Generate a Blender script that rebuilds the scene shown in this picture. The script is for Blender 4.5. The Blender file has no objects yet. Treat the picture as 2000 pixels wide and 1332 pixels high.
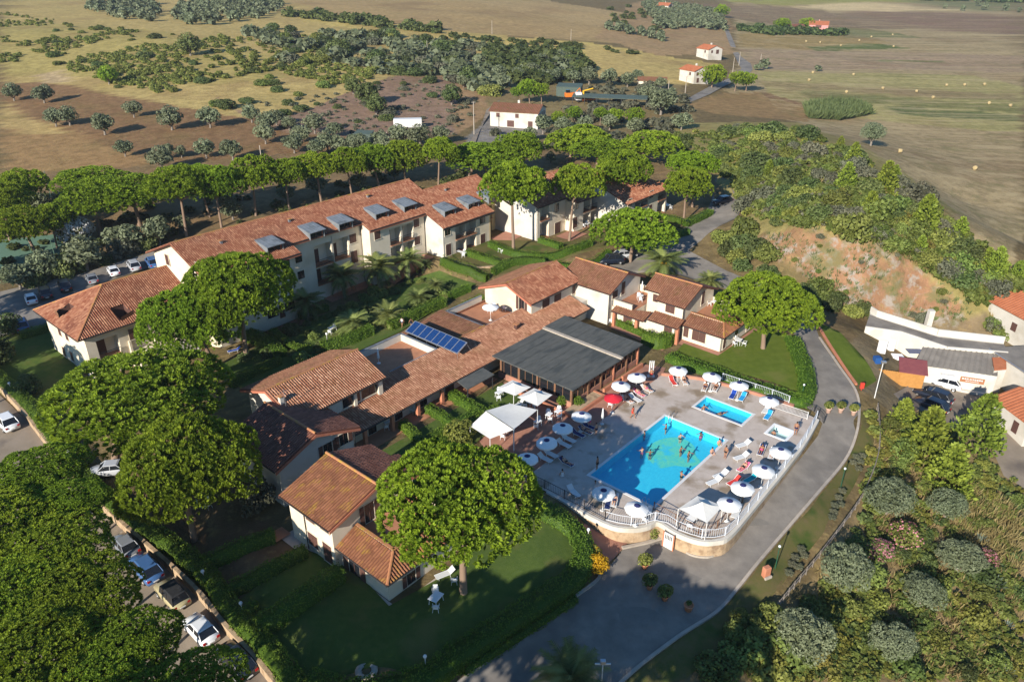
import bpy, math, random
import numpy as np
from mathutils import Vector, geometry
R_ = math.radians
random.seed(7); RNG = np.random.default_rng(7)
SC = bpy.context.scene
COL = SC.collection

# ------------------------------------------------------------------ camera, sky, sun, exposure
F_PX, PITCH, CAM_H = 1500.0, R_(27), 50.0           # photo focal length in its own pixels (2000 wide)
cam_d = bpy.data.cameras.new('camera'); cam = bpy.data.objects.new('camera', cam_d); COL.objects.link(cam)
cam_d.sensor_width = 36; cam_d.lens = 36*F_PX/2000; cam_d.clip_end = 9000; cam_d.clip_start = 0.5
cam.location = (0, 0, CAM_H); cam.rotation_euler = (R_(90)-PITCH, 0, 0)
SC.camera = cam
SUN_EL, SUN_AZ = R_(24), R_(60)                      # shadows run towards azimuth 60 deg (from +X)
W = bpy.data.worlds.new('World'); SC.world = W; W.use_nodes = True
nt = W.node_tree; sky = nt.nodes.new('ShaderNodeTexSky'); sky.sky_type = 'NISHITA'; sky.sun_disc = False
sky.sun_elevation = SUN_EL; sky.sun_rotation = R_(210); sky.air_density = 1.6; sky.dust_density = 0.0; sky.ozone_density = 10.0
bg = nt.nodes['Background']; bg.inputs['Strength'].default_value = 0.08
nt.links.new(sky.outputs[0], bg.inputs['Color'])
sun_d = bpy.data.lights.new('sun', 'SUN'); sun_d.energy = 4.7; sun_d.angle = R_(0.53); sun_d.color = (1.0, 0.93, 0.82)
sun = bpy.data.objects.new('sun', sun_d); COL.objects.link(sun)
to_sun = Vector((-math.cos(SUN_AZ)*math.cos(SUN_EL), -math.sin(SUN_AZ)*math.cos(SUN_EL), math.sin(SUN_EL)))
sun.rotation_euler = to_sun.to_track_quat('Z', 'Y').to_euler()
sun.location = (0, 0, 120)
vs = SC.view_settings; vs.view_transform = 'Standard'; vs.look = 'None'; vs.gamma = 1.0; vs.use_curve_mapping = False; vs.exposure = 0.82
SC.cycles.max_bounces = 5; SC.cycles.diffuse_bounces = 3; SC.cycles.glossy_bounces = 2; SC.cycles.transmission_bounces = 4
SC.cycles.transparent_max_bounces = 6; SC.cycles.use_denoising = True; SC.cycles.caustics_reflective = False; SC.cycles.caustics_refractive = False

# ------------------------------------------------------------------ plan frame: u runs along the buildings (49 deg), v across (-41 deg)
UA = R_(49); UX = np.array([math.cos(UA), math.sin(UA)]); VX = np.array([math.sin(UA), -math.cos(UA)])
def G(px, py, z=0.0):
    "where the line of sight through a photo pixel meets height z"
    a = (np.asarray(px, float)-1000)/F_PX; b = (np.asarray(py, float)-666)/F_PX
    dy = math.cos(PITCH)-b*math.sin(PITCH); dz = -math.sin(PITCH)-b*math.cos(PITCH)
    s = (np.asarray(z, float)-CAM_H)/dz
    return a*s, dy*s
def uvw(u, v):
    return u*UX[0]+v*VX[0], u*UX[1]+v*VX[1]
def uv_of(x, y):
    return x*UX[0]+y*UX[1], x*VX[0]+y*VX[1]
def pix(x, y, z):
    dz = z-CAM_H; dep = y*math.cos(PITCH)-dz*math.sin(PITCH); up = y*math.sin(PITCH)+dz*math.cos(PITCH)
    dep = np.maximum(dep, 0.01)
    return 1000+F_PX*x/dep, 666-F_PX*up/dep, dep

# ------------------------------------------------------------------ terrain heights
TP = [  # photo x, y, height of the ground there
 (600,900,0),(1000,800,0),(1300,700,0),(900,1150,0),(700,1000,0),(820,760,0),(1150,560,.3),(1480,670,0),(1050,1080,-.3),(600,1200,-.2),(560,1290,-.6),
 (450,1000,-.2),(300,900,-.6),(150,780,-1.2),(40,700,-1.6),(120,705,-1.7),(240,740,-1.2),(440,720,-.6),(560,640,-.9),(650,640,-.5),(760,600,0),(850,560,.3),(866,532,0),
 (960,490,2.4),(1050,468,2.4),(1160,455,2.2),(1300,410,2.6),(1010,520,2.),(940,540,1.2),(1330,440,2.6),
 (1220,500,1.0),(1330,475,1.6),(1420,430,2.8),(1430,390,3.2),(1400,350,3.4),(1290,540,.6),(1420,560,.4),(1540,620,.3),
 (1590,660,.2),(1620,720,-.1),(1650,770,-.4),(1620,850,-.8),(1540,950,-1.3),(1450,1080,-1.8),(1300,1130,-1.9),(1180,1070,-1.4),(1100,1250,-2.2),(1000,1320,-2.4),(1330,1220,-2.2),(1230,1050,-1.8),(1350,1065,-1.8),
 (1500,1130,-2.1),(1600,1000,-1.8),(1680,830,-.9),(1708,775,-.8),(1700,700,-.8),(1660,640,-.3),
 (1740,820,-3),(1760,760,-4),(1800,720,-5),(1850,770,-5),(1940,770,-5),(1930,850,-5.2),(1990,700,-4.6),(1990,900,-6),(1960,650,-3.8),(1760,660,-4.2),(1700,640,-3),
 (1720,930,-3.2),(1800,1000,-5),(1900,1000,-6),(1900,1150,-8),(1700,1120,-4.5),(1600,1200,-4.5),(1800,1300,-8.5),(1990,1250,-10),(1500,1290,-3.8),(1400,1330,-3.2),
 (1600,560,.3),(1680,600,-2.0),(1720,612,-3.4),(1780,612,-3.6),(1900,640,-3.6),(1480,500,2),(1500,462,5.2),(1560,450,7.6),(1640,466,7.4),(1700,488,6.4),(1750,510,4.6),(1800,534,2.4),(1860,562,.9),(1900,582,.2),
 (1520,400,7.5),(1600,400,10.5),(1700,400,11.5),(1600,330,11.5),(1500,290,7.5),(1700,330,9.5),(1800,400,9),(1850,450,7.2),(1920,500,5),(1800,480,5),(1700,450,8.6),(1900,540,2.2),(1990,560,2.5),(1440,300,4.5),(1380,270,2.5),(1560,260,7.5),(1480,250,4.5),
 (1700,255,-4),(1900,400,-4),(1990,480,-4),(1850,300,-4.5),(1900,200,-5),(1700,100,-5),(1990,100,-5),(1990,20,-5),(1600,40,-4),(1560,200,-3),(1450,170,-2),
 (1355,165,.5),(1380,112,.5),(1440,120,-2),(1250,230,1),(1010,235,1.5),(900,275,2.2),(1100,210,2),(1200,300,2.2),(1000,330,2.4),(800,360,2.2),
 (60,600,-1.2),(200,530,-.6),(300,480,.2),(400,440,1.4),(550,410,2),(700,380,2.2),(60,440,0),(300,300,3),(100,240,4),(600,290,3),(60,330,2.5),(0,200,5),
 (150,150,8),(300,130,10),(100,60,15),(300,80,14),(500,150,9),(500,80,13),(700,150,8),(700,80,12),(900,110,7),(650,220,4),(850,220,3),(0,110,11),
 (250,18,15),(450,30,15),(700,20,15),(900,30,13),(1100,60,8),(1250,80,4),(1350,40,2),(1000,6,13),(60,20,16),(1200,10,6),
 (120,900,-1.8),(200,1030,-1.8),(330,1150,-1.9),(420,1250,-2),(500,1330,-2),(100,1200,-2),(20,850,-1.6)]
_a = np.array(TP, float); _x, _y = G(_a[:,0], _a[:,1], _a[:,2])
WP = [(-120,20,-3),(0,0,-3),(60,10,-5),(120,30,-9),(-60,-60,-3),(60,-60,-6),(-200,120,0),(-300,250,8),(160,60,-10),(200,120,-5),(260,200,-5),
      (-900,700,30),(-500,500,20),(-600,1200,30),(0,1200,14),(500,1200,-4),(1200,1200,-5),(900,500,-5),(-1500,2500,35),(0,2500,10),(1500,2500,-5),(-1500,0,10),(1500,0,-5),(0,-700,-5)]
_w = np.array(WP, float)
CX = np.concatenate([_x, _w[:,0]]); CY = np.concatenate([_y, _w[:,1]]); CZ = np.concatenate([_a[:,2], _w[:,2]])
def _phi(x, y):
    return np.sqrt((x[:,None]-CX[None])**2+(y[:,None]-CY[None])**2+1.5)
_K = _phi(CX, CY); _n = len(CX)
_M = np.zeros((_n+1,_n+1)); _M[:_n,:_n] = _K - np.eye(_n)*0.6; _M[:_n,_n] = 1; _M[_n,:_n] = 1
_c = np.linalg.solve(_M, np.concatenate([CZ,[0]]))
def _sstep(t): t = np.clip(t,0,1); return t*t*(3-2*t)
FLAT = [  # u0,u1,v0,v1,z,falloff: levelled building ground
 (30,84,-76,-46,0,5),(26,50,-58,-37,0,4),(84,102,-68,-37,0,4),(31,52,-116,-99,-1.7,4),(103,134,-96,-73,2.4,4),(86,99,-101,-84,2.2,3)]
def ground(x, y):
    x = np.atleast_1d(np.asarray(x,float)); y = np.atleast_1d(np.asarray(y,float))
    out = np.empty(len(x))
    for i in range(0,len(x),20000):
        out[i:i+20000] = _phi(x[i:i+20000], y[i:i+20000])@_c[:_n]+_c[_n]
    u, v = uv_of(x, y)
    for u0,u1,v0,v1,z,fo in FLAT:
        d = np.hypot(np.maximum(np.maximum(u0-u,u-u1),0), np.maximum(np.maximum(v0-v,v-v1),0))
        w = 1-_sstep(d/fo); out = out*(1-w)+z*w
    return out
def gz(x, y): return float(ground(x, y)[0])
def T(px, py):
    "photo pixel -> point on the ground"
    px = np.atleast_1d(np.asarray(px,float)); py = np.atleast_1d(np.asarray(py,float))
    z = np.zeros(len(px))
    for k in range(28):
        x, y = G(px, py, z); z = z+0.5*(np.clip(ground(x, y),-12,40)-z)
    x, y = G(px, py, z)
    return x, y, ground(x, y)
def T1(px, py):
    x, y, z = T(px, py); return float(x[0]), float(y[0]), float(z[0])

# ------------------------------------------------------------------ mesh helpers
def link(o, parent=None):
    COL.objects.link(o)
    if parent is not None: o.parent = parent
    return o
def tag(o, label=None, cat=None, group=None, kind=None):
    if label: o['label'] = label
    if cat: o['category'] = cat
    if group: o['group'] = group
    if kind: o['kind'] = kind
    return o
def empty(name, loc, rz=0.0):
    o = bpy.data.objects.new(name, None); COL.objects.link(o); o.location = loc; o.rotation_euler = (0,0,rz); o.empty_display_size = 0.2
    return o
def copy_tree(o, parent=None):
    c = o.copy(); COL.objects.link(c); c.parent = parent
    for ch in list(KIDS.get(o.name, [])):
        k = copy_tree(ch, c); KIDS.setdefault(c.name, []).append(k)
    return c
KIDS = {}
def mesh_np(name, v, f, tint=None, smooth=False):
    "fast mesh from arrays; f is (M,3) or (M,4)"
    v = np.asarray(v, np.float32).reshape(-1,3); f = np.asarray(f, np.int32); k = f.shape[1]; m = len(f)
    me = bpy.data.meshes.new(name); me.vertices.add(len(v)); me.vertices.foreach_set('co', v.ravel())
    me.loops.add(m*k); me.loops.foreach_set('vertex_index', f.ravel())
    me.polygons.add(m); me.polygons.foreach_set('loop_start', np.arange(0,m*k,k,dtype=np.int32))
    if smooth: me.polygons.foreach_set('use_smooth', np.ones(m,bool))
    me.update(calc_edges=True)
    if tint is not None:
        at = me.attributes.new('tint','FLOAT','FACE'); at.data.foreach_set('value', np.asarray(tint,np.float32))
    return me
class MB:
    "collects shapes; build() links them as one mesh object"
    def __init__(s): s.v=[]; s.f=[]; s.m=[]; s.sm=[]; s.mi=0; s.tint=[]; s.tv=None
    def add(s, vs, fs, smooth=False):
        o=len(s.v); s.v.extend([tuple(map(float,p)) for p in vs])
        for q in fs:
            s.f.append([i+o for i in q]); s.m.append(s.mi); s.sm.append(smooth); s.tint.append(0.5 if s.tv is None else s.tv)
        return s
    def box(s,x0,x1,y0,y1,z0,z1):
        return s.add([(x0,y0,z0),(x1,y0,z0),(x1,y1,z0),(x0,y1,z0),(x0,y0,z1),(x1,y0,z1),(x1,y1,z1),(x0,y1,z1)],
                     [(3,2,1,0),(4,5,6,7),(0,1,5,4),(1,2,6,5),(2,3,7,6),(3,0,4,7)])
    def bev(s,x0,x1,y0,y1,z0,z1,b):
        "box with chamfered upright and top edges"
        P=[]; 
        for z,i in ((z0,0),(z1-b,0),(z1,b)):
            P+= [(x0+i+b,y0+i,z),(x1-i-b,y0+i,z),(x1-i,y0+i+b,z),(x1-i,y1-i-b,z),(x1-i-b,y1-i,z),(x0+i+b,y1-i,z),(x0+i,y1-i-b,z),(x0+i,y0+i+b,z)]
        F=[tuple(range(7,-1,-1)),tuple(range(16,24))]
        for r in (0,8):
            for k in range(8): F.append((r+k,r+(k+1)%8,r+8+(k+1)%8,r+8+k))
        return s.add(P,F)
    def poly(s,pts,thick=None,d=(0,0,-1)):
        n=len(pts)
        if thick is None: return s.add(pts,[tuple(range(n))])
        q=[(p[0]+d[0]*thick,p[1]+d[1]*thick,p[2]+d[2]*thick) for p in pts]
        return s.add(list(pts)+q,[tuple(range(n)),tuple(range(2*n-1,n-1,-1))]+[(i,n+i,n+(i+1)%n,(i+1)%n) for i in range(n)])
    def tube(s,pts,r,n=6,caps=True,smooth=True):
        pts=[Vector(p) for p in pts]; k=len(pts); rs=r if hasattr(r,'__len__') else [r]*k; V=[]
        for i,p in enumerate(pts):
            d=(pts[min(i+1,k-1)]-pts[max(i-1,0)]).normalized()
            a=d.cross(Vector((0,0,1)) if abs(d.z)<.9 else Vector((1,0,0))).normalized(); b=d.cross(a)
            for j in range(n):
                t=2*math.pi*j/n; V.append(p+(a*math.cos(t)+b*math.sin(t))*rs[i])
        F=[(i*n+j,i*n+(j+1)%n,(i+1)*n+(j+1)%n,(i+1)*n+j) for i in range(k-1) for j in range(n)]
        s.add(V,F,smooth)
        if caps: 
            s.add([V[j] for j in range(n)],[tuple(range(n))]); s.add([V[(k-1)*n+j] for j in range(n)],[tuple(range(n-1,-1,-1))])
        return s
    def lathe(s,prof,n=16,c=(0,0,0),smooth=True,closed=False):
        V=[(c[0]+r*math.cos(2*math.pi*j/n),c[1]+r*math.sin(2*math.pi*j/n),c[2]+z) for r,z in prof for j in range(n)]
        F=[(i*n+j,i*n+(j+1)%n,(i+1)*n+(j+1)%n,(i+1)*n+j) for i in range(len(prof)-1) for j in range(n)]
        return s.add(V,F,smooth)
    def mesh(s,name,mats):
        me=bpy.data.meshes.new(name); me.from_pydata(s.v,[],s.f); me.update()
        for m in (mats if isinstance(mats,(list,tuple)) else [mats]): me.materials.append(m)
        if s.m and max(s.m)>0: me.polygons.foreach_set('material_index',s.m)
        me.polygons.foreach_set('use_smooth',s.sm)
        if s.tv is not None:
            at=me.attributes.new('tint','FLOAT','FACE'); at.data.foreach_set('value',s.tint)
        return me
    def build(s,name,mats,parent=None,loc=None,rz=0):
        o=bpy.data.objects.new(name,s.mesh(name,mats)); COL.objects.link(o)
        if parent is not None: o.parent=parent; KIDS.setdefault(parent.name,[]).append(o)
        if loc is not None: o.location=loc
        if rz: o.rotation_euler=(0,0,rz)
        return o
def part_np(name, me, mat, parent, loc=(0,0,0)):
    if not me.materials: me.materials.append(mat)
    o=bpy.data.objects.new(name,me); COL.objects.link(o); o.parent=parent; o.location=loc
    KIDS.setdefault(parent.name,[]).append(o); return o

# ------------------------------------------------------------------ materials
M = {}
def hexc(h):
    c=[int(h[i:i+2],16)/255 for i in (0,2,4)]
    return tuple(x/12.92 if x<=.04045 else ((x+.055)/1.055)**2.4 for x in c)
def mat(name, c1, c2=None, scale=1.0, rough=.85, bump=0.0, bscale=None, spec=.25, metal=0.0, c3=None, s2=None, tint=None, detail=5.0, coat=0.0, stretch=None):
    "base colour wandering c1-c2 by noise (c3: patches at scale s2; tint: colour the per-face value leans to)"
    m=bpy.data.materials.new(name); m.use_nodes=True; t=m.node_tree; N=t.nodes; Lk=t.links
    b=N['Principled BSDF']; b.inputs['Roughness'].default_value=rough; b.inputs['Specular IOR Level'].default_value=spec; b.inputs['Metallic'].default_value=metal
    b.inputs['Coat Weight'].default_value=coat
    M[name]=m
    if c2 is None and tint is None and not bump:
        b.inputs['Base Color'].default_value=(*c1,1); return m
    tc=N.new('ShaderNodeTexCoord'); src=tc.outputs['Object']
    if stretch:
        mp=N.new('ShaderNodeMapping'); mp.inputs['Scale'].default_value=stretch; Lk.new(src,mp.inputs['Vector']); src=mp.outputs[0]
    no=N.new('ShaderNodeTexNoise'); no.inputs['Scale'].default_value=scale; no.inputs['Detail'].default_value=detail; no.inputs['Roughness'].default_value=.62
    Lk.new(src,no.inputs['Vector'])
    mx=N.new('ShaderNodeMix'); mx.data_type='RGBA'; mx.inputs['A'].default_value=(*c1,1); mx.inputs['B'].default_value=(*(c2 or c1),1)
    cr=N.new('ShaderNodeMapRange'); cr.inputs['From Min'].default_value=.33; cr.inputs['From Max'].default_value=.67; Lk.new(no.outputs['Fac'],cr.inputs['Value']); Lk.new(cr.outputs[0],mx.inputs['Factor'])
    col=mx.outputs['Result']
    if c3:
        n2=N.new('ShaderNodeTexNoise'); n2.inputs['Scale'].default_value=s2 or scale*.2; n2.inputs['Detail'].default_value=6; Lk.new(src,n2.inputs['Vector'])
        r2=N.new('ShaderNodeMapRange'); r2.inputs['From Min'].default_value=.52; r2.inputs['From Max'].default_value=.66; Lk.new(n2.outputs['Fac'],r2.inputs['Value'])
        m2=N.new('ShaderNodeMix'); m2.data_type='RGBA'; Lk.new(r2.outputs[0],m2.inputs['Factor']); Lk.new(col,m2.inputs['A']); m2.inputs['B'].default_value=(*c3,1); col=m2.outputs['Result']
    if tint:
        at=N.new('ShaderNodeAttribute'); at.attribute_name='tint'
        m3=N.new('ShaderNodeMix'); m3.data_type='RGBA'; Lk.new(at.outputs['Fac'],m3.inputs['Factor']); Lk.new(col,m3.inputs['A']); m3.inputs['B'].default_value=(*tint,1); col=m3.outputs['Result']
    Lk.new(col,b.inputs['Base Color'])
    if bump:
        nb=N.new('ShaderNodeTexNoise'); nb.inputs['Scale'].default_value=bscale or scale*3; nb.inputs['Detail'].default_value=4; Lk.new(src,nb.inputs['Vector'])
        bp=N.new('ShaderNodeBump'); bp.inputs['Strength'].default_value=bump; bp.inputs['Distance'].default_value=.05; Lk.new(nb.outputs['Fac'],bp.inputs['Height']); Lk.new(bp.outputs[0],b.inputs['Normal'])
    return m
def leafmat(name, dark, light, trans=.25, var=.12, hue=.02):
    m=bpy.data.materials.new(name); m.use_nodes=True; t=m.node_tree; N=t.nodes; Lk=t.links; M[name]=m
    b=N['Principled BSDF']; b.inputs['Roughness'].default_value=.6; b.inputs['Specular IOR Level'].default_value=.2
    at=N.new('ShaderNodeAttribute'); at.attribute_name='tint'
    mx=N.new('ShaderNodeMix'); mx.data_type='RGBA'; mx.inputs['A'].default_value=(*dark,1); mx.inputs['B'].default_value=(*light,1); Lk.new(at.outputs['Fac'],mx.inputs['Factor'])
    oi=N.new('ShaderNodeObjectInfo'); hs=N.new('ShaderNodeHueSaturation')
    r1=N.new('ShaderNodeMapRange'); r1.inputs['To Min'].default_value=1-var*1.6; r1.inputs['To Max'].default_value=1+var*1.6; Lk.new(oi.outputs['Random'],r1.inputs['Value']); Lk.new(r1.outputs[0],hs.inputs['Value'])
    r2=N.new('ShaderNodeMath'); r2.operation='MULTIPLY_ADD'; r2.inputs[1].default_value=2*hue; r2.inputs[2].default_value=.5-hue; 
    fr=N.new('ShaderNodeMath'); fr.operation='FRACT'; ml=N.new('ShaderNodeMath'); ml.operation='MULTIPLY'; ml.inputs[1].default_value=7.31; Lk.new(oi.outputs['Random'],ml.inputs[0]); Lk.new(ml.outputs[0],fr.inputs[0]); Lk.new(fr.outputs[0],r2.inputs[0]); Lk.new(r2.outputs[0],hs.inputs['Hue'])
    Lk.new(mx.outputs['Result'],hs.inputs['Color']); Lk.new(hs.outputs[0],b.inputs['Base Color'])
    tr=N.new('ShaderNodeBsdfTranslucent'); Lk.new(hs.outputs[0],tr.inputs['Color']); ms=N.new('ShaderNodeMixShader'); ms.inputs[0].default_value=trans
    Lk.new(b.outputs[0],ms.inputs[1]); Lk.new(tr.outputs[0],ms.inputs[2]); Lk.new(ms.outputs[0],N['Material Output'].inputs['Surface'])
    return m
mat('stucco',(.62,.54,.41),(.68,.60,.48),.6,rough=.9,bump=.12,bscale=14,c3=(.56,.48,.35),s2=.25)
mat('stucco_yellow',(.60,.46,.24),(.66,.52,.29),.6,rough=.9,bump=.12,bscale=14)
mat('white_wall',(.52,.485,.42),(.58,.54,.475),.5,rough=.9,bump=.1,bscale=10,c3=(.45,.41,.34),s2=.3)
mat('white_paint',(.66,.65,.63),(.60,.59,.57),3,rough=.45)
mat('plastic_white',(.78,.78,.77),rough=.35,spec=.4)
mat('shutter',(.085,.042,.034),(.11,.055,.042),6,rough=.6)
mat('dark_glass',(.012,.014,.018),rough=.12,spec=.6)
mat('dark_metal',(.03,.03,.032),(.05,.05,.052),5,rough=.5,metal=.3)
mat('gutter',(.05,.045,.045),rough=.5,metal=.4)
mat('zinc',(.20,.22,.235),(.27,.29,.30),2.2,rough=.5,metal=.3,c3=(.15,.165,.17),s2=.9)
mat('fascia',(.38,.13,.075),(.45,.17,.10),3,rough=.8)
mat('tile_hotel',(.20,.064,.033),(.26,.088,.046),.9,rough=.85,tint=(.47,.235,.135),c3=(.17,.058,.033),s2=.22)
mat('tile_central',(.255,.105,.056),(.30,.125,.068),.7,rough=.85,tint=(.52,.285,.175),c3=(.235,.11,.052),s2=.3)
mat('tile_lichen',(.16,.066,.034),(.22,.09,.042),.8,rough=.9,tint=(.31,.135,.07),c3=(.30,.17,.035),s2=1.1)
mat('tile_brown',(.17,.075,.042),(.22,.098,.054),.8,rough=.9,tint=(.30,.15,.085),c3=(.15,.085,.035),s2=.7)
mat('tile_dark',(.15,.06,.042),(.20,.08,.052),.8,rough=.9,tint=(.28,.125,.085),c3=(.12,.055,.04),s2=.5)  # darker tile that puts the shade of sunless cottage slopes into the colour
mat('tile_orange',(.34,.11,.05),(.42,.15,.07),.9,rough=.85,tint=(.50,.24,.13))
mat('pan_tile',(.13,.045,.028),(.17,.06,.036),1.2,rough=.9)
mat('ridge_tile',(.36,.15,.075),(.44,.20,.09),2.2,rough=.85,c3=(.40,.24,.05),s2=1.5)
mat('terracotta_floor',(.36,.16,.085),(.43,.20,.11),.9,rough=.8,c3=(.30,.14,.08),s2=.5,bump=.1,bscale=9)
mat('terracotta_pave',(.33,.155,.105),(.40,.20,.135),1.1,rough=.85,c3=(.28,.14,.10),s2=.35,bump=.1,bscale=8)
mat('concrete_deck',(.42,.352,.298),(.50,.43,.372),.7,rough=.85,c3=(.25,.19,.13),s2=.33,bump=.08,bscale=8)
mat('asphalt',(.172,.152,.130),(.250,.222,.188),.55,rough=.95,c3=(.145,.130,.114),s2=.17,bump=.15,bscale=30)
mat('asphalt_brown',(.21,.17,.125),(.26,.21,.16),.5,rough=.95,c3=(.13,.105,.085),s2=.2,bump=.15,bscale=25)
mat('kerb',(.34,.29,.235),(.42,.365,.30),1.4,rough=.9)
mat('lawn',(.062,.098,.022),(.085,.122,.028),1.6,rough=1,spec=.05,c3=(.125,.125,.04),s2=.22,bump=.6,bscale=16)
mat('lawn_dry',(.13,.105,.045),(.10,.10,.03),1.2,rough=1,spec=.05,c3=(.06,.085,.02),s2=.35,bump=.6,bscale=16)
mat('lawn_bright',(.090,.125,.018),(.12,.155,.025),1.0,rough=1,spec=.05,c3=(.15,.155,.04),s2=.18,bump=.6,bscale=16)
mat('stone_wall',(.36,.25,.15),(.45,.33,.21),2.2,rough=.95,c3=(.27,.18,.11),s2=1.2,bump=.7,bscale=4)
mat('brick_red',(.42,.16,.085),(.48,.20,.12),2,rough=.9)
mat('veranda_roof',(.075,.078,.072),(.105,.105,.095),.9,rough=.8,c3=(.055,.06,.058),s2=.3,bump=.2,bscale=8,stretch=(1,3,1))
mat('wood',(.16,.08,.045),(.21,.11,.06),3,rough=.7,stretch=(1,1,.3))
mat('wood_orange',(.36,.17,.045),(.43,.21,.06),3,rough=.7)
mat('canvas',(.70,.67,.60),(.76,.73,.66),1.5,rough=.8)
mat('navy',(.02,.025,.10),rough=.7)
mat('solar',(.008,.03,.11),(.012,.045,.15),4,rough=.15,spec=.7)
mat('alu',(.55,.55,.55),rough=.35,metal=.8)
mat('bark',(.19,.125,.085),(.27,.19,.135),5,rough=.95,bump=.8,bscale=9,stretch=(1,1,.3))
mat('bark_grey',(.17,.145,.12),(.25,.215,.18),6,rough=.95,bump=.6,bscale=10)
mat('rubber',(.012,.012,.012),rough=.8)
leafmat('pine',(.092,.158,.013),(.345,.455,.033),.42,.08,.012)
leafmat('pine_young',(.10,.145,.018),(.30,.36,.05),.25,.10,.012)
leafmat('olive',(.105,.125,.062),(.245,.275,.160),.25,.10,.012)
leafmat('shrub_green',(.080,.110,.022),(.235,.275,.065),.25,.2,.03)
leafmat('shrub_dark',(.045,.070,.018),(.140,.172,.055),.2,.2,.02)
leafmat('shrub_grey',(.075,.080,.048),(.19,.19,.12),.2,.15,.02)
leafmat('shrub_yellow',(.11,.115,.02),(.29,.28,.06),.25,.15,.03)
leafmat('hedge',(.050,.100,.010),(.165,.250,.026),.25,.06,.01)
leafmat('palm',(.07,.10,.025),(.26,.29,.085),.25,.10,.012)
leafmat('dry_grass',(.20,.14,.05),(.42,.33,.15),.3,.12,.01)
leafmat('reed',(.075,.11,.035),(.20,.24,.09),.3,.1,.01)
leafmat('agave',(.12,.16,.12),(.26,.31,.25),.1,.1,.01)
leafmat('flower_pink',(.42,.14,.18),(.60,.28,.32),.3,.1,.01)
leafmat('flower_white',(.60,.58,.54),(.75,.73,.70),.2,.05,.0)
leafmat('flower_yellow',(.48,.26,.01),(.65,.40,.02),.3,.05,.0)

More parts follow.
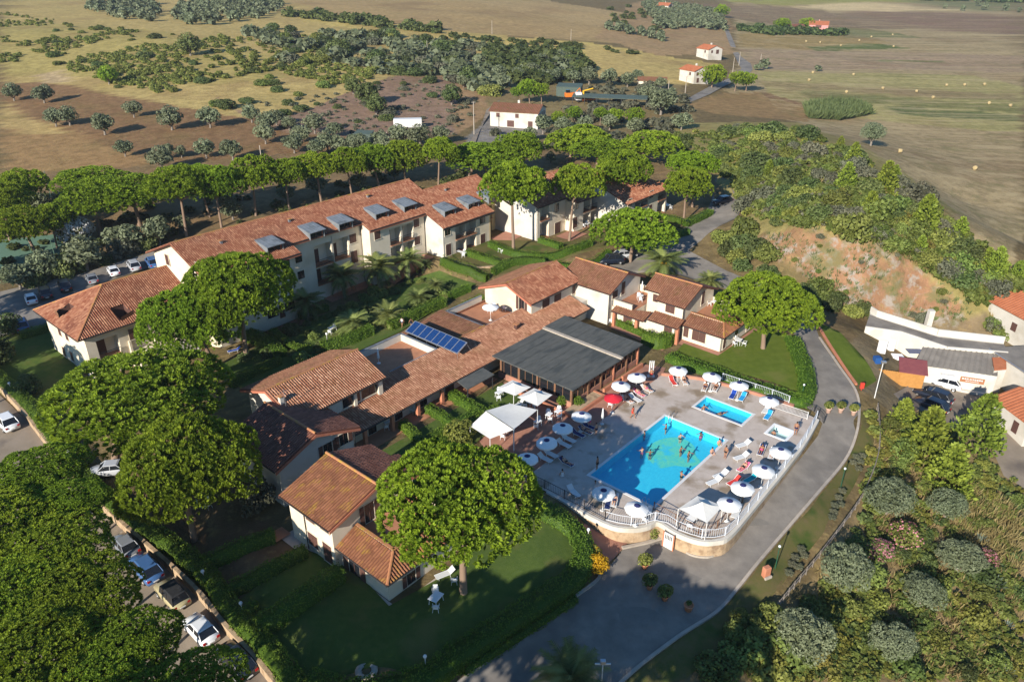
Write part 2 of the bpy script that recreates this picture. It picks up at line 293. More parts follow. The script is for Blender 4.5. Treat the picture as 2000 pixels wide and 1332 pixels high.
# ------------------------------------------------------------------ ground sheet
def inpoly(x, y, poly):
    x=np.asarray(x,float); y=np.asarray(y,float); c=np.zeros(x.shape,bool); n=len(poly)
    for i in range(n):
        x0,y0=poly[i]; x1,y1=poly[(i+1)%n]
        if y0==y1: continue
        t=((y0>y)!=(y1>y))&(x<(x1-x0)*(y-y0)/(y1-y0)+x0); c^=t
    return c
def vnoise(x, y, s, seed=0):
    "cheap smooth noise in metres"
    out=0; r=np.random.default_rng(seed)
    for k in range(7):
        a=r.uniform(0,6.28); q=r.uniform(.6,1.9)/s; p=r.uniform(0,6.28)
        out=out+np.sin((x*math.cos(a)+y*math.sin(a))*q+p+1.3*np.sin((y*math.cos(a)-x*math.sin(a))*q*.7+p))
    return out/7
ZONES = [  # photo-outline of each kind of ground and its colour
 ([(0,0),(700,0),(1000,110),(900,180),(700,200),(480,230),(260,190),(0,165)],(.42,.315,.12)),
 ([(0,40),(300,60),(520,110),(560,150),(420,170),(200,150),(0,150)],(.37,.295,.10)),
 ([(0,165),(90,160),(260,190),(480,230),(700,275),(640,305),(330,350),(0,345)],(.215,.125,.062)),
 ([(0,195),(40,215),(100,250),(220,285),(330,320),(320,345),(0,345)],(.30,.185,.082)),
 ([(0,200),(50,225),(110,255),(130,265),(60,262),(0,250)],(.42,.30,.12)),
 ([(60,148),(120,140),(140,160),(90,165)],(.45,.33,.18)),
 ([(420,190),(520,235),(600,215),(760,150),(900,150),(970,195),(900,260),(700,272),(560,265)],(.255,.165,.115)),
 ([(900,160),(990,180),(960,210),(900,260),(880,245)],(.30,.19,.10)),
 ([(560,0),(1000,0),(1250,80),(1290,95),(1130,80),(850,60),(640,25)],(.36,.25,.115)),
 ([(560,20),(640,25),(850,60),(1130,82),(1400,125),(1390,140),(1100,112),(860,78),(600,45)],(.50,.38,.125)),
 ([(1060,0),(1250,30),(1260,70),(1100,40),(900,0)],(.39,.275,.13)),
 ([(1130,85),(1400,130),(1340,165),(1160,155),(1150,110)],(.46,.34,.125)),
 ([(1240,5),(1420,20),(1430,108),(1280,108),(1160,75)],(.34,.225,.115)),
 ([(950,150),(1160,150),(1330,165),(1350,230),(1250,260),(940,300)],(.21,.160,.075)),
 ([(900,300),(960,205),(1070,230),(1060,265),(940,290)],(.22,.20,.18)),
 ([(1430,0),(2000,0),(2000,520),(1560,240),(1400,215),(1440,130)],(.33,.25,.135)),
 ([(1400,0),(1900,0),(1700,8),(1500,12)],(.27,.26,.06)),
 ([(1300,8),(1500,12),(1640,25),(1800,55),(1560,60),(1440,40)],(.20,.135,.085)),
 ([(1430,45),(1700,58),(1800,75),(1500,72)],(.15,.155,.062)),
 ([(1545,14),(1700,5),(1870,22),(1650,23)],(.62,.47,.25)),
 ([(1680,24),(1880,25),(2000,40),(2000,70),(1810,58)],(.200,.120,.085)),
 ([(1780,2),(2000,4),(2000,24),(1890,22)],(.14,.15,.06)),
 ([(1445,66),(1560,68),(1700,75),(1750,85),(1570,98),(1440,92)],(.30,.21,.085)),
 ([(1570,92),(1720,86),(1770,95),(1600,99)],(.09,.125,.035)),
 ([(1440,96),(2000,108),(2000,142),(1700,136),(1480,138)],(.31,.22,.14)),
 ([(1720,118),(1880,120),(1700,121)],(.10,.13,.04)),
 ([(1480,140),(1900,148),(2000,170),(2000,262),(1700,235),(1560,215),(1500,180)],(.33,.285,.115)),
 ([(1480,160),(1990,185),(1990,200),(1500,172)],(.26,.20,.095)),
 ([(1560,178),(2000,208),(2000,222),(1600,196)],(.165,.165,.058)),
 ([(1700,205),(2000,226),(2000,238),(1750,226)],(.12,.14,.05)),
 ([(1340,205),(1400,183),(1500,180),(1585,205),(1570,238),(1400,225)],(.275,.175,.080)),
 ([(1490,180),(1580,203),(1590,212),(1500,190)],(.20,.11,.06)),
 ([(1640,248),(2000,258),(2000,335),(1730,322)],(.32,.24,.13)),
 ([(1300,240),(1560,240),(1700,290),(1900,440),(2000,530),(2000,660),(1880,640),(1700,500),(1480,450),(1400,340),(1330,300)],(.27,.225,.085)),
 ([(1780,430),(1900,440),(2000,530),(2000,620),(1850,520)],(.24,.185,.075)),
 ([(1455,480),(1500,455),(1560,446),(1640,462),(1720,485),(1790,520),(1860,560),(1905,610),(1890,645),(1800,625),(1720,615),(1640,600),(1590,570),(1560,525)],(.30,.165,.092)),
 ([(0,345),(700,290),(1200,300),(1350,300),(1400,420),(1250,430),(1100,340),(950,340),(700,360),(350,470),(200,545),(0,560)],(.20,.135,.070)),
 ([(0,560),(0,520),(300,480),(700,350),(700,380),(330,500)],(.16,.115,.060)),
 ([(1690,790),(1760,830),(2000,905),(2000,1332),(1400,1332),(1560,1150),(1680,950)],(.27,.195,.095)),
 ([(1680,620),(2000,620),(2000,900),(1800,860),(1700,760)],(.20,.155,.09)),
 ([(240,880),(420,930),(600,1060),(520,1120),(380,1080),(260,960)],(.15,.095,.055)),
]
DECK = [(50.2,-42.2),(50.4,-39),(50.3,-31.9),(51.2,-29.6),(52.6,-28.4),(53.9,-27.9),(53.7,-25.8),(54.1,-23.6),(55.2,-22.3),(56.8,-21.7),(62.2,-21.8),(74.7,-22.3),(82.3,-23.2),(83.0,-26.5),(82.9,-29.7),(82.3,-35),(81.4,-38.9),(79.3,-42.9)]
POOLS = [(55.6,71.0,-37.3,-29.5),(75.2,78.2,-35.7,-29.6),(75.55,77.75,-26.5,-24.4)]
def make_terrain():
    gx=np.concatenate([-np.geomspace(310,2600,26)[::-1],np.arange(-300,-110,4),np.arange(-110,110,.85),np.arange(110,304,4),np.geomspace(310,2600,26)])
    gy=np.concatenate([np.arange(-80,38,4),np.arange(38,150,.75),np.arange(150,300,1.5),np.arange(300,700,5),np.geomspace(700,3200,60)])
    X,Y=np.meshgrid(gx,gy); x=X.ravel(); y=Y.ravel(); z=ground(x,y)
    jx=x+vnoise(x,y,9,1)*3+vnoise(x,y,3,2)*1.2; jy=y+vnoise(x,y,9,3)*3+vnoise(x,y,3,4)*1.2
    px,py,dep=pix(jx,jy,z)
    col=np.tile(np.array((.165,.120,.058)),(len(x),1))
    cliff=None
    for i,(poly,c) in enumerate(ZONES):
        k=inpoly(px,py,poly)&(y>20); col[k]=c
        if c==(.30,.165,.092): cliff=k
    # gullies in the bare cutting
    w=cliff.astype(float)
    wz=w*np.clip((z+1.5)/2.5,0,1); z=z+wz*(vnoise(x,y,2.2,11)*.7+vnoise(x,y,.8,12)*.35)
    far=(y>105)&~cliff
    z=z+np.where(far,vnoise(x,y,14,21)*.25*np.clip((dep-110)/120,0,3),0)
    u,v=uv_of(x,y); cu=np.mean([p[0] for p in DECK]); cv=np.mean([p[1] for p in DECK])
    ins=[(cu+(a-cu)*.94,cv+(b-cv)*.94) for a,b in DECK]
    z=np.where(inpoly(u,v,ins),-2.9,z)
    nx,ny=len(gx),len(gy); idx=np.arange(nx*ny).reshape(ny,nx)
    f=np.stack([idx[:-1,:-1],idx[:-1,1:],idx[1:,1:],idx[1:,:-1]],-1).reshape(-1,4)
    me=mesh_np('ground',np.stack([x,y,z],1),f,smooth=True)
    at=me.attributes.new('zone','FLOAT_COLOR','POINT'); at.data.foreach_set('color',np.concatenate([col,np.ones((len(x),1))],1).astype(np.float32).ravel())
    fld=inpoly(px,py,[(1400,0),(2000,0),(2000,520),(1700,300),(1560,240),(1480,180),(1440,60)]).astype(np.float32); at=me.attributes.new('field','FLOAT','POINT'); at.data.foreach_set('value',fld)
    at=me.attributes.new('rock','FLOAT','POINT'); at.data.foreach_set('value',w.astype(np.float32))
    m=bpy.data.materials.new('earth'); m.use_nodes=True; t=m.node_tree; N=t.nodes; Lk=t.links; b=N['Principled BSDF']; b.inputs['Roughness'].default_value=1; b.inputs['Specular IOR Level'].default_value=.05
    a=N.new('ShaderNodeAttribute'); a.attribute_name='zone'; tc=N.new('ShaderNodeTexCoord'); src=tc.outputs['Object']
    def noise(s,d=8,r=.65):
        n=N.new('ShaderNodeTexNoise'); n.inputs['Scale'].default_value=s; n.inputs['Detail'].default_value=d; n.inputs['Roughness'].default_value=r; Lk.new(src,n.inputs['Vector']); return n.outputs['Fac']
    def rng(o,a0,a1,b0,b1):
        r=N.new('ShaderNodeMapRange'); r.inputs['From Min'].default_value=a0; r.inputs['From Max'].default_value=a1; r.inputs['To Min'].default_value=b0; r.inputs['To Max'].default_value=b1; Lk.new(o,r.inputs['Value']); return r.outputs[0]
    def mix(f_,A,B,mode='MIX'):
        q=N.new('ShaderNodeMix'); q.data_type='RGBA'; q.blend_type=mode
        if isinstance(f_,float): q.inputs['Factor'].default_value=f_
        else: Lk.new(f_,q.inputs['Factor'])
        Lk.new(A,q.inputs['A'])
        if isinstance(B,tuple): q.inputs['B'].default_value=(*B,1)
        else: Lk.new(B,q.inputs['B'])
        return q.outputs['Result']
    c=a.outputs['Color']
    hs=N.new('ShaderNodeHueSaturation'); Lk.new(c,hs.inputs['Color']); Lk.new(rng(noise(.35),.3,.7,.60,1.22),hs.inputs['Value']); c=hs.outputs[0]
    c=mix(rng(noise(.06,6),.52,.68,0,.28),c,(.125,.118,.036))          # greener sweeps
    c=mix(rng(noise(.9,5),.54,.68,0,.55),c,(.31,.23,.095))             # straw
    c=mix(rng(noise(1.7,4),.60,.72,0,.45),c,(.075,.075,.027))          # weeds
    c=mix(rng(noise(.022,5),.52,.62,0,.35),c,(.175,.10,.052))           # red earth showing
    fa_=N.new('ShaderNodeAttribute'); fa_.attribute_name='field'; mp_=N.new('ShaderNodeMapping'); mp_.inputs['Rotation'].default_value=(0,0,.12); mp_.inputs['Scale'].default_value=(.006,.22,1); Lk.new(src,mp_.inputs['Vector']); ns=N.new('ShaderNodeTexNoise'); ns.inputs['Scale'].default_value=1.0; ns.inputs['Detail'].default_value=6; ns.inputs['Roughness'].default_value=.75; Lk.new(mp_.outputs[0],ns.inputs['Vector'])
    def mul(a,b):
        q=N.new('ShaderNodeMath'); q.operation='MULTIPLY'; Lk.new(a,q.inputs[0]); Lk.new(b,q.inputs[1]); return q.outputs[0]
    c=mix(mul(fa_.outputs['Fac'],rng(ns.outputs['Fac'],.50,.62,0,.6)),c,(.42,.33,.18)); c=mix(mul(fa_.outputs['Fac'],rng(ns.outputs['Fac'],.36,.47,.55,0)),c,(.155,.150,.058))
    ck=N.new('ShaderNodeAttribute'); ck.attribute_name='rock'; rk=N.new('ShaderNodeMath'); rk.operation='MULTIPLY'; Lk.new(ck.outputs['Fac'],rk.inputs[0]); Lk.new(rng(noise(.5,6),.50,.60,0,.85),rk.inputs[1]); c=mix(rk.outputs[0],c,(.30,.265,.225))
    rk2=N.new('ShaderNodeMath'); rk2.operation='MULTIPLY'; Lk.new(ck.outputs['Fac'],rk2.inputs[0]); Lk.new(rng(noise(.22,7),.52,.62,0,.8),rk2.inputs[1]); c=mix(rk2.outputs[0],c,(.14,.13,.055))
    Lk.new(c,b.inputs['Base Color'])
    bp=N.new('ShaderNodeBump'); bp.inputs['Strength'].default_value=.7; bp.inputs['Distance'].default_value=.25; Lk.new(noise(1.3,6),bp.inputs['Height']); Lk.new(bp.outputs[0],b.inputs['Normal'])
    me.materials.append(m); o=bpy.data.objects.new('ground',me); COL.objects.link(o); tag(o,'dry grassy earth of hills and fields around the resort','ground',kind='structure')
make_terrain()

def sheet(name, xy, m, off=.05, step=1.5, holes=(), zfix=None, label=None, cat=None, parent=None, kind='structure'):
    "a surface draped over the ground inside an outline"
    pts=[Vector(p) for p in xy]; n=len(pts); E=[(i,(i+1)%n) for i in range(n)]
    for h in holes:
        k=len(pts); pts+= [Vector(p) for p in h]; E+=[(k+i,k+(i+1)%len(h)) for i in range(len(h))]
    xs=[p.x for p in pts]; ys=[p.y for p in pts]
    if zfix is None:
        gx,gy=np.meshgrid(np.arange(min(xs),max(xs),step),np.arange(min(ys),max(ys),step)); gx=gx.ravel(); gy=gy.ravel()
        k=inpoly(gx,gy,xy); pts+=[Vector((a,b)) for a,b in zip(gx[k],gy[k])]
    r=geometry.delaunay_2d_cdt(pts,E,[],0,1e-4)
    V=np.array([(p.x,p.y) for p in r[0]]); Fs=[f for f in r[2]]
    ce=np.array([V[list(f)].mean(0) for f in Fs]); keep=inpoly(ce[:,0],ce[:,1],xy)
    for h in holes: keep&=~inpoly(ce[:,0],ce[:,1],h)
    z=(ground(V[:,0],V[:,1])+off) if zfix is None else np.full(len(V),zfix)
    me=bpy.data.meshes.new(name); me.from_pydata([(a,b,c) for (a,b),c in zip(V,z)],[],[tuple(f) for f,k in zip(Fs,keep) if k]); me.update()
    me.materials.append(M[m]); me.polygons.foreach_set('use_smooth',[True]*len(me.polygons))
    o=bpy.data.objects.new(name,me); link(o,parent)
    if parent is None: tag(o,label,cat,kind=kind)
    return o
def pxy(pts):
    a=np.array(pts,float); x,y,z=T(a[:,0],a[:,1]); return list(zip(x.tolist(),y.tolist()))
def smooth_line(pts, n=4, closed=False):
    "Catmull-Rom through points"
    P=[np.array(p,float) for p in pts]; out=[]; k=len(P)
    for i in range(k if closed else k-1):
        p0,p1,p2,p3=(P[(i-1)%k],P[i],P[(i+1)%k],P[(i+2)%k]) if closed else (P[max(i-1,0)],P[i],P[i+1],P[min(i+2,k-1)])
        for j in range(n):
            t=j/n; out.append(.5*((2*p1)+(-p0+p2)*t+(2*p0-5*p1+4*p2-p3)*t*t+(-p0+3*p1-3*p2+p3)*t**3))
    if not closed: out.append(P[-1])
    return [tuple(p) for p in out]
def strip(name, line, w, h, m, off=0.0, label=None, cat=None, sink=.3, parent=None, kind=None, zline=None, width_end=None):
    "a kerb, wall or coping following a ground line (world xy points)"
    b=MB(); P=[np.array(p,float) for p in line]; n=len(P); V=[]
    for i,p in enumerate(P):
        d=P[min(i+1,n-1)]-P[max(i-1,0)]; d=d/np.linalg.norm(d); nn=np.array((-d[1],d[0]))
        z=gz(*p)+off if zline is None else (zline if not hasattr(zline,'__len__') else zline[i])
        for s,zz in ((-1,z-sink),(-1,z+h),(1,z+h),(1,z-sink)):
            q=p+nn*s*w/2; V.append((q[0],q[1],zz))
    F=[(i*4+j,i*4+j+1,i*4+j+5,i*4+j+4) for i in range(n-1) for j in range(3)]+[(0,3,2,1),((n-1)*4,(n-1)*4+1,(n-1)*4+2,(n-1)*4+3)]
    b.add(V,F); o=b.build(name,M[m],parent)
    if parent is None: tag(o,label,cat,kind=kind)
    return o

# roads and paving
LEFT=[(880,1345),(1008,1248),(1115,1172),(1165,1135),(1200,1095),(1222,1066),(1262,1060),(1300,1050),(1325,1064),(1348,1082),(1382,1087),(1408,1076),(1440,1040),(1500,965),(1560,900),(1597,852),(1606,828),(1590,805),(1572,795),(1583,772),(1588,745),(1578,695),(1550,652),(1560,620)]
RIGHT=[(1585,612),(1600,660),(1640,718),(1670,762),(1678,800),(1672,850),(1650,900),(1600,960),(1540,1030),(1480,1100),(1440,1150),(1400,1195),(1330,1240),(1250,1300),(1200,1345)]
sheet('road',pxy(LEFT+RIGHT),'asphalt',.06,1.2,label='grey asphalt driveway curving round the pool terrace',cat='road')
sheet('road',pxy([(1180,545),(1150,512),(1240,482),(1310,468),(1368,424),(1386,402),(1395,372),(1398,345),(1410,342),(1424,362),(1446,393),(1450,408),(1438,427),(1405,442),(1345,490),(1300,530)]),'asphalt',.06,1.2,label='asphalt lane climbing past the hotel end',cat='road')
sheet('road',pxy([(1300,530),(1345,490),(1420,530),(1500,560),(1580,600),(1585,612),(1560,620),(1500,590),(1400,560)]),'asphalt',.055,1.2,label='shaded asphalt lane behind the cottages',cat='road')
PARK=[(-40,735),(0,772),(60,828),(130,905),(200,975),(262,1040),(330,1105),(400,1172),(470,1250),(545,1345),(100,1400),(-80,1100)]
sheet('parking_lot',pxy(PARK),'asphalt_brown',.05,1.5,label='brown asphalt car park below the garden wall',cat='parking lot')
sheet('parking_lot',pxy([(-40,665),(-40,580),(60,556),(160,535),(300,492),(345,498),(300,520),(200,553),(66,606),(110,640),(40,650)]),'asphalt',.05,1.5,label='shaded asphalt car park behind the hotel wing',cat='parking lot')
sheet('road',pxy([(1338,205),(1385,186),(1410,172),(1455,150),(1470,138),(1466,125),(1448,112),(1440,100),(1428,70),(1418,52),(1413,52),(1420,75),(1432,105),(1440,122),(1448,135),(1430,152),(1395,165),(1335,198)]),'asphalt',.15,4,label='grey country lane winding between olive groves',cat='road')
sheet('path',pxy([(900,300),(985,178),(1000,182),(950,215),(925,290)]),'asphalt_brown',.1,3,label='pale dirt track beside the white farmhouse',cat='path')
sheet('yard',pxy([(1745,770),(1790,745),(1960,775),(2010,790),(2010,960),(1960,930),(1930,860),(1880,840),(1800,830)]),'asphalt_brown',.06,1.5,label='asphalt yard in front of the white service building',cat='yard')
# kerbs along the driveway
strip('kerb',pxy(smooth_line(RIGHT[1:],4)),.28,.12,'kerb',.05,label='pale concrete kerb on the outer side of the driveway',cat='kerb',kind='structure')
strip('kerb',pxy(smooth_line([(895,1335),(1008,1248),(1115,1172),(1165,1135),(1172,1120)],4)),.28,.12,'kerb',.05,label='pale kerb below the curved hedge',cat='kerb',kind='structure')
strip('kerb',pxy(smooth_line([(1215,1072),(1262,1062),(1300,1052),(1325,1066),(1348,1084),(1382,1089),(1408,1078)],4)),.3,.22,'kerb',.05,label='pale curved kerb round the flower beds under the pool terrace',cat='kerb',kind='structure')
strip('kerb',pxy(smooth_line([(1592,622),(1608,655),(1648,718),(1672,752)],5)),.3,.2,'brick_red',.05,label='brick edged kerb between driveway and grass bank',cat='kerb',kind='structure')
# lawns
def uvl(pts): return [uvw(*p) for p in pts]
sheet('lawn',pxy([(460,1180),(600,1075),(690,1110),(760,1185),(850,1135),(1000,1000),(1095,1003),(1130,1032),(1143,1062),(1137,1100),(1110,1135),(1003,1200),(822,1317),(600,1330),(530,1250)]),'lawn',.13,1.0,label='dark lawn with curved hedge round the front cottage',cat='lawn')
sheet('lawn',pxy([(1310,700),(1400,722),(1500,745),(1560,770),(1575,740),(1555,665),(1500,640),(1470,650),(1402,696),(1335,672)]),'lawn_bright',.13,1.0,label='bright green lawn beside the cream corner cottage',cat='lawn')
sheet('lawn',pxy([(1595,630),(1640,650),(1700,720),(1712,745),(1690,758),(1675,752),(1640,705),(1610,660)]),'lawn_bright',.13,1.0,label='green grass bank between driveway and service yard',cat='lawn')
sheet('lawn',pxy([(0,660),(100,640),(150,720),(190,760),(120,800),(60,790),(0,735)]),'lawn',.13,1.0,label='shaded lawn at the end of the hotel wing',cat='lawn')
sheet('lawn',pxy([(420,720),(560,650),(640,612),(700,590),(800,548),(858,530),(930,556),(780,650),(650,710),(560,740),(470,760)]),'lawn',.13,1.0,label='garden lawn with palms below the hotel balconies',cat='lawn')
sheet('lawn',pxy([(880,500),(960,470),(1100,475),(1160,462),(1300,425),(1330,445),(1230,475),(1100,510),(1000,530),(950,545)]),'lawn_dry',.12,1.0,label='dry terrace lawn in front of the hotel east wing',cat='lawn')
sheet('lawn',pxy([(x+4,y+4) for x,y in RIGHT[4:]]+[(1260,1345),(1340,1325),(1450,1232),(1510,1162),(1605,1045),(1665,955),(1706,870),(1710,805)]),'lawn_dry',.05,.8,label='thin grass verge on the outer side of the driveway',cat='lawn')
sheet('lawn',uvl([(42.5,-57.5),(64,-57.5),(64,-51.5),(42.5,-50)]),'lawn',.13,1.0,label='small courtyard lawns between hedges before the low wing',cat='lawn')
# terracotta paving and pool terrace
sheet('paving',uvl([(57,-57.2),(64.6,-57.2),(65.2,-46.8),(80.2,-46.8),(81.5,-43.5),(79.3,-42.85),(50.2,-42.15),(50.2,-46),(53,-51.5),(57,-52)]),'terracotta_pave',.09,1.5,label='terracotta tiled terrace between bar veranda and pool',cat='paving')
sheet('paving',pxy([(1128,1035),(1160,1010),(1225,1062),(1200,1090),(1165,1120),(1150,1090)]),'terracotta_pave',.07,1.2,label='red tiled ramp leading up beside the curved hedge',cat='paving')
sheet('paving',uvl([(28.3,-53.9),(29.8,-53.9),(29.8,-39),(35,-38.9),(35,-37.4),(28.3,-37.4)]),'concrete_deck',.08,1.5,label='pale paving round the foot of the front cottage',cat='paving')
sheet('paving',uvl([(88.8,-46.5),(90.4,-46.5),(90.4,-40),(100.5,-40),(100.5,-38.3),(88.8,-38.3)]),'terracotta_pave',.08,1.5,label='terracotta walkway round the corner cottage',cat='paving')
sheet('paving',uvl([(86.8,-56.3),(90,-56.3),(90,-46.5),(85.5,-46.5)]),'terracotta_pave',.075,1.5,label='terracotta patios before the low cottage row',cat='paving')
for i,(a,b,c,d) in enumerate([(56,59.5,-95.2,-92.5),(66,75,-98,-95.5),(77,86,-95.3,-92.8),(89.5,98,-90.2,-88),(99.5,104,-92,-88),(108,113,-83.2,-79.5),(120,130,-74.5,-71.5)]):
    sheet('patio',uvl([(a,c),(b,c),(b,d),(a,d)]),'terracotta_pave',.09,1.5,label='terracotta patio under the hotel balconies',cat='patio').__setitem__('group','hotel patios')

# the pool terrace: slab with the basins cut out
def rect(u0,u1,v0,v1): return [uvw(u0,v0),uvw(u1,v0),uvw(u1,v1),uvw(u0,v1)]
DZ=.12
sheet('pool_deck',uvl(DECK),'concrete_deck',zfix=DZ,holes=[rect(*p) for p in POOLS],label='stained pale concrete sun deck round the pools',cat='deck')

# thin summer haze over the whole place
hx=MB().box(-2500,2500,-75,3150,-30,56).build('haze',None) if False else None
def haze_box():
    b=MB().box(-2580,2580,-78,3190,-60,62); me=bpy.data.meshes.new('haze'); me.from_pydata(b.v,[],b.f); me.update(); m=bpy.data.materials.new('haze'); m.use_nodes=True; t=m.node_tree; t.nodes.remove(t.nodes['Principled BSDF']); pv=t.nodes.new('ShaderNodeVolumePrincipled'); pv.inputs['Color'].default_value=(.82,.88,.95,1); pv.inputs['Density'].default_value=.00013; pv.inputs['Anisotropy'].default_value=.2; t.links.new(pv.outputs[0],t.nodes['Material Output'].inputs['Volume']); me.materials.append(m); o=bpy.data.objects.new('haze',me); COL.objects.link(o); tag(o,'thin pale summer haze over the fields','haze',kind='stuff')
haze_box()

# ------------------------------------------------------------------ building kit (plan frame u,v)
def ray_plane(px, py, o, n):
    "photo pixel -> (u,v,z) on a plane given in (u,v,z)"
    x0,y0=G(px,py,0.0); x1,y1=G(px,py,10.0); a=np.array((*uv_of(x0,y0),0.)); b=np.array((*uv_of(x1,y1),10.)); o=np.array(o,float); n=np.array(n,float)
    t=np.dot(o-a,n)/np.dot(b-a,n); return a+(b-a)*t
def on_v(px,py,v): p=ray_plane(px,py,(0,v,0),(0,1,0)); return float(p[0]),float(p[2])
def on_u(px,py,u): p=ray_plane(px,py,(u,0,0),(1,0,0)); return float(p[1]),float(p[2])
TRI=[0]
class Bld:
    def __init__(s,name,label,cat,uc,vc,z0=0.0,group=None):
        x,y=uvw(uc,vc); s.uc,s.vc,s.z0=uc,vc,z0; s.root=empty(name,(x,y,z0),UA); tag(s.root,label,cat,group)
    def P(s,u,v,z): return (u-s.uc, s.vc-v, z-s.z0)
    def box(s,name,u0,u1,v0,v1,z0,z1,m,parent=None):
        return MB().box(u0-s.uc,u1-s.uc,s.vc-v1,s.vc-v0,z0-s.z0,z1-s.z0).build(name,M[m],parent or s.root)
    def multi(s,name,boxes,m,parent=None):
        b=MB()
        for u0,u1,v0,v1,z0,z1 in boxes: b.box(u0-s.uc,u1-s.uc,s.vc-v1,s.vc-v0,z0-s.z0,z1-s.z0)
        return b.build(name,M[m],parent or s.root)
    def gable(s,u0,u1,v0,v1,zb,ze,axis,rp,zr,m='stucco',name='wall'):
        b=MB(); P=s.P
        if axis=='u':
            V=[P(u0,v0,zb),P(u1,v0,zb),P(u1,v1,zb),P(u0,v1,zb),P(u0,v0,ze),P(u1,v0,ze),P(u1,v1,ze),P(u0,v1,ze),P(u0,rp,zr),P(u1,rp,zr)]
            F=[(0,1,5,4),(1,2,6,9,5),(2,3,7,6),(3,0,4,8,7),(4,5,9,8),(6,7,8,9)]
        else:
            V=[P(u0,v0,zb),P(u1,v0,zb),P(u1,v1,zb),P(u0,v1,zb),P(u0,v0,ze),P(u1,v0,ze),P(u1,v1,ze),P(u0,v1,ze),P(rp,v0,zr),P(rp,v1,zr)]
            F=[(0,1,5,8,4),(1,2,6,5),(2,3,7,9,6),(3,0,4,7),(4,8,9,7),(5,6,9,8)]
        b.add(V,F); return b.build(name,M[m],s.root)
    def roof(s,poly,m,holes=(),pitch=.30,th=.14,course=.42,fascia='gutter',seed=0,gut=True):
        "one tiled slope; poly = (u,v,z) corners, the first edge is the eave"
        P3=[np.array(s.P(*p)) for p in poly]; A,B=P3[0],P3[1]; e=(B-A)/np.linalg.norm(B-A)
        n=np.cross(e,P3[2]-A); n/=np.linalg.norm(n); n=n if n[2]>0 else -n; t=np.cross(n,e); 
        if t[2]<0: t=-t
        q=lambda p:(float(np.dot(p-A,e)),float(np.dot(p-A,t)))
        pl=[q(p) for p in P3]; hl=[[q(np.array(s.P(*p))) for p in h] for h in holes]
        # base: cut-out plate
        pts=[Vector(p) for p in pl]; E=[(i,(i+1)%len(pl)) for i in range(len(pl))]
        for h in hl:
            k=len(pts); pts+=[Vector(p) for p in h]; E+=[(k+i,k+(i+1)%len(h)) for i in range(len(h))]
        r=geometry.delaunay_2d_cdt(pts,E,[],0,1e-5); V2=[(p.x,p.y) for p in r[0]]
        ce=np.array([np.mean([V2[i] for i in f],axis=0) for f in r[2]]); keep=inpoly(ce[:,0],ce[:,1],pl)
        for h in hl: keep&=~inpoly(ce[:,0],ce[:,1],h)
        W3=[A+e*a+t*b for a,b in V2]; k=len(W3); b=MB(); Fk=[tuple(f) for f,kk in zip(r[2],keep) if kk]
        cnt={}
        for f in Fk:
            for i in range(len(f)): cnt.setdefault(tuple(sorted((f[i],f[(i+1)%len(f)]))),[]).append((f[i],f[(i+1)%len(f)]))
        b.add(W3+[w-n*th for w in W3],Fk+[tuple(x+k for x in reversed(f)) for f in Fk]+[(c[0][1],c[0][0],c[0][0]+k,c[0][1]+k) for c in cnt.values() if len(c)==1])
        ro=b.build('roof',M['pan_tile'],s.root)
        # barrel tiles
        a0=min(p[0] for p in pl); a1=max(p[0] for p in pl); nc=max(1,int(round((a1-a0)/pitch))); pw=(a1-a0)/nc; rr=np.random.default_rng(seed+int(abs(poly[0][0])*10))
        loops=[pl]+hl; CA=[];B0=[];B1=[]
        for i in range(nc):
            a=a0+(i+.5)*pw; xs=[]
            for L_ in loops:
                for j in range(len(L_)):
                    (p0,q0),(p1,q1)=L_[j],L_[(j+1)%len(L_)]
                    if (p0>a)!=(p1>a): xs.append(q0+(q1-q0)*(a-p0)/(p1-p0))
            xs.sort()
            for lo,hi in zip(xs[::2],xs[1::2]):
                y=lo-.04
                while y<hi-.08:
                    CA.append(a); B0.append(y); B1.append(min(y+course+.05,hi)); y+=course
        CA=np.array(CA);B0=np.array(B0);B1=np.array(B1); nt_=len(CA); ja=rr.normal(0,.012,nt_); jz=rr.uniform(0,.02,nt_)
        prof=[(-.37*pw,.0),(-.2*pw,.085),(.2*pw,.085),(.37*pw,.0)]; VV=np.zeros((nt_,8,3))
        for k2,(da,dz) in enumerate(prof):
            for w,(bb,up) in enumerate(((B0,.045),(B1,.0))):
                VV[:,w*4+k2]=A+np.outer(CA+da+ja*(1 if w else -1),e)+np.outer(bb,t)+np.outer(dz*(1.0-.12*w)+up*.6+jz,n)
        base=np.arange(nt_)[:,None,None]*8; fq=np.array([[0,1,5,4],[1,2,6,5],[2,3,7,6]])[None]+base
        # speckle: each tile its own lean towards the pale fired colour, in loose courses
        tv=np.clip(rr.beta(1.3,2.6,nt_)+.10*np.sin(B0*2.1+CA*.9),0,1)
        me=mesh_np('tiles',VV.reshape(-1,3),fq.reshape(-1,4),np.repeat(tv,3)); TRI[0]+=nt_*6
        o=part_np('tiles',me,M[m],ro); o['kind']='stuff'
        if gut:
            g=MB(); g.tube([A-n*.06-t*.09,B-n*.06-t*.09],.075,6); g.build('gutter',M[fascia],ro)
        return ro
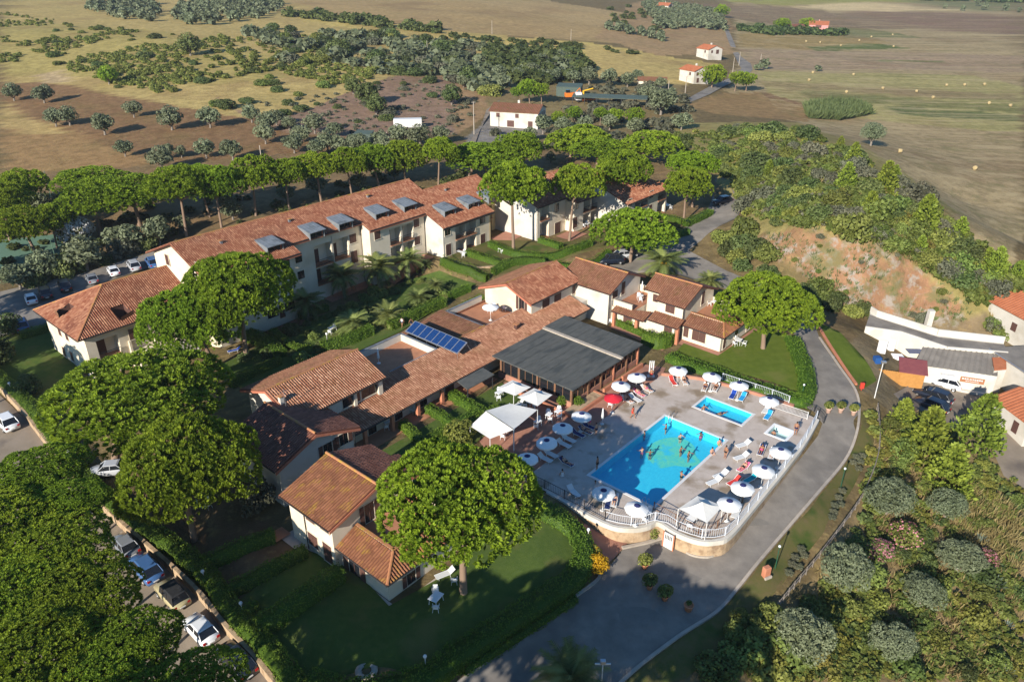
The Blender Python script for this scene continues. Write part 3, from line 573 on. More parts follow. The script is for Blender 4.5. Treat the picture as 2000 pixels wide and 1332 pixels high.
    def ridge(s,p,q,m='ridge_tile',r=.13):
        a=np.array(s.P(*p)); b_=np.array(s.P(*q)); L_=np.linalg.norm(b_-a); k=max(2,int(L_/.42)); d=(b_-a)/L_; sd=np.cross(d,(0,0,1)); sd/=np.linalg.norm(sd); up=np.cross(sd,d); b=MB(); b.tv=.5
        for i in range(k):
            b.tv=random.random(); p0=a+d*L_*i/k; p1=a+d*L_*((i+1)/k+.04/k); V=[]
            for pt,rad in ((p0,r*1.08),(p1,r*.92)):
                for c in range(5):
                    th=math.pi*c/4; V.append(pt+sd*math.cos(th)*rad*1.15+up*(math.sin(th)*rad+.03))
            b.add(V,[(c,c+1,c+6,c+5) for c in range(4)])
        return b.build('ridge_cap',M[m],s.root)
    def face(s,f,plane,c,z):
        "point on a facade: f = '+v','-u',..."
        return (c,plane,z) if f[1]=='v' else (plane,c,z)
    def panel(s,b,f,plane,c0,c1,z0,z1,d0,d1):
        sg=1 if f[0]=='+' else -1; p0,p1=sorted((plane+sg*d0,plane+sg*d1))
        if f[1]=='v': b.box(c0-s.uc,c1-s.uc,s.vc-p1,s.vc-p0,z0-s.z0,z1-s.z0)
        else: b.box(p0-s.uc,p1-s.uc,s.vc-c1,s.vc-c0,z0-s.z0,z1-s.z0)
    def window(s,f,plane,c,z,w=1.2,h=1.4,kind='shut',parent=None,open_=0):
        "shuttered window or door: frame and sill, then leaves (or a glass pane)"
        b=MB(); s.panel(b,f,plane,c-w/2-.08,c+w/2+.08,z-h/2-.1,z-h/2,-.02,.09); s.panel(b,f,plane,c-w/2-.06,c+w/2+.06,z+h/2,z+h/2+.07,-.02,.05)
        for sd in (-1,1): s.panel(b,f,plane,min(c+sd*w/2,c+sd*(w/2+.06)),max(c+sd*w/2,c+sd*(w/2+.06)),z-h/2,z+h/2,-.02,.05)
        fr=b.build('door' if h>1.75 else 'window',M['stucco'],parent or s.root)
        if kind=='shut':
            for sd in (-1,1):
                q=MB(); c0,c1=sorted((c+sd*.012,c+sd*(w/2-.01))); s.panel(q,f,plane,c0,c1,z-h/2+.01,z+h/2-.01,.0,.035)
                for k in range(5):
                    zz=z-h/2+.12+(h-.24)*k/5; s.panel(q,f,plane,c0+.07,c1-.07,zz,zz+(h-.24)/5-.05,.036,.05)
                q.build('shutter',M['shutter'],fr)
        else:
            q=MB(); s.panel(q,f,plane,c-w/2+.01,c+w/2-.01,z-h/2+.01,z+h/2-.01,.0,.02); q.build('pane',M['dark_glass'],fr)
            q=MB(); s.panel(q,f,plane,c-.03,c+.03,z-h/2,z+h/2,.022,.05); q.build('mullion',M['shutter'],fr)
            if open_:
                for sd in (-1,1):
                    q=MB(); c0,c1=sorted((c+sd*(w/2+.07),c+sd*(w+.02))); s.panel(q,f,plane,c0,c1,z-h/2+.01,z+h/2-.01,.051,.09); q.build('shutter',M['shutter'],fr)
        return fr
    def facade(s,u0,u1,v,z0,z1,holes,m='stucco',th=.3):
        us=sorted({u0,u1,*[h[0] for h in holes],*[h[1] for h in holes]}); zs=sorted({z0,z1,*[h[2] for h in holes],*[h[3] for h in holes]}); b=MB()
        for a,c in zip(us,us[1:]):
            col=[]
            for d,e in zip(zs,zs[1:]):
                um,zm=(a+c)/2,(d+e)/2
                if any(h[0]<um<h[1] and h[2]<zm<h[3] for h in holes): continue
                if col and abs(col[-1][1]-d)<1e-6: col[-1][1]=e
                else: col.append([d,e])
            for d,e in col: b.box(a-s.uc,c-s.uc,s.vc-v,s.vc-(v-th),d-s.z0,e-s.z0)
        return b.build('wall',M[m],s.root)
    def balcony(s,u0,u1,v,zf,zt,depth=1.5,rail=True,doorside=0,m='stucco'):
        b=MB(); P=lambda u0_,u1_,v0_,v1_,z0_,z1_: b.box(u0_-s.uc,u1_-s.uc,s.vc-v1_,s.vc-v0_,z0_-s.z0,z1_-s.z0)
        P(u0+.002,u1-.002,v-depth-.1,v-depth,zf-.15,zt); P(u0-.08,u0+.02,v-depth,v-.302,zf,zt); P(u1-.02,u1+.08,v-depth,v-.302,zf,zt); P(u0,u1,v-depth,v-.302,zt,zt+.1)
        o=b.build('balcony',M[m],s.root)
        s.box('floor_slab',u0-.01,u1+.01,v-depth,v+.22,zf-.16,zf,'terracotta_floor',o)
        dw=(u1-u0)*.5; dc=u0+.1+dw/2 if doorside==0 else u1-.1-dw/2
        q=MB(); s.panel(q,'+v',v-depth,dc-dw/2,dc+dw/2,zf+.02,zf+2.25,.0,.06); q.build('door',M['shutter'],o)
        if rail:
            q=MB(); s.panel(q,'+v',v+.16,u0,u1,zf+.95,zf+1.0,-.03,.03); s.panel(q,'+v',v+.16,u0,u1,zf+.12,zf+.16,-.02,.02)
            k=max(4,int((u1-u0)/.16))
            for i in range(k+1):
                uu=u0+(u1-u0)*i/k; q.tube([s.P(uu,v+.16,zf+.12),s.P(uu,v+.16,zf+.97)],.012,4,False)
            for sd in (u0+.02,u1-.02): q.tube([s.P(sd,v+.16,zf),s.P(sd,v+.16,zf+1)],.03,4)
            q.build('railing',M['dark_metal'],o)
        return o
    def parapet(s,pts,h,z,m='stucco',w=.22,cap='ridge_tile'):
        for (a,b_) in zip(pts,pts[1:]):
            u0,u1=sorted((a[0],b_[0])); v0,v1=sorted((a[1],b_[1]))
            if u1-u0<.01: u0-=w/2;u1+=w/2
            else: v0-=w/2;v1+=w/2
            o=s.box('parapet',u0,u1,v0,v1,z,z+h,m)
            s.box('coping',u0-.04,u1+.04,v0-.04,v1+.04,z+h+.002,z+h+.07,cap,o)
    def downpipe(s,u,v,z0,z1,m='gutter'):
        MB().tube([s.P(u,v,z1),s.P(u,v,z0)],.05,6).build('downpipe',M[m],s.root)
    def chimney(s,u,v,z,h=1.0,w=.5,m='stucco'):
        o=s.box('chimney',u-w/2,u+w/2,v-w/2,v+w/2,z,z+h,m); s.box('chimney_cap',u-w/2-.08,u+w/2+.08,v-w/2-.08,v+w/2+.08,z+h+.002,z+h+.1,'ridge_tile',o)

# ---- hotel, long wing
SL=.40; EZ,EV=7.83,-90.5
hz=lambda v: EZ-SL*(v-EV)
hb=Bld('hotel_building','long cream hotel wing with red tiled roofs, zinc dormers and brown shutters','building',66,-103,-1)
RV=-103.7; RZ=hz(RV)
# low west end with hipped roof
hb.facade(31,46.5,-101.4,-2.2,4.6,[(32.3,35.2,.8,3.6)],'stucco'); hb.balcony(32.3,35.2,-101.4,.8,3.6)
hb.box('wall',31,31.3,-114.7,-101.72,-2.2,4.6,'stucco'); hb.box('wall',31.3,50,-114.7,-114.4,-2.2,4.6,'stucco'); hb.box('wall',31.31,46.5,-101.70,-101.42,-2.2,.6,'stucco')
e0=4.75; r0=8.4; hs=[ray_plane(x,y,(30,-108,e0),(-(r0-e0)/7.2,0,1)) for x,y in ((108,612),(135,592),(147,599),(116,622))]
hf=[ray_plane(x,y,(0,-100.8,e0),(0,(r0-e0)/7.25,1)) for x,y in ((215,602),(240,594),(262,613),(238,628))]
hb.roof([(30,-115.3,e0),(30,-100.8,e0),(37.2,-108.05,r0)],'tile_hotel',holes=[hs])
hb.roof([(30,-100.8,e0),(47.5,-100.8,e0),(47.5,-108.05,r0),(37.2,-108.05,r0)],'tile_hotel',holes=[hf],seed=2)
hb.roof([(47,-115.3,e0),(30,-115.3,e0),(37.2,-108.05,r0),(47,-108.05,r0)],'tile_hotel',seed=3)
hb.ridge((37.2,-108.05,r0),(46.5,-108.05,r0)); hb.ridge((30,-100.8,e0+.05),(37.2,-108.05,r0)); hb.ridge((30,-115.3,e0+.05),(37.2,-108.05,r0))
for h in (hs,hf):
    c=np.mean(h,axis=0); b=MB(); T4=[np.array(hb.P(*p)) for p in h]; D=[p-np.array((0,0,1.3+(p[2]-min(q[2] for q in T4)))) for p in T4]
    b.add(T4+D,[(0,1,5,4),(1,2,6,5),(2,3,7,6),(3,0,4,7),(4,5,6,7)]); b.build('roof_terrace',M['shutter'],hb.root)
    ed=MB(); ed.add([T4[0]+np.array((0,0,.05)),T4[3]+np.array((0,0,.05)),T4[3]+np.array((0,0,.75)),T4[0]+np.array((0,0,.75))],[(0,1,2,3)]) if h is hs else ed.add([T4[2]+np.array((0,0,.02)),T4[3]+np.array((0,0,.02)),T4[3]+np.array((0,0,.6)),T4[2]+np.array((0,0,.6))],[(0,1,2,3)])
    ed.build('terrace_parapet',M['wood'],hb.root)
for x,y in ((116,646),(130,655)): v,z=on_u(x,y,31); hb.window('-u',31,v,z,1.0,1.5)
for x,y in ((126,687),(141,696)): v,z=on_u(x,y,31); hb.window('-u',31,v,z,1.0,1.5)
u,z=on_v(265,650,-101.4); hb.window('+v',-101.4,u,z,1.9,1.6)
for uu in (36.4,39.9): hb.box('pier',uu-.15,uu+.15,-101.38,-100.95,-2.2,2.2,'stucco')
hb.box('terrace_wall',36.6,44,-101.39,-99.6,-2.2,.6,'stucco'); hb.box('terrace_wall',40.2,43.9,-99.58,-98.2,-2.2,.4,'white_wall')
# main block: walls
wS1,wS2,wH2=-95.5,-97.8,-91.2
hb.gable(46.6,90.6,-111.4,-99.5,-2,RZ-SL*(111.4+RV)-.2,'u',RV,RZ-.2,name='wall')
q_=MB(); q_.poly([hb.P(46.55,-111.3,RZ-SL*(111.3+RV)-.18),hb.P(46.55,-95.6,hz(-95.6)-.18),hb.P(46.55,RV,RZ-.18)],.2,(1,0,0)); q_.build('gable_wall',M['stucco'],hb.root)
# front bodies under each roof step
f1=[(54.6,56.9,-.9,1.9)]
hb.facade(46.5,60.6,wS1,-2,hz(wS1)-.12,[]); hb.box('wall',46.5,46.8,-99.5,wS1-.301,-2,hz(-99.5)-.1,'stucco'); hb.box('wall',60.6,60.9,-98.1,wS1,-2,hz(wS1)-.2,'stucco')
b2=[(65.3,68.6,5.3,8.7),(69.0,72.0,5.3,8.7),(65.3,68.6,2.2,4.9)]
hb.facade(60.9,74.6,wS2,-2,hz(wS2)-.12,b2,'stucco')
for i,(a,c,d,e) in enumerate(b2): hb.balcony(a,c,wS2,d,e)
b3=[(78.8,81.2,5.7,8.5),(81.6,84.0,5.7,8.5),(78.8,81.2,2.4,5.3),(81.6,84.0,2.4,5.3)]
hb.facade(74.9,86.6,wS1,-2,hz(wS1)-.12,b3,'stucco_yellow' if False else 'stucco')
for i,(a,c,d,e) in enumerate(b3): hb.balcony(a,c,wS1,d,e,rail=i<2)
hb.gable(74.6,74.9,-98.1,wS1,-2,hz(-98.1)-.1,'u',-98.09,hz(-98.09)-.1) if False else None
def side(bld,u,va,vb,z0,zf,m='stucco'):
    "end wall of a projecting bay, its top following the roof slope"
    b=MB(); Q=[bld.P(u,va,z0),bld.P(u,vb,z0),bld.P(u,vb,zf(vb)-.1),bld.P(u,va,zf(va)-.1)]; b.poly(Q,.3,(1,0,0)); return b.build('wall',M[m],bld.root)
side(hb,74.6,-98.2,wS1,-2,hz)
b4=[(89.9,92.4,4.8,7.2),(92.6,95.1,4.8,7.2),(89.9,92.4,2.2,4.4),(92.6,95.1,2.2,4.4)]
hb.facade(87.2,98.6,wH2,-.5,hz(wH2)-.12,b4)
for i,(a,c,d,e) in enumerate(b4): hb.balcony(a,c,wH2,d,e,rail=i<2)
side(hb,86.9,-96.5,wH2,-.8,hz,'white_wall'); hb.box('wall',98.6,98.9,-97,wH2,-.5,hz(wH2)-.3,'stucco_yellow')
hb.facade(98.9,104,-94.6,0,8.6,[(100.2,103,4.9,7.4),(100.2,103,2.2,4.6)],'stucco_yellow'); hb.balcony(100.2,103,-94.6,4.9,7.4,m='stucco_yellow'); hb.balcony(100.2,103,-94.6,2.2,4.6,rail=False,m='stucco_yellow')
hb.gable(90.6,104,-108,-96.6,-.5,hz(-100.2)-SL*7.8-.2,'u',-100.2,hz(-100.2)-.2)
# roofs, all on one slope
ev=lambda v:(v,hz(v))
def hroof(u0,u1,va,vb,seed): hb.roof([(u0,va,hz(va)),(u1,va,hz(va)),(u1,vb,hz(vb)),(u0,vb,hz(vb))],'tile_hotel',seed=seed)
hroof(45.7,61.1,-94.9,RV,11); hroof(61.1,74.3,-97.1,RV,12); hroof(74.3,86.5,-94.9,RV,13); hroof(86.5,91.0,-90.5,RV,14); hroof(91.0,99.3,-90.5,-100.2,15); hroof(99.3,105,-94.0,-100.2,16)
hb.roof([(91,-112.3,hz(RV)-SL*(112.3+RV)),(45.7,-112.3,hz(RV)-SL*(112.3+RV)),(45.7,RV,RZ),(91,RV,RZ)],'tile_hotel',seed=17)
hb.roof([(105,-108.8,hz(-100.2)-SL*8.6),(91,-108.8,hz(-100.2)-SL*8.6),(91,-100.2,hz(-100.2)),(105,-100.2,hz(-100.2))],'tile_hotel',seed=18)
hb.ridge((45.7,RV,RZ),(91,RV,RZ)); hb.ridge((91,-100.2,hz(-100.2)),(105,-100.2,hz(-100.2)))
for a,b_,v in ((61.0,74.4,-97.02),(74.2,86.5,-94.82),(45.7,61.1,-94.82),(86.4,99.3,-90.42)):
    hb.box('fascia',a,b_,v-.1,v-.02,hz(v)-.34,hz(v)-.145,'fascia' if v!=-90.42 else 'gutter')
def dormer(px,py):
    p=ray_plane(px,py,(0,EV,EZ+.95),(0,SL,1)); u=float(p[0]); vf=float(p[1])+1.15; w=2.7; zf=hz(vf)+1.2; vb=vf-3.0; zb=zf+.45
    b=MB(); b.poly([hb.P(u-w/2-.15,vf+.25,zf-.03),hb.P(u+w/2+.15,vf+.25,zf-.03),hb.P(u+w/2+.15,vb,zb),hb.P(u-w/2-.15,vb,zb)],.1)
    for k in range(1,5):
        uu=u-w/2+w*k/5; b.poly([hb.P(uu-.02,vf+.25,zf+.0),hb.P(uu+.02,vf+.25,zf+.0),hb.P(uu+.02,vb,zb+.03),hb.P(uu-.02,vb,zb+.03)],.03)
    d=b.build('dormer',M['zinc'],hb.root)
    q=MB()
    for sd in (-1,1):
        uu=u+sd*w/2; q.poly([hb.P(uu,vf,hz(vf)-.1),hb.P(uu,vf,zf-.1),hb.P(uu,vb,zb-.1),hb.P(uu,vb,hz(vb)-.1)],.1,(-sd,0,0))
    q.build('cheek',M['zinc'],d)
    hb.box('window',u-w/2+.1,u+w/2-.1,vf-.5,vf-.45,hz(vf)-.1,zf-.1,'dark_glass',d); hb.box('post',u-.08,u+.08,vf-.44,vf-.35,hz(vf)-.1,zf-.1,'shutter',d)
    hb.box('post',u+w/2-.3,u+w/2-.1,vf-.44,vf-.3,hz(vf)-.1,zf-.1,'fascia',d)
for p in ((737,409),(792,395),(870,404),(916,390),(666,428),(610,445),(528,472),(955,378)): dormer(*p)
def pw(bld,f,plane,pts,w,h,kind='shut',**k):
    for x,y in pts:
        c,z=(on_v if f[1]=='v' else on_u)(x,y,plane); bld.window(f,plane,c,z,w,h,kind,**k)
pw(hb,'+v',wS1,[(737,459),(813,436),(815,470)],1.3,1.5); pw(hb,'+v',wS1,[(559,515),(583,505),(588,537)],1.2,1.3,'glass')
pw(hb,'+v',wS1,[(533,612),(565,598)],1.9,1.3,'glass'); pw(hb,'+v',wS1,[(551,608)],1.0,2.1); pw(hb,'+v',wS2,[(689,466)],1.4,1.5); pw(hb,'+v',wS2,[(692,502)],1.4,2.1)
pw(hb,'+v',wH2,[(874,453),(942,430)],1.4,1.3,'glass'); pw(hb,'+v',wH2,[(876,488),(943,468)],1.3,2.1); pw(hb,'+v',-94.6,[(972,460)],1.0,2.0)
hb.window('-u',46.5,-107.2,9.6,1.0,1.6)
for (x,y) in ((590,490),(680,375),(540,398),(815,352),(895,352)): pass
for u,v in ((52,-101),(64,-101.5),(80,-102),(95,-98.5)):
    hb.chimney(u,v,hz(v)-.3,.75,.35,'zinc')
hb.downpipe(74.45,-97.6,-1,hz(-97.6)-.2); hb.downpipe(69.0-.2,wS2+.08,-1,9.6,'alu')

# ---- hotel, east wing
eb=Bld('hotel_building','cream hotel east wing with stepped balconies behind umbrella pines','building',119,-86,2.4)
s4=.36; h4=lambda v: 8.9-s4*(v+83.6)
wa,wb,wc=-84.2,-82.2,-75.6
A4=[(104.6,107.2,6.0,8.5),(104.6,107.2,2.5,5.5)]; eb.facade(104,112.6,wa,1.8,8.95,A4)
for a,c,d,e in A4: eb.balcony(a,c,wa,d,e,rail=d>4)
B4=[(115.2,117.4,5.6,7.7),(117.7,119.9,5.6,7.7),(115.2,117.4,2.5,5.1),(117.7,119.9,2.5,5.1)]; eb.facade(112.6,121.5,wb,1.8,8.1,B4)
for a,c,d,e in B4: eb.balcony(a,c,wb,d,e,rail=d>4)
C4=[(122.6,124.7,5.7,7.4),(124.9,127.0,5.7,7.4),(131.1,134,5.5,7.4),(131.1,134,2.6,5.1)]; eb.facade(119.8,134.2,wc,1.8,7.7,C4)
for a,c,d,e in C4: eb.balcony(a,c,wc,d,e,rail=d>4)
eb.gable(104,104.3,-97.5,wa,1.5,8.95,'u',-90.9,11.4,'white_wall'); eb.box('wall',112.3,112.6,-84.5,wb,1.8,8.1,'stucco'); 
eb.gable(119.5,119.8,-93,wc,1.8,7.6,'u',-84.3,10.7,'white_wall'); eb.box('wall',134.2,134.5,-93,wc,1.8,7.6,'white_wall'); eb.box('wall',104.3,134.2,-97.6,-97.3,1.8,7.6,'stucco')
eb.roof([(103.3,-83.6,8.9),(112.4,-83.6,8.9),(112.4,-91,11.56),(103.3,-91,11.56)],'tile_hotel',seed=21)
eb.roof([(112.4,-81.6,8.18),(119.6,-81.6,8.18),(119.6,-91,11.56),(112.4,-91,11.56)],'tile_hotel',seed=22)
eb.roof([(119.2,-74.9,7.6),(135,-74.9,7.6),(129,-84.3,11.0),(119.2,-84.3,11.0)],'tile_hotel',seed=23)
eb.roof([(135,-74.9,7.6),(135,-93.7,7.6),(129,-84.3,11.0)],'tile_orange',seed=24); eb.roof([(135,-93.7,7.6),(119.2,-93.7,7.6),(119.2,-84.3,11.0),(129,-84.3,11.0)],'tile_orange',seed=25)
eb.roof([(119.2,-98.2,8.97),(103.3,-98.2,8.97),(103.3,-91,11.56),(119.2,-91,11.56)],'tile_hotel',seed=26)
eb.ridge((103.3,-91,11.56),(119.4,-91,11.56)); eb.ridge((119.2,-84.3,11.0),(129,-84.3,11.0)); eb.ridge((129,-84.3,11.0),(135,-74.9,7.65))
pw(eb,'+v',wa,[(1087,406)],1.3,1.6,'glass'); pw(eb,'+v',wa,[(1089,445)],1.8,2.2); pw(eb,'+v',wb,[(1126,402)],1.3,1.3,'glass'); pw(eb,'+v',wb,[(1123,435)],1.4,2.1); pw(eb,'+v',wc,[(1272,380),(1230,396)],1.3,1.4,'glass'); pw(eb,'+v',wc,[(1270,410)],1.2,2.1)

# ---- front cottage (two storeys, low wing wrapped in a lean-to roof, roof terrace)
cb=Bld('cottage','cream two storey cottage with lichened roof and terrace beside the curved lawn','cottage',33,-46,0)
cb.gable(29.3,38.9,-53.0,-46.5,-.3,5.15,'v',34.3,6.75)
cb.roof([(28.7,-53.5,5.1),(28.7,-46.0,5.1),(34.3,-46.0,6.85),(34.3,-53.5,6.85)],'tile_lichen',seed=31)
cb.roof([(39.5,-50.4,5.1),(39.5,-53.5,5.1),(34.3,-53.5,6.85),(34.3,-50.4,6.85)],'tile_dark',seed=32); cb.roof([(40.4,-46.0,4.85),(40.4,-50.4,4.85),(34.3,-50.4,6.85),(34.3,-46.0,6.85)],'tile_dark',seed=33)  # back slopes: their shadow side is painted in with the darker tile
cb.ridge((34.3,-53.5,6.88),(34.3,-46.0,6.88))
cb.box('fascia',28.72,39.4,-46.02,-45.94,4.72,4.9,'fascia') if False else None
for a,b_ in (((28.7,-45.96,5.0),(34.3,-45.96,6.75)),((34.3,-45.96,6.75),(40.4,-45.96,4.75)),((28.7,-53.54,5.0),(34.3,-53.54,6.75))):
    q=MB(); q.poly([cb.P(*a),cb.P(*b_),cb.P(b_[0],b_[1],b_[2]-.28),cb.P(a[0],a[1],a[2]-.28)],.06,(0,1 if a[1]<-50 else -1,0)); q.build('bargeboard',M['fascia'],cb.root)
cb.box('wall',29.9,34.0,-46.48,-40.0,-.3,2.75,'stucco'); cb.box('wall',34.0,38.9,-46.48,-40.02,-.3,2.78,'stucco')
cb.box('terrace_floor',31.9,38.8,-46.47,-41.3,2.8,2.88,'terracotta_floor'); cb.box('porch_post',29.9,30.1,-40.2,-40.0,-.3,2.5,'stucco') if False else None
cb.roof([(29.4,-46.45,2.55),(29.4,-39.4,2.55),(31.7,-41.2,3.55),(31.7,-46.45,3.55)],'tile_lichen',seed=34)
cb.roof([(29.4,-39.4,2.55),(38.9,-39.4,2.55),(38.9,-41.2,3.55),(31.7,-41.2,3.55)],'tile_lichen',seed=35)
cb.ridge((29.4,-39.4,2.58),(31.7,-41.2,3.58))
cb.parapet([(31.9,-46.4),(31.9,-41.35)],.75,2.85); cb.parapet([(31.9,-41.35),(38.8,-41.35)],.75,2.85); cb.parapet([(38.8,-46.4),(38.8,-41.5)],.75,2.85)
pw(cb,'-u',29.3,[(605,1007),(633,1025)],1.35,1.35); pw(cb,'-u',29.3,[(612,1055)],1.5,1.5); pw(cb,'-u',29.3,[(641,1080)],1.3,2.2)
pw(cb,'-u',29.9,[(693,1109)],1.5,2.1,'glass',open_=1); pw(cb,'+v',-40.0,[(803,1127)],1.0,1.3,'glass',open_=1)
cb.window('+v',-46.5,33.5,3.95,1.1,2.1,'glass',open_=1); cb.downpipe(29.22,-50.6,0,5.0)
b=MB()
for i in range(9): b.box(30.2+i*.3-cb.uc,30.2+(i+1)*.3-cb.uc,cb.vc+53.02,cb.vc+54.3,-.3,.2+i*.3-.15)
b.build('outside_stair',M['kerb'],cb.root)
b=MB()
for i in range(20): 
    uu=30.2+i*.14; zz=.1+i*.14; b.tube([cb.P(uu,-54.3,zz),cb.P(uu,-54.3,zz+.95)],.02,4,False)
b.tube([cb.P(30.1,-54.3,.95),cb.P(32.9,-54.3,3.75)],.04,5); b.build('stair_railing',M['wood'],cb.root)
sheet('terrace_ramp',uvl([(27.6,-54.9),(29.2,-54.9),(29.2,-53.4),(27.6,-53.4)]),'terracotta_floor',.3,1,label='terracotta step at the foot of the outside stair',cat='step')
def bench_like(): pass
# ---- brown roofed cottage behind it
c2=Bld('cottage','dark roofed cottage shaded by big pines behind the front cottage','cottage',36,-61,0)
c2.gable(31.3,40.4,-65.6,-57.5,-.3,5.05,'v',35.6,6.75,'white_wall')
c2.roof([(30.6,-66,4.95),(30.6,-57,4.95),(35.6,-57,6.85),(35.6,-66,6.85)],'tile_dark',seed=41)  # tree shade on this roof is put into the darker tile colour
c2.roof([(41.0,-57,4.95),(41.0,-66,4.95),(35.6,-66,6.85),(35.6,-57,6.85)],'tile_dark',seed=42)
c2.ridge((35.6,-66,6.88),(35.6,-57,6.88))
for a,b_ in (((30.6,-56.96,4.85),(35.6,-56.96,6.75)),((35.6,-56.96,6.75),(41.0,-56.96,4.85))):
    q=MB(); q.poly([c2.P(*a),c2.P(*b_),c2.P(b_[0],b_[1],b_[2]-.3),c2.P(a[0],a[1],a[2]-.3)],.06,(0,-1,0)); q.build('bargeboard',M['fascia'],c2.root)
pw(c2,'+v',-57.5,[(641,882)],1.1,2.2,'glass',open_=1); pw(c2,'+v',-57.5,[(671,857)],1.1,1.4,'glass',open_=1)
c2.downpipe(40.5,-57.42,0,4.9); c2.chimney(37,-65.0,6.0,1.4,.45,'white_wall')
sa=MB(); sa.tube([c2.P(37.0,-64.2,6.2),c2.P(37.0,-64.2,8.6)],.03,5); sa.tube([c2.P(36.5,-64.2,8.3),c2.P(37.5,-64.2,8.3)],.02,4); sa.tube([c2.P(36.7,-64.2,8.0),c2.P(37.3,-64.2,8.0)],.02,4); sa.build('antenna',M['alu'],c2.root)

# ---- central range: low tiled roof with raised blocks at both ends and two roof terraces
rb=Bld('restaurant_building','long low tiled central building with roof terraces and solar panels','building',63,-66,0)
rb.gable(37.2,48.8,-72.2,-62.9,-.3,5.55,'u',-67.3,7.3,'white_wall')
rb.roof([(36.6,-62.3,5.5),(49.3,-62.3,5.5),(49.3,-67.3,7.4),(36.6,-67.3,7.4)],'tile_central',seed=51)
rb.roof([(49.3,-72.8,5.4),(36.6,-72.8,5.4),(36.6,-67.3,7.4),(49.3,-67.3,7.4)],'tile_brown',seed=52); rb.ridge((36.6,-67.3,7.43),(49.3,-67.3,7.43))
pw(rb,'+v',-62.9,[(686,780),(722,762)],2.5,1.35,'glass'); 
rb.box('column',48.2,48.8,-62.88,-62.5,2.9,5.3,'stucco'); rb.box('column',44.7,45.1,-62.88,-62.6,2.9,5.3,'stucco')
fr=lambda v: 2.5+(-59.3-v)*.26
rb.roof([(41.4,-59.3,2.5),(86.0,-59.3,2.5),(86.0,-62.6,fr(-62.6)),(86.0,-65.0,fr(-65)),(41.4,-65.0,fr(-65))],'tile_central',seed=53,fascia='gutter')
rb.box('wall',41.5,85.6,-65.4,-60.9,-.3,2.45,'stucco'); rb.box('wall',49,77,-73.0,-65.41,-.3,2.5,'stucco')
for uu in (43.5,47.5,51.5,55.5,60.5): rb.box('porch_pillar',uu-.2,uu+.2,-59.85,-59.45,-.2,2.4,'brick_red')
rb.box('porch_floor',41.5,64.4,-60.88,-58.6,-.3,.14,'terracotta_floor')
for uu in (45.5,49.5,53.5): rb.window('+v',-60.9,uu,1.15,1.2,2.0,'glass')
rb.window('+v',-60.9,58,1.15,1.6,2.0)
# terraces
rb.box('terrace_floor',49.3,60,-71.9,-65.02,2.51,2.95,'terracotta_floor'); rb.box('terrace_floor',69.2,76.6,-72.4,-65.02,2.51,2.95,'terracotta_floor')
rb.parapet([(49.4,-72.0),(60.0,-72.0)],1.05,2.9,'white_wall',cap='zinc'); rb.parapet([(60.0,-72.1),(60.0,-65.1)],1.05,2.9,'white_wall',cap='zinc'); rb.parapet([(52.2,-65.1),(60.1,-65.1)],1.0,2.9,'white_wall',cap='zinc')
rb.parapet([(69.0,-72.5),(69.0,-65.1)],1.05,2.9,'white_wall',cap='zinc'); rb.parapet([(69.0,-72.5),(76.4,-72.5)],1.05,2.9,'white_wall',cap='zinc'); rb.parapet([(69.0,-65.1),(76.4,-65.1)],.95,2.9,'white_wall',cap='zinc')
rb.roof([(61.6,-73.4,2.95),(61.6,-65.0,2.95),(68.9,-65.0,4.0),(68.9,-73.4,4.0)],'tile_brown',seed=54,gut=False)
rb.roof([(77,-74.2,2.5),(49.2,-74.2,2.5),(49.2,-72.1,3.1),(77,-72.1,3.1)],'tile_brown',seed=55)
rb.ridge((62.2,-65.0,4.02),(69,-65.0,4.05)); rb.box('roof_edge',60.15,61.6,-73.2,-62.3,2.9,3.25,'zinc') if False else None
# solar array on its frame
sp=MB(); sp.poly([rb.P(60.7,-71.9,4.1),rb.P(60.7,-62.0,4.1),rb.P(62.6,-62.0,5.0),rb.P(62.6,-71.9,5.0)],.08)
so=sp.build('solar_array',M['alu'],rb.root)
for i in range(8):
    v0=-71.8+i*9.7/8; q=MB(); q.poly([rb.P(60.8,v0+.06,4.16),rb.P(60.8,v0+1.13,4.16),rb.P(62.5,v0+1.13,4.97),rb.P(62.5,v0+.06,4.97)],.02); q.build('solar_panel',M['solar'],so)
q=MB()
for i in range(6):
    v0=-71.6+i*1.9; q.tube([rb.P(62.5,v0,4.9),rb.P(63.4,v0,3.3)],.03,4,False); q.tube([rb.P(60.8,v0,4.0),rb.P(60.8,v0,3.0)],.03,4,False)
q.build('rack',M['alu'],so)
rb.chimney(72.5,-62.2,fr(-62.2)-.1,.75,.5,'shutter')
# raised north block
rb.gable(76.9,87.7,-72.2,-63.2,-.3,5.55,'u',-67.4,7.3,'stucco')
rb.roof([(76.2,-62.6,5.5),(88.0,-62.6,5.5),(88.0,-67.4,7.4),(76.2,-67.4,7.4)],'tile_hotel',seed=56); rb.roof([(88.0,-72.8,5.4),(76.2,-72.8,5.4),(76.2,-67.4,7.4),(88.0,-67.4,7.4)],'tile_brown',seed=57); rb.ridge((76.2,-67.4,7.43),(88.0,-67.4,7.43))
for a,b_ in (((76.16,-62.6,5.42),(76.16,-67.4,7.32)),((76.16,-67.4,7.32),(76.16,-72.8,5.32)),((36.56,-62.3,5.42),(36.56,-67.3,7.32)),((36.56,-67.3,7.32),(36.56,-72.8,5.32))):
    q=MB(); q.poly([rb.P(*a),rb.P(*b_),rb.P(b_[0],b_[1],b_[2]-.28),rb.P(a[0],a[1],a[2]-.28)],.06,(-1,0,0)); q.build('bargeboard',M['fascia'],rb.root)
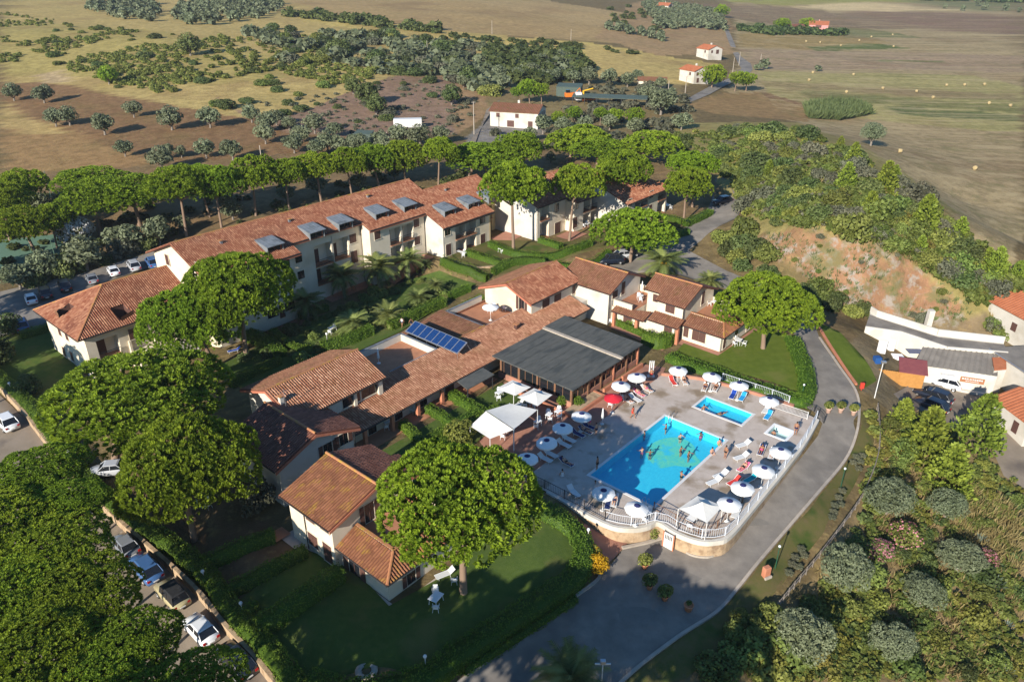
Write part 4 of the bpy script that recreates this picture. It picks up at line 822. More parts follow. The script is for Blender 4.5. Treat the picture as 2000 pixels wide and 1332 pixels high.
pw(rb,'-u',76.9,[(1019,593)],1.0,2.1,'glass',open_=1); pw(rb,'+v',-63.2,[(1066,592),(1089,581)],1.7,1.3); rb.window('+v',-63.2,86.9,4.4,.8,1.8)
rb.box('wall',85.62,87.6,-63.19,-60.9,-.3,3.0,'white_wall')

# ---- cottage with small roof terrace (north)
n2=Bld('cottage','cream cottage with brown mossy roof and little walled terrace','cottage',91,-60,0)
n2.gable(87.4,95.8,-66.0,-57.1,-.3,5.35,'v',91.3,7.15,'white_wall')
n2.roof([(86.8,-66.2,5.3),(86.8,-56.5,5.3),(91.3,-56.5,7.25),(91.3,-66.2,7.25)],'tile_brown',seed=61); n2.roof([(96.4,-56.5,5.1),(96.4,-66.2,5.1),(91.3,-66.2,7.25),(91.3,-56.5,7.25)],'tile_dark',seed=62); n2.ridge((91.3,-66.2,7.28),(91.3,-56.5,7.28))
n2.box('wall',88.4,96,-57.09,-53.6,-.3,2.75,'stucco'); n2.box('terrace_floor',88.45,95.9,-57.08,-53.65,2.76,2.86,'terracotta_floor')
n2.parapet([(88.5,-56.9),(88.5,-53.7)],.95,2.85,cap='stucco'); n2.parapet([(95.9,-57),(95.9,-53.7)],1.0,2.85,cap='stucco')
pw(n2,'+v',-57.1,[(1217,563)],1.0,2.1); pw(n2,'+v',-57.1,[(1201,575)],1.4,1.2)
n2.roof([(87.2,-56.45,2.6),(87.2,-50.9,2.6),(89.3,-50.9,3.35),(88.6,-53.5,3.15),(88.6,-56.45,3.15)],'tile_brown',seed=63)
n2.box('wall',88.39,88.9,-56.4,-46.5,-.3,2.5,'stucco')
for vv in (-56.2,-52.3): n2.box('porch_pillar',87.5,87.9,vv-.2,vv+.2,-.2,2.5,'brick_red')
pw(n2,'-u',88.39,[(1226,624)],1.5,2.0); n2.downpipe(87.3,-57.0,0,5.2)
# ---- corner cottage beside the lawn
n3=Bld('cottage','cream corner cottage with hipped lean-to roof and furnished terrace above the lawn','cottage',95,-46,0)
n3.gable(91.9,99.2,-53.3,-50.6,-.3,5.3,'v',94.3,6.9); n3.gable(90.2,99.2,-50.59,-46.4,-.3,5.3,'v',94.3,7.0)
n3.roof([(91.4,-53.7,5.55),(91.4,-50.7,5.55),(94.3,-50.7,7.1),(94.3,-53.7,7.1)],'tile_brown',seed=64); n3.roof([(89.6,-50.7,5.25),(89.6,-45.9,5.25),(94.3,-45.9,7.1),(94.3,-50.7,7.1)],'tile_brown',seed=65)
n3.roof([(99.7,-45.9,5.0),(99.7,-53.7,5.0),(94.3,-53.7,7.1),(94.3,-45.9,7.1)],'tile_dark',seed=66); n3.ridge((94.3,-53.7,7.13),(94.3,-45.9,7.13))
n3.roof([(88.2,-50.85,2.6),(88.2,-45.95,2.6),(90.1,-45.95,3.3),(90.1,-50.85,3.3)],'tile_brown',seed=67)
n3.box('wall',90.4,99.2,-46.39,-40.3,-.3,2.75,'stucco'); n3.box('terrace_floor',92.6,99.1,-46.38,-41.3,2.76,2.86,'terracotta_floor')
n3.roof([(89.9,-46.35,2.55),(89.9,-39.7,2.55),(92.4,-41.1,3.5),(92.4,-46.35,3.5)],'tile_brown',seed=68); n3.roof([(89.9,-39.7,2.55),(97.6,-39.7,2.55),(97.6,-41.1,3.5),(92.4,-41.1,3.5)],'tile_lichen',seed=69); n3.ridge((89.9,-39.7,2.58),(92.4,-41.1,3.53))
n3.parapet([(92.5,-46.3),(92.5,-41.2)],.75,2.85); n3.parapet([(92.5,-41.2),(99.1,-41.2)],.75,2.85); n3.parapet([(99.1,-46.3),(99.1,-41.2)],.9,2.85,cap='stucco')
pw(n3,'-u',90.2,[(1309,603)],1.5,1.3); pw(n3,'-u',91.9,[(1283,583)],1.3,1.2); pw(n3,'+v',-46.4,[(1373,582)],.95,2.1); pw(n3,'-u',90.4,[(1340,648)],.8,1.6); pw(n3,'-u',90.4,[(1365,656)],2.1,1.7); pw(n3,'+v',-40.3,[(1415,668)],.9,2.0); pw(n3,'+v',-40.3,[(1438,650),(1461,637)],1.1,1.2,'glass')
pw(n3,'-u',88.39,[(1305,643)],1.3,.9); n3.box('porch_pillar',88.4,88.8,-46.3,-45.9,-.2,2.5,'brick_red'); n3.downpipe(90.1,-46.3,0,5.1)

# ---- bar veranda with dark sheet roof
vb=Bld('veranda','dark sheet roofed restaurant veranda with brown posts beside the pool','pavilion',72.5,-53,0)
q=MB(); q.poly([vb.P(64.6,-59.6,3.1),vb.P(64.9,-46.7,2.75),vb.P(75.2,-46.7,2.75),vb.P(75.0,-59.6,3.1)],.14); q.build('roof_sheet',M['veranda_roof'],vb.root)
for i in range(9):
    v_=-58.4+i*1.3; z_=3.1-(v_+59.6)*.0271; q=MB(); q.poly([vb.P(64.62,v_,z_+.035),vb.P(75.0,v_,z_+.035),vb.P(75.0,v_+.06,z_+.035),vb.P(64.62,v_+.06,z_+.035)],.034); q.build('seam',M['veranda_roof'],vb.root); q=MB(); q.poly([vb.P(75.72,v_,z_+.285),vb.P(80.2,v_,z_+.285),vb.P(80.2,v_+.06,z_+.285),vb.P(75.72,v_+.06,z_+.285)],.034); q.build('seam',M['veranda_roof'],vb.root)
q=MB(); q.poly([vb.P(75.5,-59.6,3.35),vb.P(75.7,-46.7,3.0),vb.P(80.4,-46.7,3.0),vb.P(80.1,-59.6,3.35)],.14); q.build('roof_sheet',M['veranda_roof'],vb.root)
q=MB(); q.poly([vb.P(75.01,-59.6,3.3),vb.P(75.21,-46.65,2.95),vb.P(75.69,-46.65,2.95),vb.P(75.49,-59.6,3.3)],.2); q.build('joint_beam',M['kerb'],vb.root)
for i in range(1,8):
    pass
for (u,v) in [(65.2,-58.5),(65.2,-55.4),(65.2,-52.4),(65.2,-49.6),(65.2,-47.1),(68.6,-47.1),(71.4,-47.1),(74.2,-47.1),(77.2,-47.1),(79.9,-47.1),(79.9,-52)]:
    vb.box('post',u-.13,u+.13,v-.13,v+.13,-.1,2.75,'brick_red' if (u in (74.2,79.9)) else 'wood')
vb.multi('glazing',[(65.15,65.2,-58.3,-47.2,.9,2.6),(65.3,79.8,-47.2,-47.15,.9,2.6)],'dark_glass')
for i in range(12): vb.box('mullion',65.3+i*1.2,65.36+i*1.2,-47.14,-47.08,.9,2.6,'wood')
for i in range(9): vb.box('mullion',65.08,65.14,-58+i*1.2,-57.94+i*1.2,.9,2.6,'wood')
vb.multi('low_wall',[(65.05,65.25,-58.9,-47.0,-.1,.85),(65.25,79.95,-47.25,-47.05,-.1,.85)],'terracotta_pave')
vb.box('floor',65.3,80,-59,-47.3,-.2,.12,'terracotta_floor')
aw=Bld('awning','small dark sheet lean-to canopy over the bar door','awning',59.8,-58,0)
q=MB(); q.poly([aw.P(57.6,-59.0,2.55),aw.P(57.3,-57.0,2.3),aw.P(62.2,-57.0,2.3),aw.P(62.2,-59.0,2.55)],.1); q.build('roof_sheet',M['veranda_roof'],aw.root)
for u in (57.5,62.0): aw.box('post',u-.05,u+.05,-57.2,-57.1,0,2.25,'dark_metal')
aw.box('wall',57.35,57.5,-58.9,-57.2,0,2.3,'white_wall') if False else None
# stone planter in front of the veranda
pl=Bld('planter','low brick planter full of shrubs round the veranda corner','planter',66,-46,0)
pl.multi('planter_wall',[(63.2,63.5,-54,-45.2,0,.55),(63.5,69.5,-45.5,-45.2,0,.55),(69.5,69.8,-46.9,-45.2,0,.55),(70.6,74,-46.2,-45.9,0,.7),(74.8,79.6,-46.2,-45.9,0,.7)],'brick_red'); pl.box('soil',63.5,69.5,-46.9,-45.5,0,.48,'stone_wall')

# ---- service compound below the cutting
def W3(px,py,z): x,y=G(px,py,z); return (float(x),float(y),z)
def prism(b,pts,z0,z1):
    n=len(pts); b.add([(p[0],p[1],z0) for p in pts]+[(p[0],p[1],z1) for p in pts],[tuple(range(n-1,-1,-1)),tuple(range(n,2*n))]+[(i,(i+1)%n,n+(i+1)%n,n+i) for i in range(n)])
def wobj(name,pts,z0,z1,m,root,parent=None):
    b=MB(); prism(b,[(p[0]-root.location.x,p[1]-root.location.y) for p in pts],z0-root.location.z,z1-root.location.z); return b.build(name,M[m],parent or root)
def ccw(p):
    a=sum(p[i][0]*p[(i+1)%len(p)][1]-p[(i+1)%len(p)][0]*p[i][1] for i in range(len(p))); return p if a>0 else p[::-1]
zr=-.9
sb=empty('service_building',W3(1840,740,-5.0)); tag(sb,'white flat roofed service building curving below the red cutting','building')
back=[W3(x,y,zr)[:2] for x,y in ((1700,610),(1712,618),(1830,655),(1960,670))]
front=[W3(x,y,zr)[:2] for x,y in ((1968,690),(1850,680),(1760,650),(1690,640))]
wobj('roof_deck',ccw(back+front),-5.2,zr,'white_wall',sb)
wobj('roof_membrane',ccw([(p[0]+.15*(q[0]-p[0]),p[1]+.15*(q[1]-p[1])) for p,q in zip(back,front[::-1])]+[(q[0]+.1*(p[0]-q[0]),q[1]+.1*(p[1]-q[1])) for p,q in zip(back[::-1],front)]),zr,zr+.03,'asphalt',sb)
for ln,h in ((back,1.0),(front,.25)):
    for a,c in zip(ln,ln[1:]):
        d=np.array(c)-np.array(a); nn=np.array((-d[1],d[0]))/np.linalg.norm(d)*.12; wobj('parapet',ccw([tuple(np.array(a)-nn),tuple(np.array(c)-nn),tuple(np.array(c)+nn),tuple(np.array(a)+nn)]),zr-.02,zr+h,'white_wall',sb)
ch=W3(1812,635,zr); wobj('chimney',ccw([(ch[0]-.4,ch[1]-.4),(ch[0]+.4,ch[1]-.4),(ch[0]+.4,ch[1]+.4),(ch[0]-.4,ch[1]+.4)]),-3,1.6,'white_wall',sb)
# front annex with grey corrugated roof
zt=-2.0
an=empty('annex_building',W3(1880,750,-5.0)); tag(an,'white annex with grey corrugated roof and brown sign over the yard','building')
q4=[W3(1786,712,zt),W3(1948,735,zt),W3(1950,692,zt+.9),W3(1803,678,zt+.9)]
b=MB(); n=14; A_,B_,C_,D_=[np.array(p)-np.array(an.location) for p in q4]; V=[];
for i in range(n*4+1):
    t=i/(n*4); up=np.array((0,0,.10*(1 if i%4 in(0,) else 0)))
    V+=[A_+(B_-A_)*t+up,D_+(C_-D_)*t+up]
b.add(V,[(2*i,2*i+2,2*i+3,2*i+1) for i in range(n*4)]); b.build('corrugated_roof',M['asphalt'],an)
wobj('wall',ccw([p[:2] for p in q4]),-5.3,zt-.02,'white_wall',an)
b=MB(); b.poly([A_+np.array((0,0,-.05)),D_+np.array((0,0,-.05)),D_*np.array((1,1,0))+np.array((0,0,zt-.5+5)),A_*np.array((1,1,0))+np.array((0,0,zt-.5+5))]); 
q5=[W3(1942,722,zt+.6),W3(1966,720,zt+.6),W3(1965,697,zt+1.0),W3(1938,698,zt+1.0)]
b=MB(); b.poly([tuple(np.array(p)-np.array(an.location)) for p in q5],.15); b.build('porch_roof',M['tile_orange'],an); wobj('porch_wall',ccw([tuple(np.array(p[:2])) for p in q5]),-5.3,zt+.4,'white_wall',an)
# sign, planters and door on its front wall
fa=np.array(q4[0][:2]); fb=np.array(q4[1][:2]); fd=(fb-fa)/np.linalg.norm(fb-fa); fn=np.array((fd[1],-fd[0]))
def onwall(t,z): p=fa+(fb-fa)*t+fn*.06; return (p[0],p[1],z)
fang=math.atan2(fd[1],fd[0])
def wallbox(name,t,z,w,h,d,m,parent,off=0.0):
    p=fa+(fb-fa)*t+fn*(off); o=MB().box(-w/2,w/2,-d,0,-h/2,h/2).build(name,M[m],parent); o.location=(p[0]-parent.location.x,p[1]-parent.location.y,z-parent.location.z); o.rotation_euler=(0,0,fang); return o
wallbox('door',.43,-3.9,1.5,2.2,.08,'white_paint',an,.02); wallbox('canopy',.42,-2.65,1.7,.08,.7,'white_paint',an,.02)
sg=wallbox('sign_board',.73,-3.15,3.0,.8,.06,'wood_sign' if 'wood_sign' in M else 'wood',an,.02)
def text(name,body,size,m,parent,loc,rot,ext=.005):
    c=bpy.data.curves.new(name,'FONT'); c.body=body; c.size=size; c.align_x='CENTER'; c.align_y='CENTER'; c.extrude=ext; c.materials.append(M[m]); o=bpy.data.objects.new(name,c); COL.objects.link(o); o.parent=parent; o.location=loc; o.rotation_euler=rot; return o
mat('sign_wood',(.30,.13,.06),(.36,.16,.08),4,rough=.7); sg.data.materials[0]=M['sign_wood']
lt=MB()
for k,(a_,w_) in enumerate([(-1.2,.22),(-.9,.2),(-.62,.22),(-.3,.12),(-.1,.1),(.1,.12),(.34,.22),(.62,.2),(.9,.22),(1.16,.18)]): lt.box(a_-w_/2,a_+w_/2,-.068,-.061,.04,.24)
for k in range(7): lt.box(-.8+k*.24,-.8+k*.24+.16,-.068,-.061,-.22,-.12)
o_=lt.build('lettering',M['white_paint'],sg); o_['kind']='stuff'
for t,w in ((.12,2.6),(.27,2.0),(.74,5.2)): wallbox('planter_box',t,-4.85,w,.35,.5,'white_wall',an,.02)
# timber shed
sh=empty('shed',(*T1(1774,752)[:2],-3.5)); tag(sh,'orange timber shed with red roof in the service yard','shed')
s4_=[W3(1755,752,-4.6),W3(1774,738,-4.6),W3(1790,715,-4.6)]
x0,y0=sh.location.x,sh.location.y
so_=MB().bev(-1.5,1.5,-1.1,1.1,-.3,2.0,.03).build('timber_wall',M['wood_orange'],sh); so_.rotation_euler=(0,0,fang)
mat('red_sheet',(.17,.05,.055),(.21,.065,.065),2,rough=.6)
r_=MB(); r_.poly([(-1.8,-1.4,2.0),(1.8,-1.4,2.0),(1.8,1.4,2.9),(-1.8,1.4,2.9)],.08); rr_=r_.build('roof_sheet',M['red_sheet'],sh); rr_.rotation_euler=(0,0,fang)
g_=MB(); g_.add([(-1.5,-1.1,2.0),(-1.5,1.1,2.0),(-1.5,1.1,2.7),(1.5,-1.1,2.0),(1.5,1.1,2.0),(1.5,1.1,2.7)],[(0,1,2),(5,4,3),(1,4,5,2)]); gg=g_.build('gable_boards',M['wood_orange'],sh); gg.rotation_euler=(0,0,fang)
fe=MB()
for i in range(22): fe.box(-4.6+i*.15,-4.6+i*.15+.135,-1.05,-1.0,-.3,1.75+.04*(i%2))
ff=fe.build('board_screen',M['wood_orange'],sh); ff.rotation_euler=(0,0,fang)
# clutter behind the shed: white panels, dark sheet
mat('blue_drum',(.02,.08,.25),rough=.5)
for i,(x,y,w,h,d,m,lab,cat) in enumerate([(1720,690,1.2,2.0,.15,'white_paint','white door panel leaning on the yard wall','panel'),(1738,685,1.1,1.9,.15,'white_paint','white board standing beside the yard shed','panel'),(1752,700,1.6,.5,1.2,'plastic_white','white plastic tank lying in the service yard','tank'),(1788,712,3.4,.08,1.4,'solar','dark roof sheet lying beside the timber shed','sheet'),(1712,708,.9,.9,.9,'blue_drum','blue bin in the service yard','bin')]):
    p=T1(x,y); o=MB().bev(-w/2,w/2,-d/2,d/2,0,h,min(.03,h/4)).build(cat if cat!='sheet' else 'roof_sheet_stack',M[m]); o.location=(p[0],p[1],p[2] if cat!='sheet' else p[2]+2.2); o.rotation_euler=(0,0,fang+.1*i); tag(o,lab,cat)
# houses at the yard's east side
def house(name,label,px,py,z,rot,L_,W_,ze,zrd,wm,rm,wins=(),axis='x',chim=True,group=None,ov=.4):
    "small free-standing house: walls, two slopes with tiles, windows"
    x,y=G(px,py,z) if z is not None else (None,None)
    if z is None: x,y,z=T1(px,py)
    r=empty(name,(float(x),float(y),z),rot); tag(r,label,'house',group); b=MB(); l,w=L_/2,W_/2
    b.add([(-l,-w,-1.5),(l,-w,-1.5),(l,w,-1.5),(-l,w,-1.5),(-l,-w,ze),(l,-w,ze),(l,w,ze),(-l,w,ze),(-l,0,zrd),(l,0,zrd)],[(0,1,5,4),(1,2,6,9,5),(2,3,7,6),(3,0,4,8,7)]); b.build('wall',M[wm],r)
    sl=(zrd-ze)/w
    for sd in (-1,1):
        q=MB(); q.poly([(-l-ov,sd*(w+ov),ze-sl*ov+.06),(l+ov,sd*(w+ov),ze-sl*ov+.06),(l+ov,0,zrd+.06),(-l-ov,0,zrd+.06)],.14)
        n=int((2*l+2*ov)/.5)
        for i in range(n):
            a=-l-ov+(i+.5)*(2*l+2*ov)/n; q.tube([(a,sd*(w+ov),ze-sl*ov+.06),(a,0,zrd+.06)],.09,5,False)
        q.build('roof',M[rm],r)
    if chim: MB().box(-.3,.3,.6,1.2,zrd-1.2,zrd+.8).build('chimney',M[wm],r)
    for f,c,zz,ww,hh in wins:
        q=MB()
        if f=='s': q.box(c-ww/2,c+ww/2,-w-.05,-w+.02,zz-hh/2,zz+hh/2)
        elif f=='e': q.box(l-.02,l+.05,c-ww/2,c+ww/2,zz-hh/2,zz+hh/2)
        elif f=='w': q.box(-l-.05,-l+.02,c-ww/2,c+ww/2,zz-hh/2,zz+hh/2)
        q.build('window',M['shutter'],r)
    return r
house('house','white house with orange tiled roof above the service yard',2012,668,-4.6,R_(-78),11,8,5.2,6.8,'white_wall','tile_orange',[('s',0,3,1,1.3)])
h2=house('house','small white house with orange tiled roof and potted plant at the yard edge',2008,838,-5.4,R_(-82),6,6.5,3.2,4.4,'white_wall','tile_orange',[('s',1.2,1.4,.9,1.6)])
fr_=empty('flat_building',(*[float(c) for c in G(2010,760,-4.8)],-4.8),R_(-82)); tag(fr_,'grey flat roofed block joining the two yard houses','building'); MB().box(-5,5.2,-3.2,3.5,-1,3.9).build('wall',M['white_wall'],fr_); MB().box(-5.2,5.4,-3.4,3.7,3.9,4.05).build('roof_slab',M['asphalt'],fr_); MB().tube([(-5.2,-3.45,3.95),(5.4,-3.45,3.95)],.1,6).build('gutter',M['alu'],fr_)
# ---- far houses
mat('pink',(.55,.22,.20),(.60,.26,.24),1,rough=.9)
house('farmhouse','white farmhouse with low brown tiled roof among olives below the hill',1012,244,None,R_(-16),15,10,4.8,6.4,'white_wall','tile_brown',[('s',-5,3.6,1.1,1.2),('s',5.2,1.2,1.4,2.0),('s',1,3.6,1.1,1.2),('s',-1,1.2,2.2,1.9),('e',-2.4,3.6,1.1,1.3),('e',.2,3.6,1.1,1.3),('e',2.8,3.6,1.1,1.3),('e',0,1.2,2.6,1.7)])
house('house','white house with orange roof beside two far umbrella pines',1354,160,None,R_(-60),9,8,5,6.4,'white_wall','tile_orange',[('e',-2.2,3.7,1.2,1.3),('e',1.0,3.6,1.0,1.7),('e',-1.8,1.2,1.2,1.8),('e',1.6,1.2,1.2,1.8),('s',2,3.7,1.0,1.2)])
house('house','white house with orange roof below the far olive grove',1384,114,None,R_(-62),9,9,4.8,6.4,'white_wall','tile_orange',[('e',-2.2,3.6,1.1,1.3),('e',1.4,3.4,1.8,2.0),('s',2,3.6,1.0,1.2)])
house('house','pink house among trees on the plain',1597,62,None,R_(-20),13,10,5,7,'pink','tile_orange',[('s',0,3.6,4,1.8),('s',-4,1.5,1.4,1.6)])
house('house','far white house with orange roof at the top of the olive grove',1298,22,None,R_(-40),11,8,4.5,6.5,'white_wall','tile_orange',[('e',0,4,3,2)])
house('barn','dark roofed low barn beside the pink house',1545,60,None,R_(0),16,8,3,4.2,'wood','tile_dark',[],chim=False)
house('cabin','pale ruined cabin above the hedge',1273,168,None,R_(-10),11,5,2.4,3.4,'stucco','tile_brown',[('s',0,1.4,1,1.6)],chim=False)
mat('green_sheet',(.06,.085,.07),(.08,.105,.085),2,rough=.6)
for nm,lab,px,py,L_,W_,h in (('green_shed','green metal shed among olive trees below the rocky slope',712,276,5,3,2.2),('carport','long green roofed carport beside the farmhouse yard',1190,206,26,5,2.8),('green_shed','green roofed workshop behind the farmhouse trees',1112,188,9,6,3.6)):
    x,y,z=T1(px,py); r=empty(nm,(x,y,z),R_(-12)); tag(r,lab,'shed'); q=MB()
    q.poly([(-L_/2,-W_/2,h),(L_/2,-W_/2,h),(L_/2,W_/2,h+.5),(-L_/2,W_/2,h+.5)],.15); q.build('roof_sheet',M['green_sheet'],r)
    if nm=='carport':
        for i in range(7):
            for yy in (-W_/2+.2,W_/2-.2): MB().box(-L_/2+.3+i*(L_-.6)/6-.1,-L_/2+.3+i*(L_-.6)/6+.1,yy-.1,yy+.1,-1,h).build('post',M['dark_metal'],r)
    else: MB().box(-L_/2+.1,L_/2-.1,-W_/2+.1,W_/2-.1,-1,h-.02).build('wall',M['green_sheet'],r)
x,y,z=T1(797,248); o=MB().bev(-4.2,4.2,-1.3,1.3,0,2.4,.1).build('storage_container',M['white_paint']); o.location=(x,y,z); o.rotation_euler=(0,0,.1); tag(o,'white container standing on the rocky slope','container')

# ------------------------------------------------------------------ plants
def nrm(a): return a/np.maximum(np.linalg.norm(a,axis=-1,keepdims=True),1e-9)
def blades(c, d, l, w, rng, nr=None, jit=.45):
    "leaf-shaped quads from points c along d; nr: the way their faces look"
    n=len(c); s=nrm(np.cross(d,rng.normal(size=(n,3)) if nr is None else nr+rng.normal(size=(n,3))*jit)); l=np.broadcast_to(l,(n,))[:,None]; w=np.broadcast_to(w,(n,))[:,None]
    m=c+d*l*.55; up=nrm(np.cross(s,d))*w*.25
    return np.stack([c,m+s*w+up,c+d*l,m-s*w+up],1).reshape(-1,3), np.arange(4*n).reshape(-1,4)
def lobes(n, rad, lr, rng, zmin=-.4):
    k=n*6; d=nrm(rng.normal(size=(k,3))); d=d[d[:,2]>zmin]; sel=[d[0]]
    for p in d[1:]:
        if len(sel)>=n: break
        if min(np.linalg.norm(p-q) for q in sel)>1.55/math.sqrt(n): sel.append(p)
    d=np.array(sel); r=lr*rng.uniform(.75,1.25,len(d)); c=d*np.array(rad)*(1-r[:,None]*.75)*rng.uniform(.86,1.05,len(d))[:,None]
    return c,r
def lobe_points(c, r, n, rng, flat=1.0, zlow=-9, inner=.82):
    P=[];N_=[];L_=[]
    tot=0
    while tot<n:
        k=n*2; i=rng.choice(len(c),k,p=r**2/np.sum(r**2)); d=nrm(rng.normal(size=(k,3))); p=c[i]+d*r[i][:,None]*np.array((1,1,flat))*rng.uniform(.9,1.05,k)[:,None]
        D=np.linalg.norm((p[:,None]-c[None])/np.array((1,1,flat)),axis=2)/r[None]; D[np.arange(k),i]=9
        ok=(D.min(1)>inner)&(p[:,2]>zlow)&((d[:,2]>-.35)|(rng.random(k)<.25))
        P.append(p[ok]);N_.append(d[ok]);L_.append(i[ok]); tot+=ok.sum()
    return np.concatenate(P)[:n],np.concatenate(N_)[:n],np.concatenate(L_)[:n]
def pine_crown(seed, tufts, K, tl, nl=58, zs=.50):
    rng=np.random.default_rng(seed); c,r=lobes(nl,(1,1,zs),.23,rng,-.25); c[:,:2]*=1+.10*np.sin(3*np.arctan2(c[:,1],c[:,0])+seed)[:,None]
    p,n,li=lobe_points(c,r,tufts,rng,.85,-.22); lt=rng.uniform(-.16,.16,len(c))
    d=nrm(n*.75+np.array((0,0,.7))+rng.normal(size=p.shape)*.22)
    P=np.repeat(p,K,0); N2=np.repeat(n,K,0); tg=nrm(np.cross(N2,rng.normal(size=N2.shape))); D=nrm(np.repeat(d,K,0)*.95+tg*.62+rng.normal(size=(len(P),3))*.12); l=tl*rng.uniform(.75,1.2,len(P))
    v,f=blades(P,D,l,l*.15,rng,nrm(N2+np.array((0,0,.4))),.35); tt=np.clip(rng.beta(2,2,len(p))*.8+.1+lt[li],0,1); t=np.clip(np.repeat(tt,K)+rng.normal(0,.07,len(P)),0,1)
    # sparse inner twigs, all at the dark leaf tint, so the crown is not hollow
    q=nrm(rng.normal(size=(tufts//2,3)))*rng.random((tufts//2,1))**.4*np.array((.78,.78,.26)); dd=nrm(rng.normal(size=q.shape)); v2,f2=blades(q,dd,tl*1.8,tl*.4,rng)
    return mesh_np('pine_crown',np.concatenate([v,v2]),np.concatenate([f,f2+len(v)]),np.concatenate([t,np.zeros(len(q))]))
def pine_trunk(seed, nb=9):
    rng=np.random.default_rng(seed+50); b=MB(); lean=rng.normal(0,.05,2); top=(lean[0],lean[1],.80)
    b.tube([(0,0,-.04),(lean[0]*.2,lean[1]*.2,.2),(lean[0]*.7,lean[1]*.7,.5),top],[.055,.046,.040,.034],8)
    for i in range(nb):
        a=2*math.pi*i/nb+rng.uniform(-.3,.3); r=rng.uniform(.35,.72); z0=rng.uniform(.68,.80); x0,y0=lean*(z0/.8)
        b.tube([(x0,y0,z0),(x0+math.cos(a)*r*.35,y0+math.sin(a)*r*.35,z0+.07),(x0+math.cos(a)*r*.75,y0+math.sin(a)*r*.75,z0+.15),(x0+math.cos(a+.2)*r,y0+math.sin(a+.2)*r,z0+.23)],[.022,.018,.012,.006],5,False)
    return b.mesh('pine_trunk',M['bark'])
PC_NEAR=[pine_crown(s,3600,22,.062,74) for s in (1,2)]
PC_BIG=[pine_crown(7,4600,22,.056,90)]
PC_MID=[pine_crown(s,1700,14,.085,46) for s in (3,4,5)]
PC_FAR=[pine_crown(s,420,6,.16,22) for s in (6,)]
PT=[pine_trunk(s) for s in range(3)]
for m_ in PC_NEAR+PC_MID+PC_FAR+PC_BIG: m_.materials.append(M['pine'])
NP=[0]
def pine(base, lft, rgt, top, bot, label, kind='mid', group=None, zb=None, H=None):
    "umbrella pine from its foot and its crown's outline in the photo"
    if zb is None: x,y,z=T1(*base)
    else: x,y=[float(c) for c in G(*base,zb)]; z=zb
    _,_,dep0=pix(x,y,z); cy=(top+bot)/2
    if H is None:
        hs_=np.arange(2,24,.1); _,py,dp=pix(np.full(len(hs_),x),np.full(len(hs_),y),z+hs_); k=int(np.argmin(abs(py-cy))); h=float(hs_[k]); dep=float(dp[k])
    else: h=H; dep=float(pix(x,y,z+h)[2])
    R=(rgt-lft)/2*dep/F_PX
    # place the crown over the photo's crown centre, keep the foot where it stands
    cx=((lft+rgt)/2-1000)/F_PX*dep
    ang=math.atan2(y,dep); el=math.atan2(CAM_H-z-h,y); vis=(bot-top)/2*dep/F_PX      # seen half-height = blend of flat disc and dome
    V2=max(vis**2-(R*.95*math.sin(el))**2,(R*.26)**2); cz=min(math.sqrt(V2)/math.cos(el),R*.62)
    root=empty('umbrella_pine',(x,y,z)); tag(root,label,'tree',group)
    i=NP[0]; NP[0]+=1
    me=(PC_BIG if kind=='big' else PC_NEAR if kind=='near' else PC_FAR if kind=='far' else PC_MID); me=me[i%len(me)]
    o=bpy.data.objects.new('crown',me); COL.objects.link(o); o.parent=root; o.location=(cx-x,0,h-cz*.15); o.scale=(R*.95,R*.95,cz/.52); o.rotation_euler=(0,0,i*2.4)
    t=bpy.data.objects.new('trunk',PT[i%3]); COL.objects.link(t); t.parent=root; dxx=(cx-x); t.scale=(max(R,2.5),max(R,2.5),h); t.rotation_euler=(0,0,i*1.7)
    if abs(dxx)>.3: t.rotation_euler=(0,math.atan2(dxx,h)*.7,0)
    return root
# single pines with their own place
for base,l,r,t,b_,lab,k in [
 ((905,1158),727,1055,862,1092,'big umbrella pine on the curved lawn before the front cottage','near'),
 ((380,1055),228,500,800,1015,'umbrella pine leaning over the dark roofed cottage','near'),
 ((225,905),95,440,673,872,'broad umbrella pine between garden hedge and hotel end','near'),
 ((481,700),365,572,478,650,'tall umbrella pine in front of the hotel middle','near'),
 ((420,718),276,470,545,700,'umbrella pine beside the hotel low end with patio chairs beneath','near'),
 ((1490,682),1402,1596,535,652,'round umbrella pine on the lawn of the corner cottage','near'),
 ((1230,512),1160,1318,408,492,'umbrella pine over the cars parked behind the cottages','mid'),
 ((1003,495),938,1075,318,405,'umbrella pine before the bright gable of the east wing','mid'),
 ((1112,470),1075,1183,318,395,'umbrella pine before the east wing patio with red towel','mid'),
 ((1203,425),1163,1271,296,366,'umbrella pine rising over the east wing roof','mid'),
 ((1335,434),1297,1391,330,393,'umbrella pine at the hotel end beside the lane','mid'),
 ((1352,405),1302,1403,297,345,'umbrella pine behind the one at the hotel end','mid'),
 ((1228,330),1212,1336,257,308,'wide umbrella pine behind the east wing roof end','mid'),
 ((1110,318),1068,1204,247,306,'wide umbrella pine behind the east wing ridge','mid'),
 ((1022,345),962,1062,260,318,'umbrella pine with bare lower twigs behind the hotel','mid'),
 ((856,367),822,896,270,318,'umbrella pine with straight trunk behind the hotel ridge step','mid')]: pine(base,l,r,t,b_,lab,k)
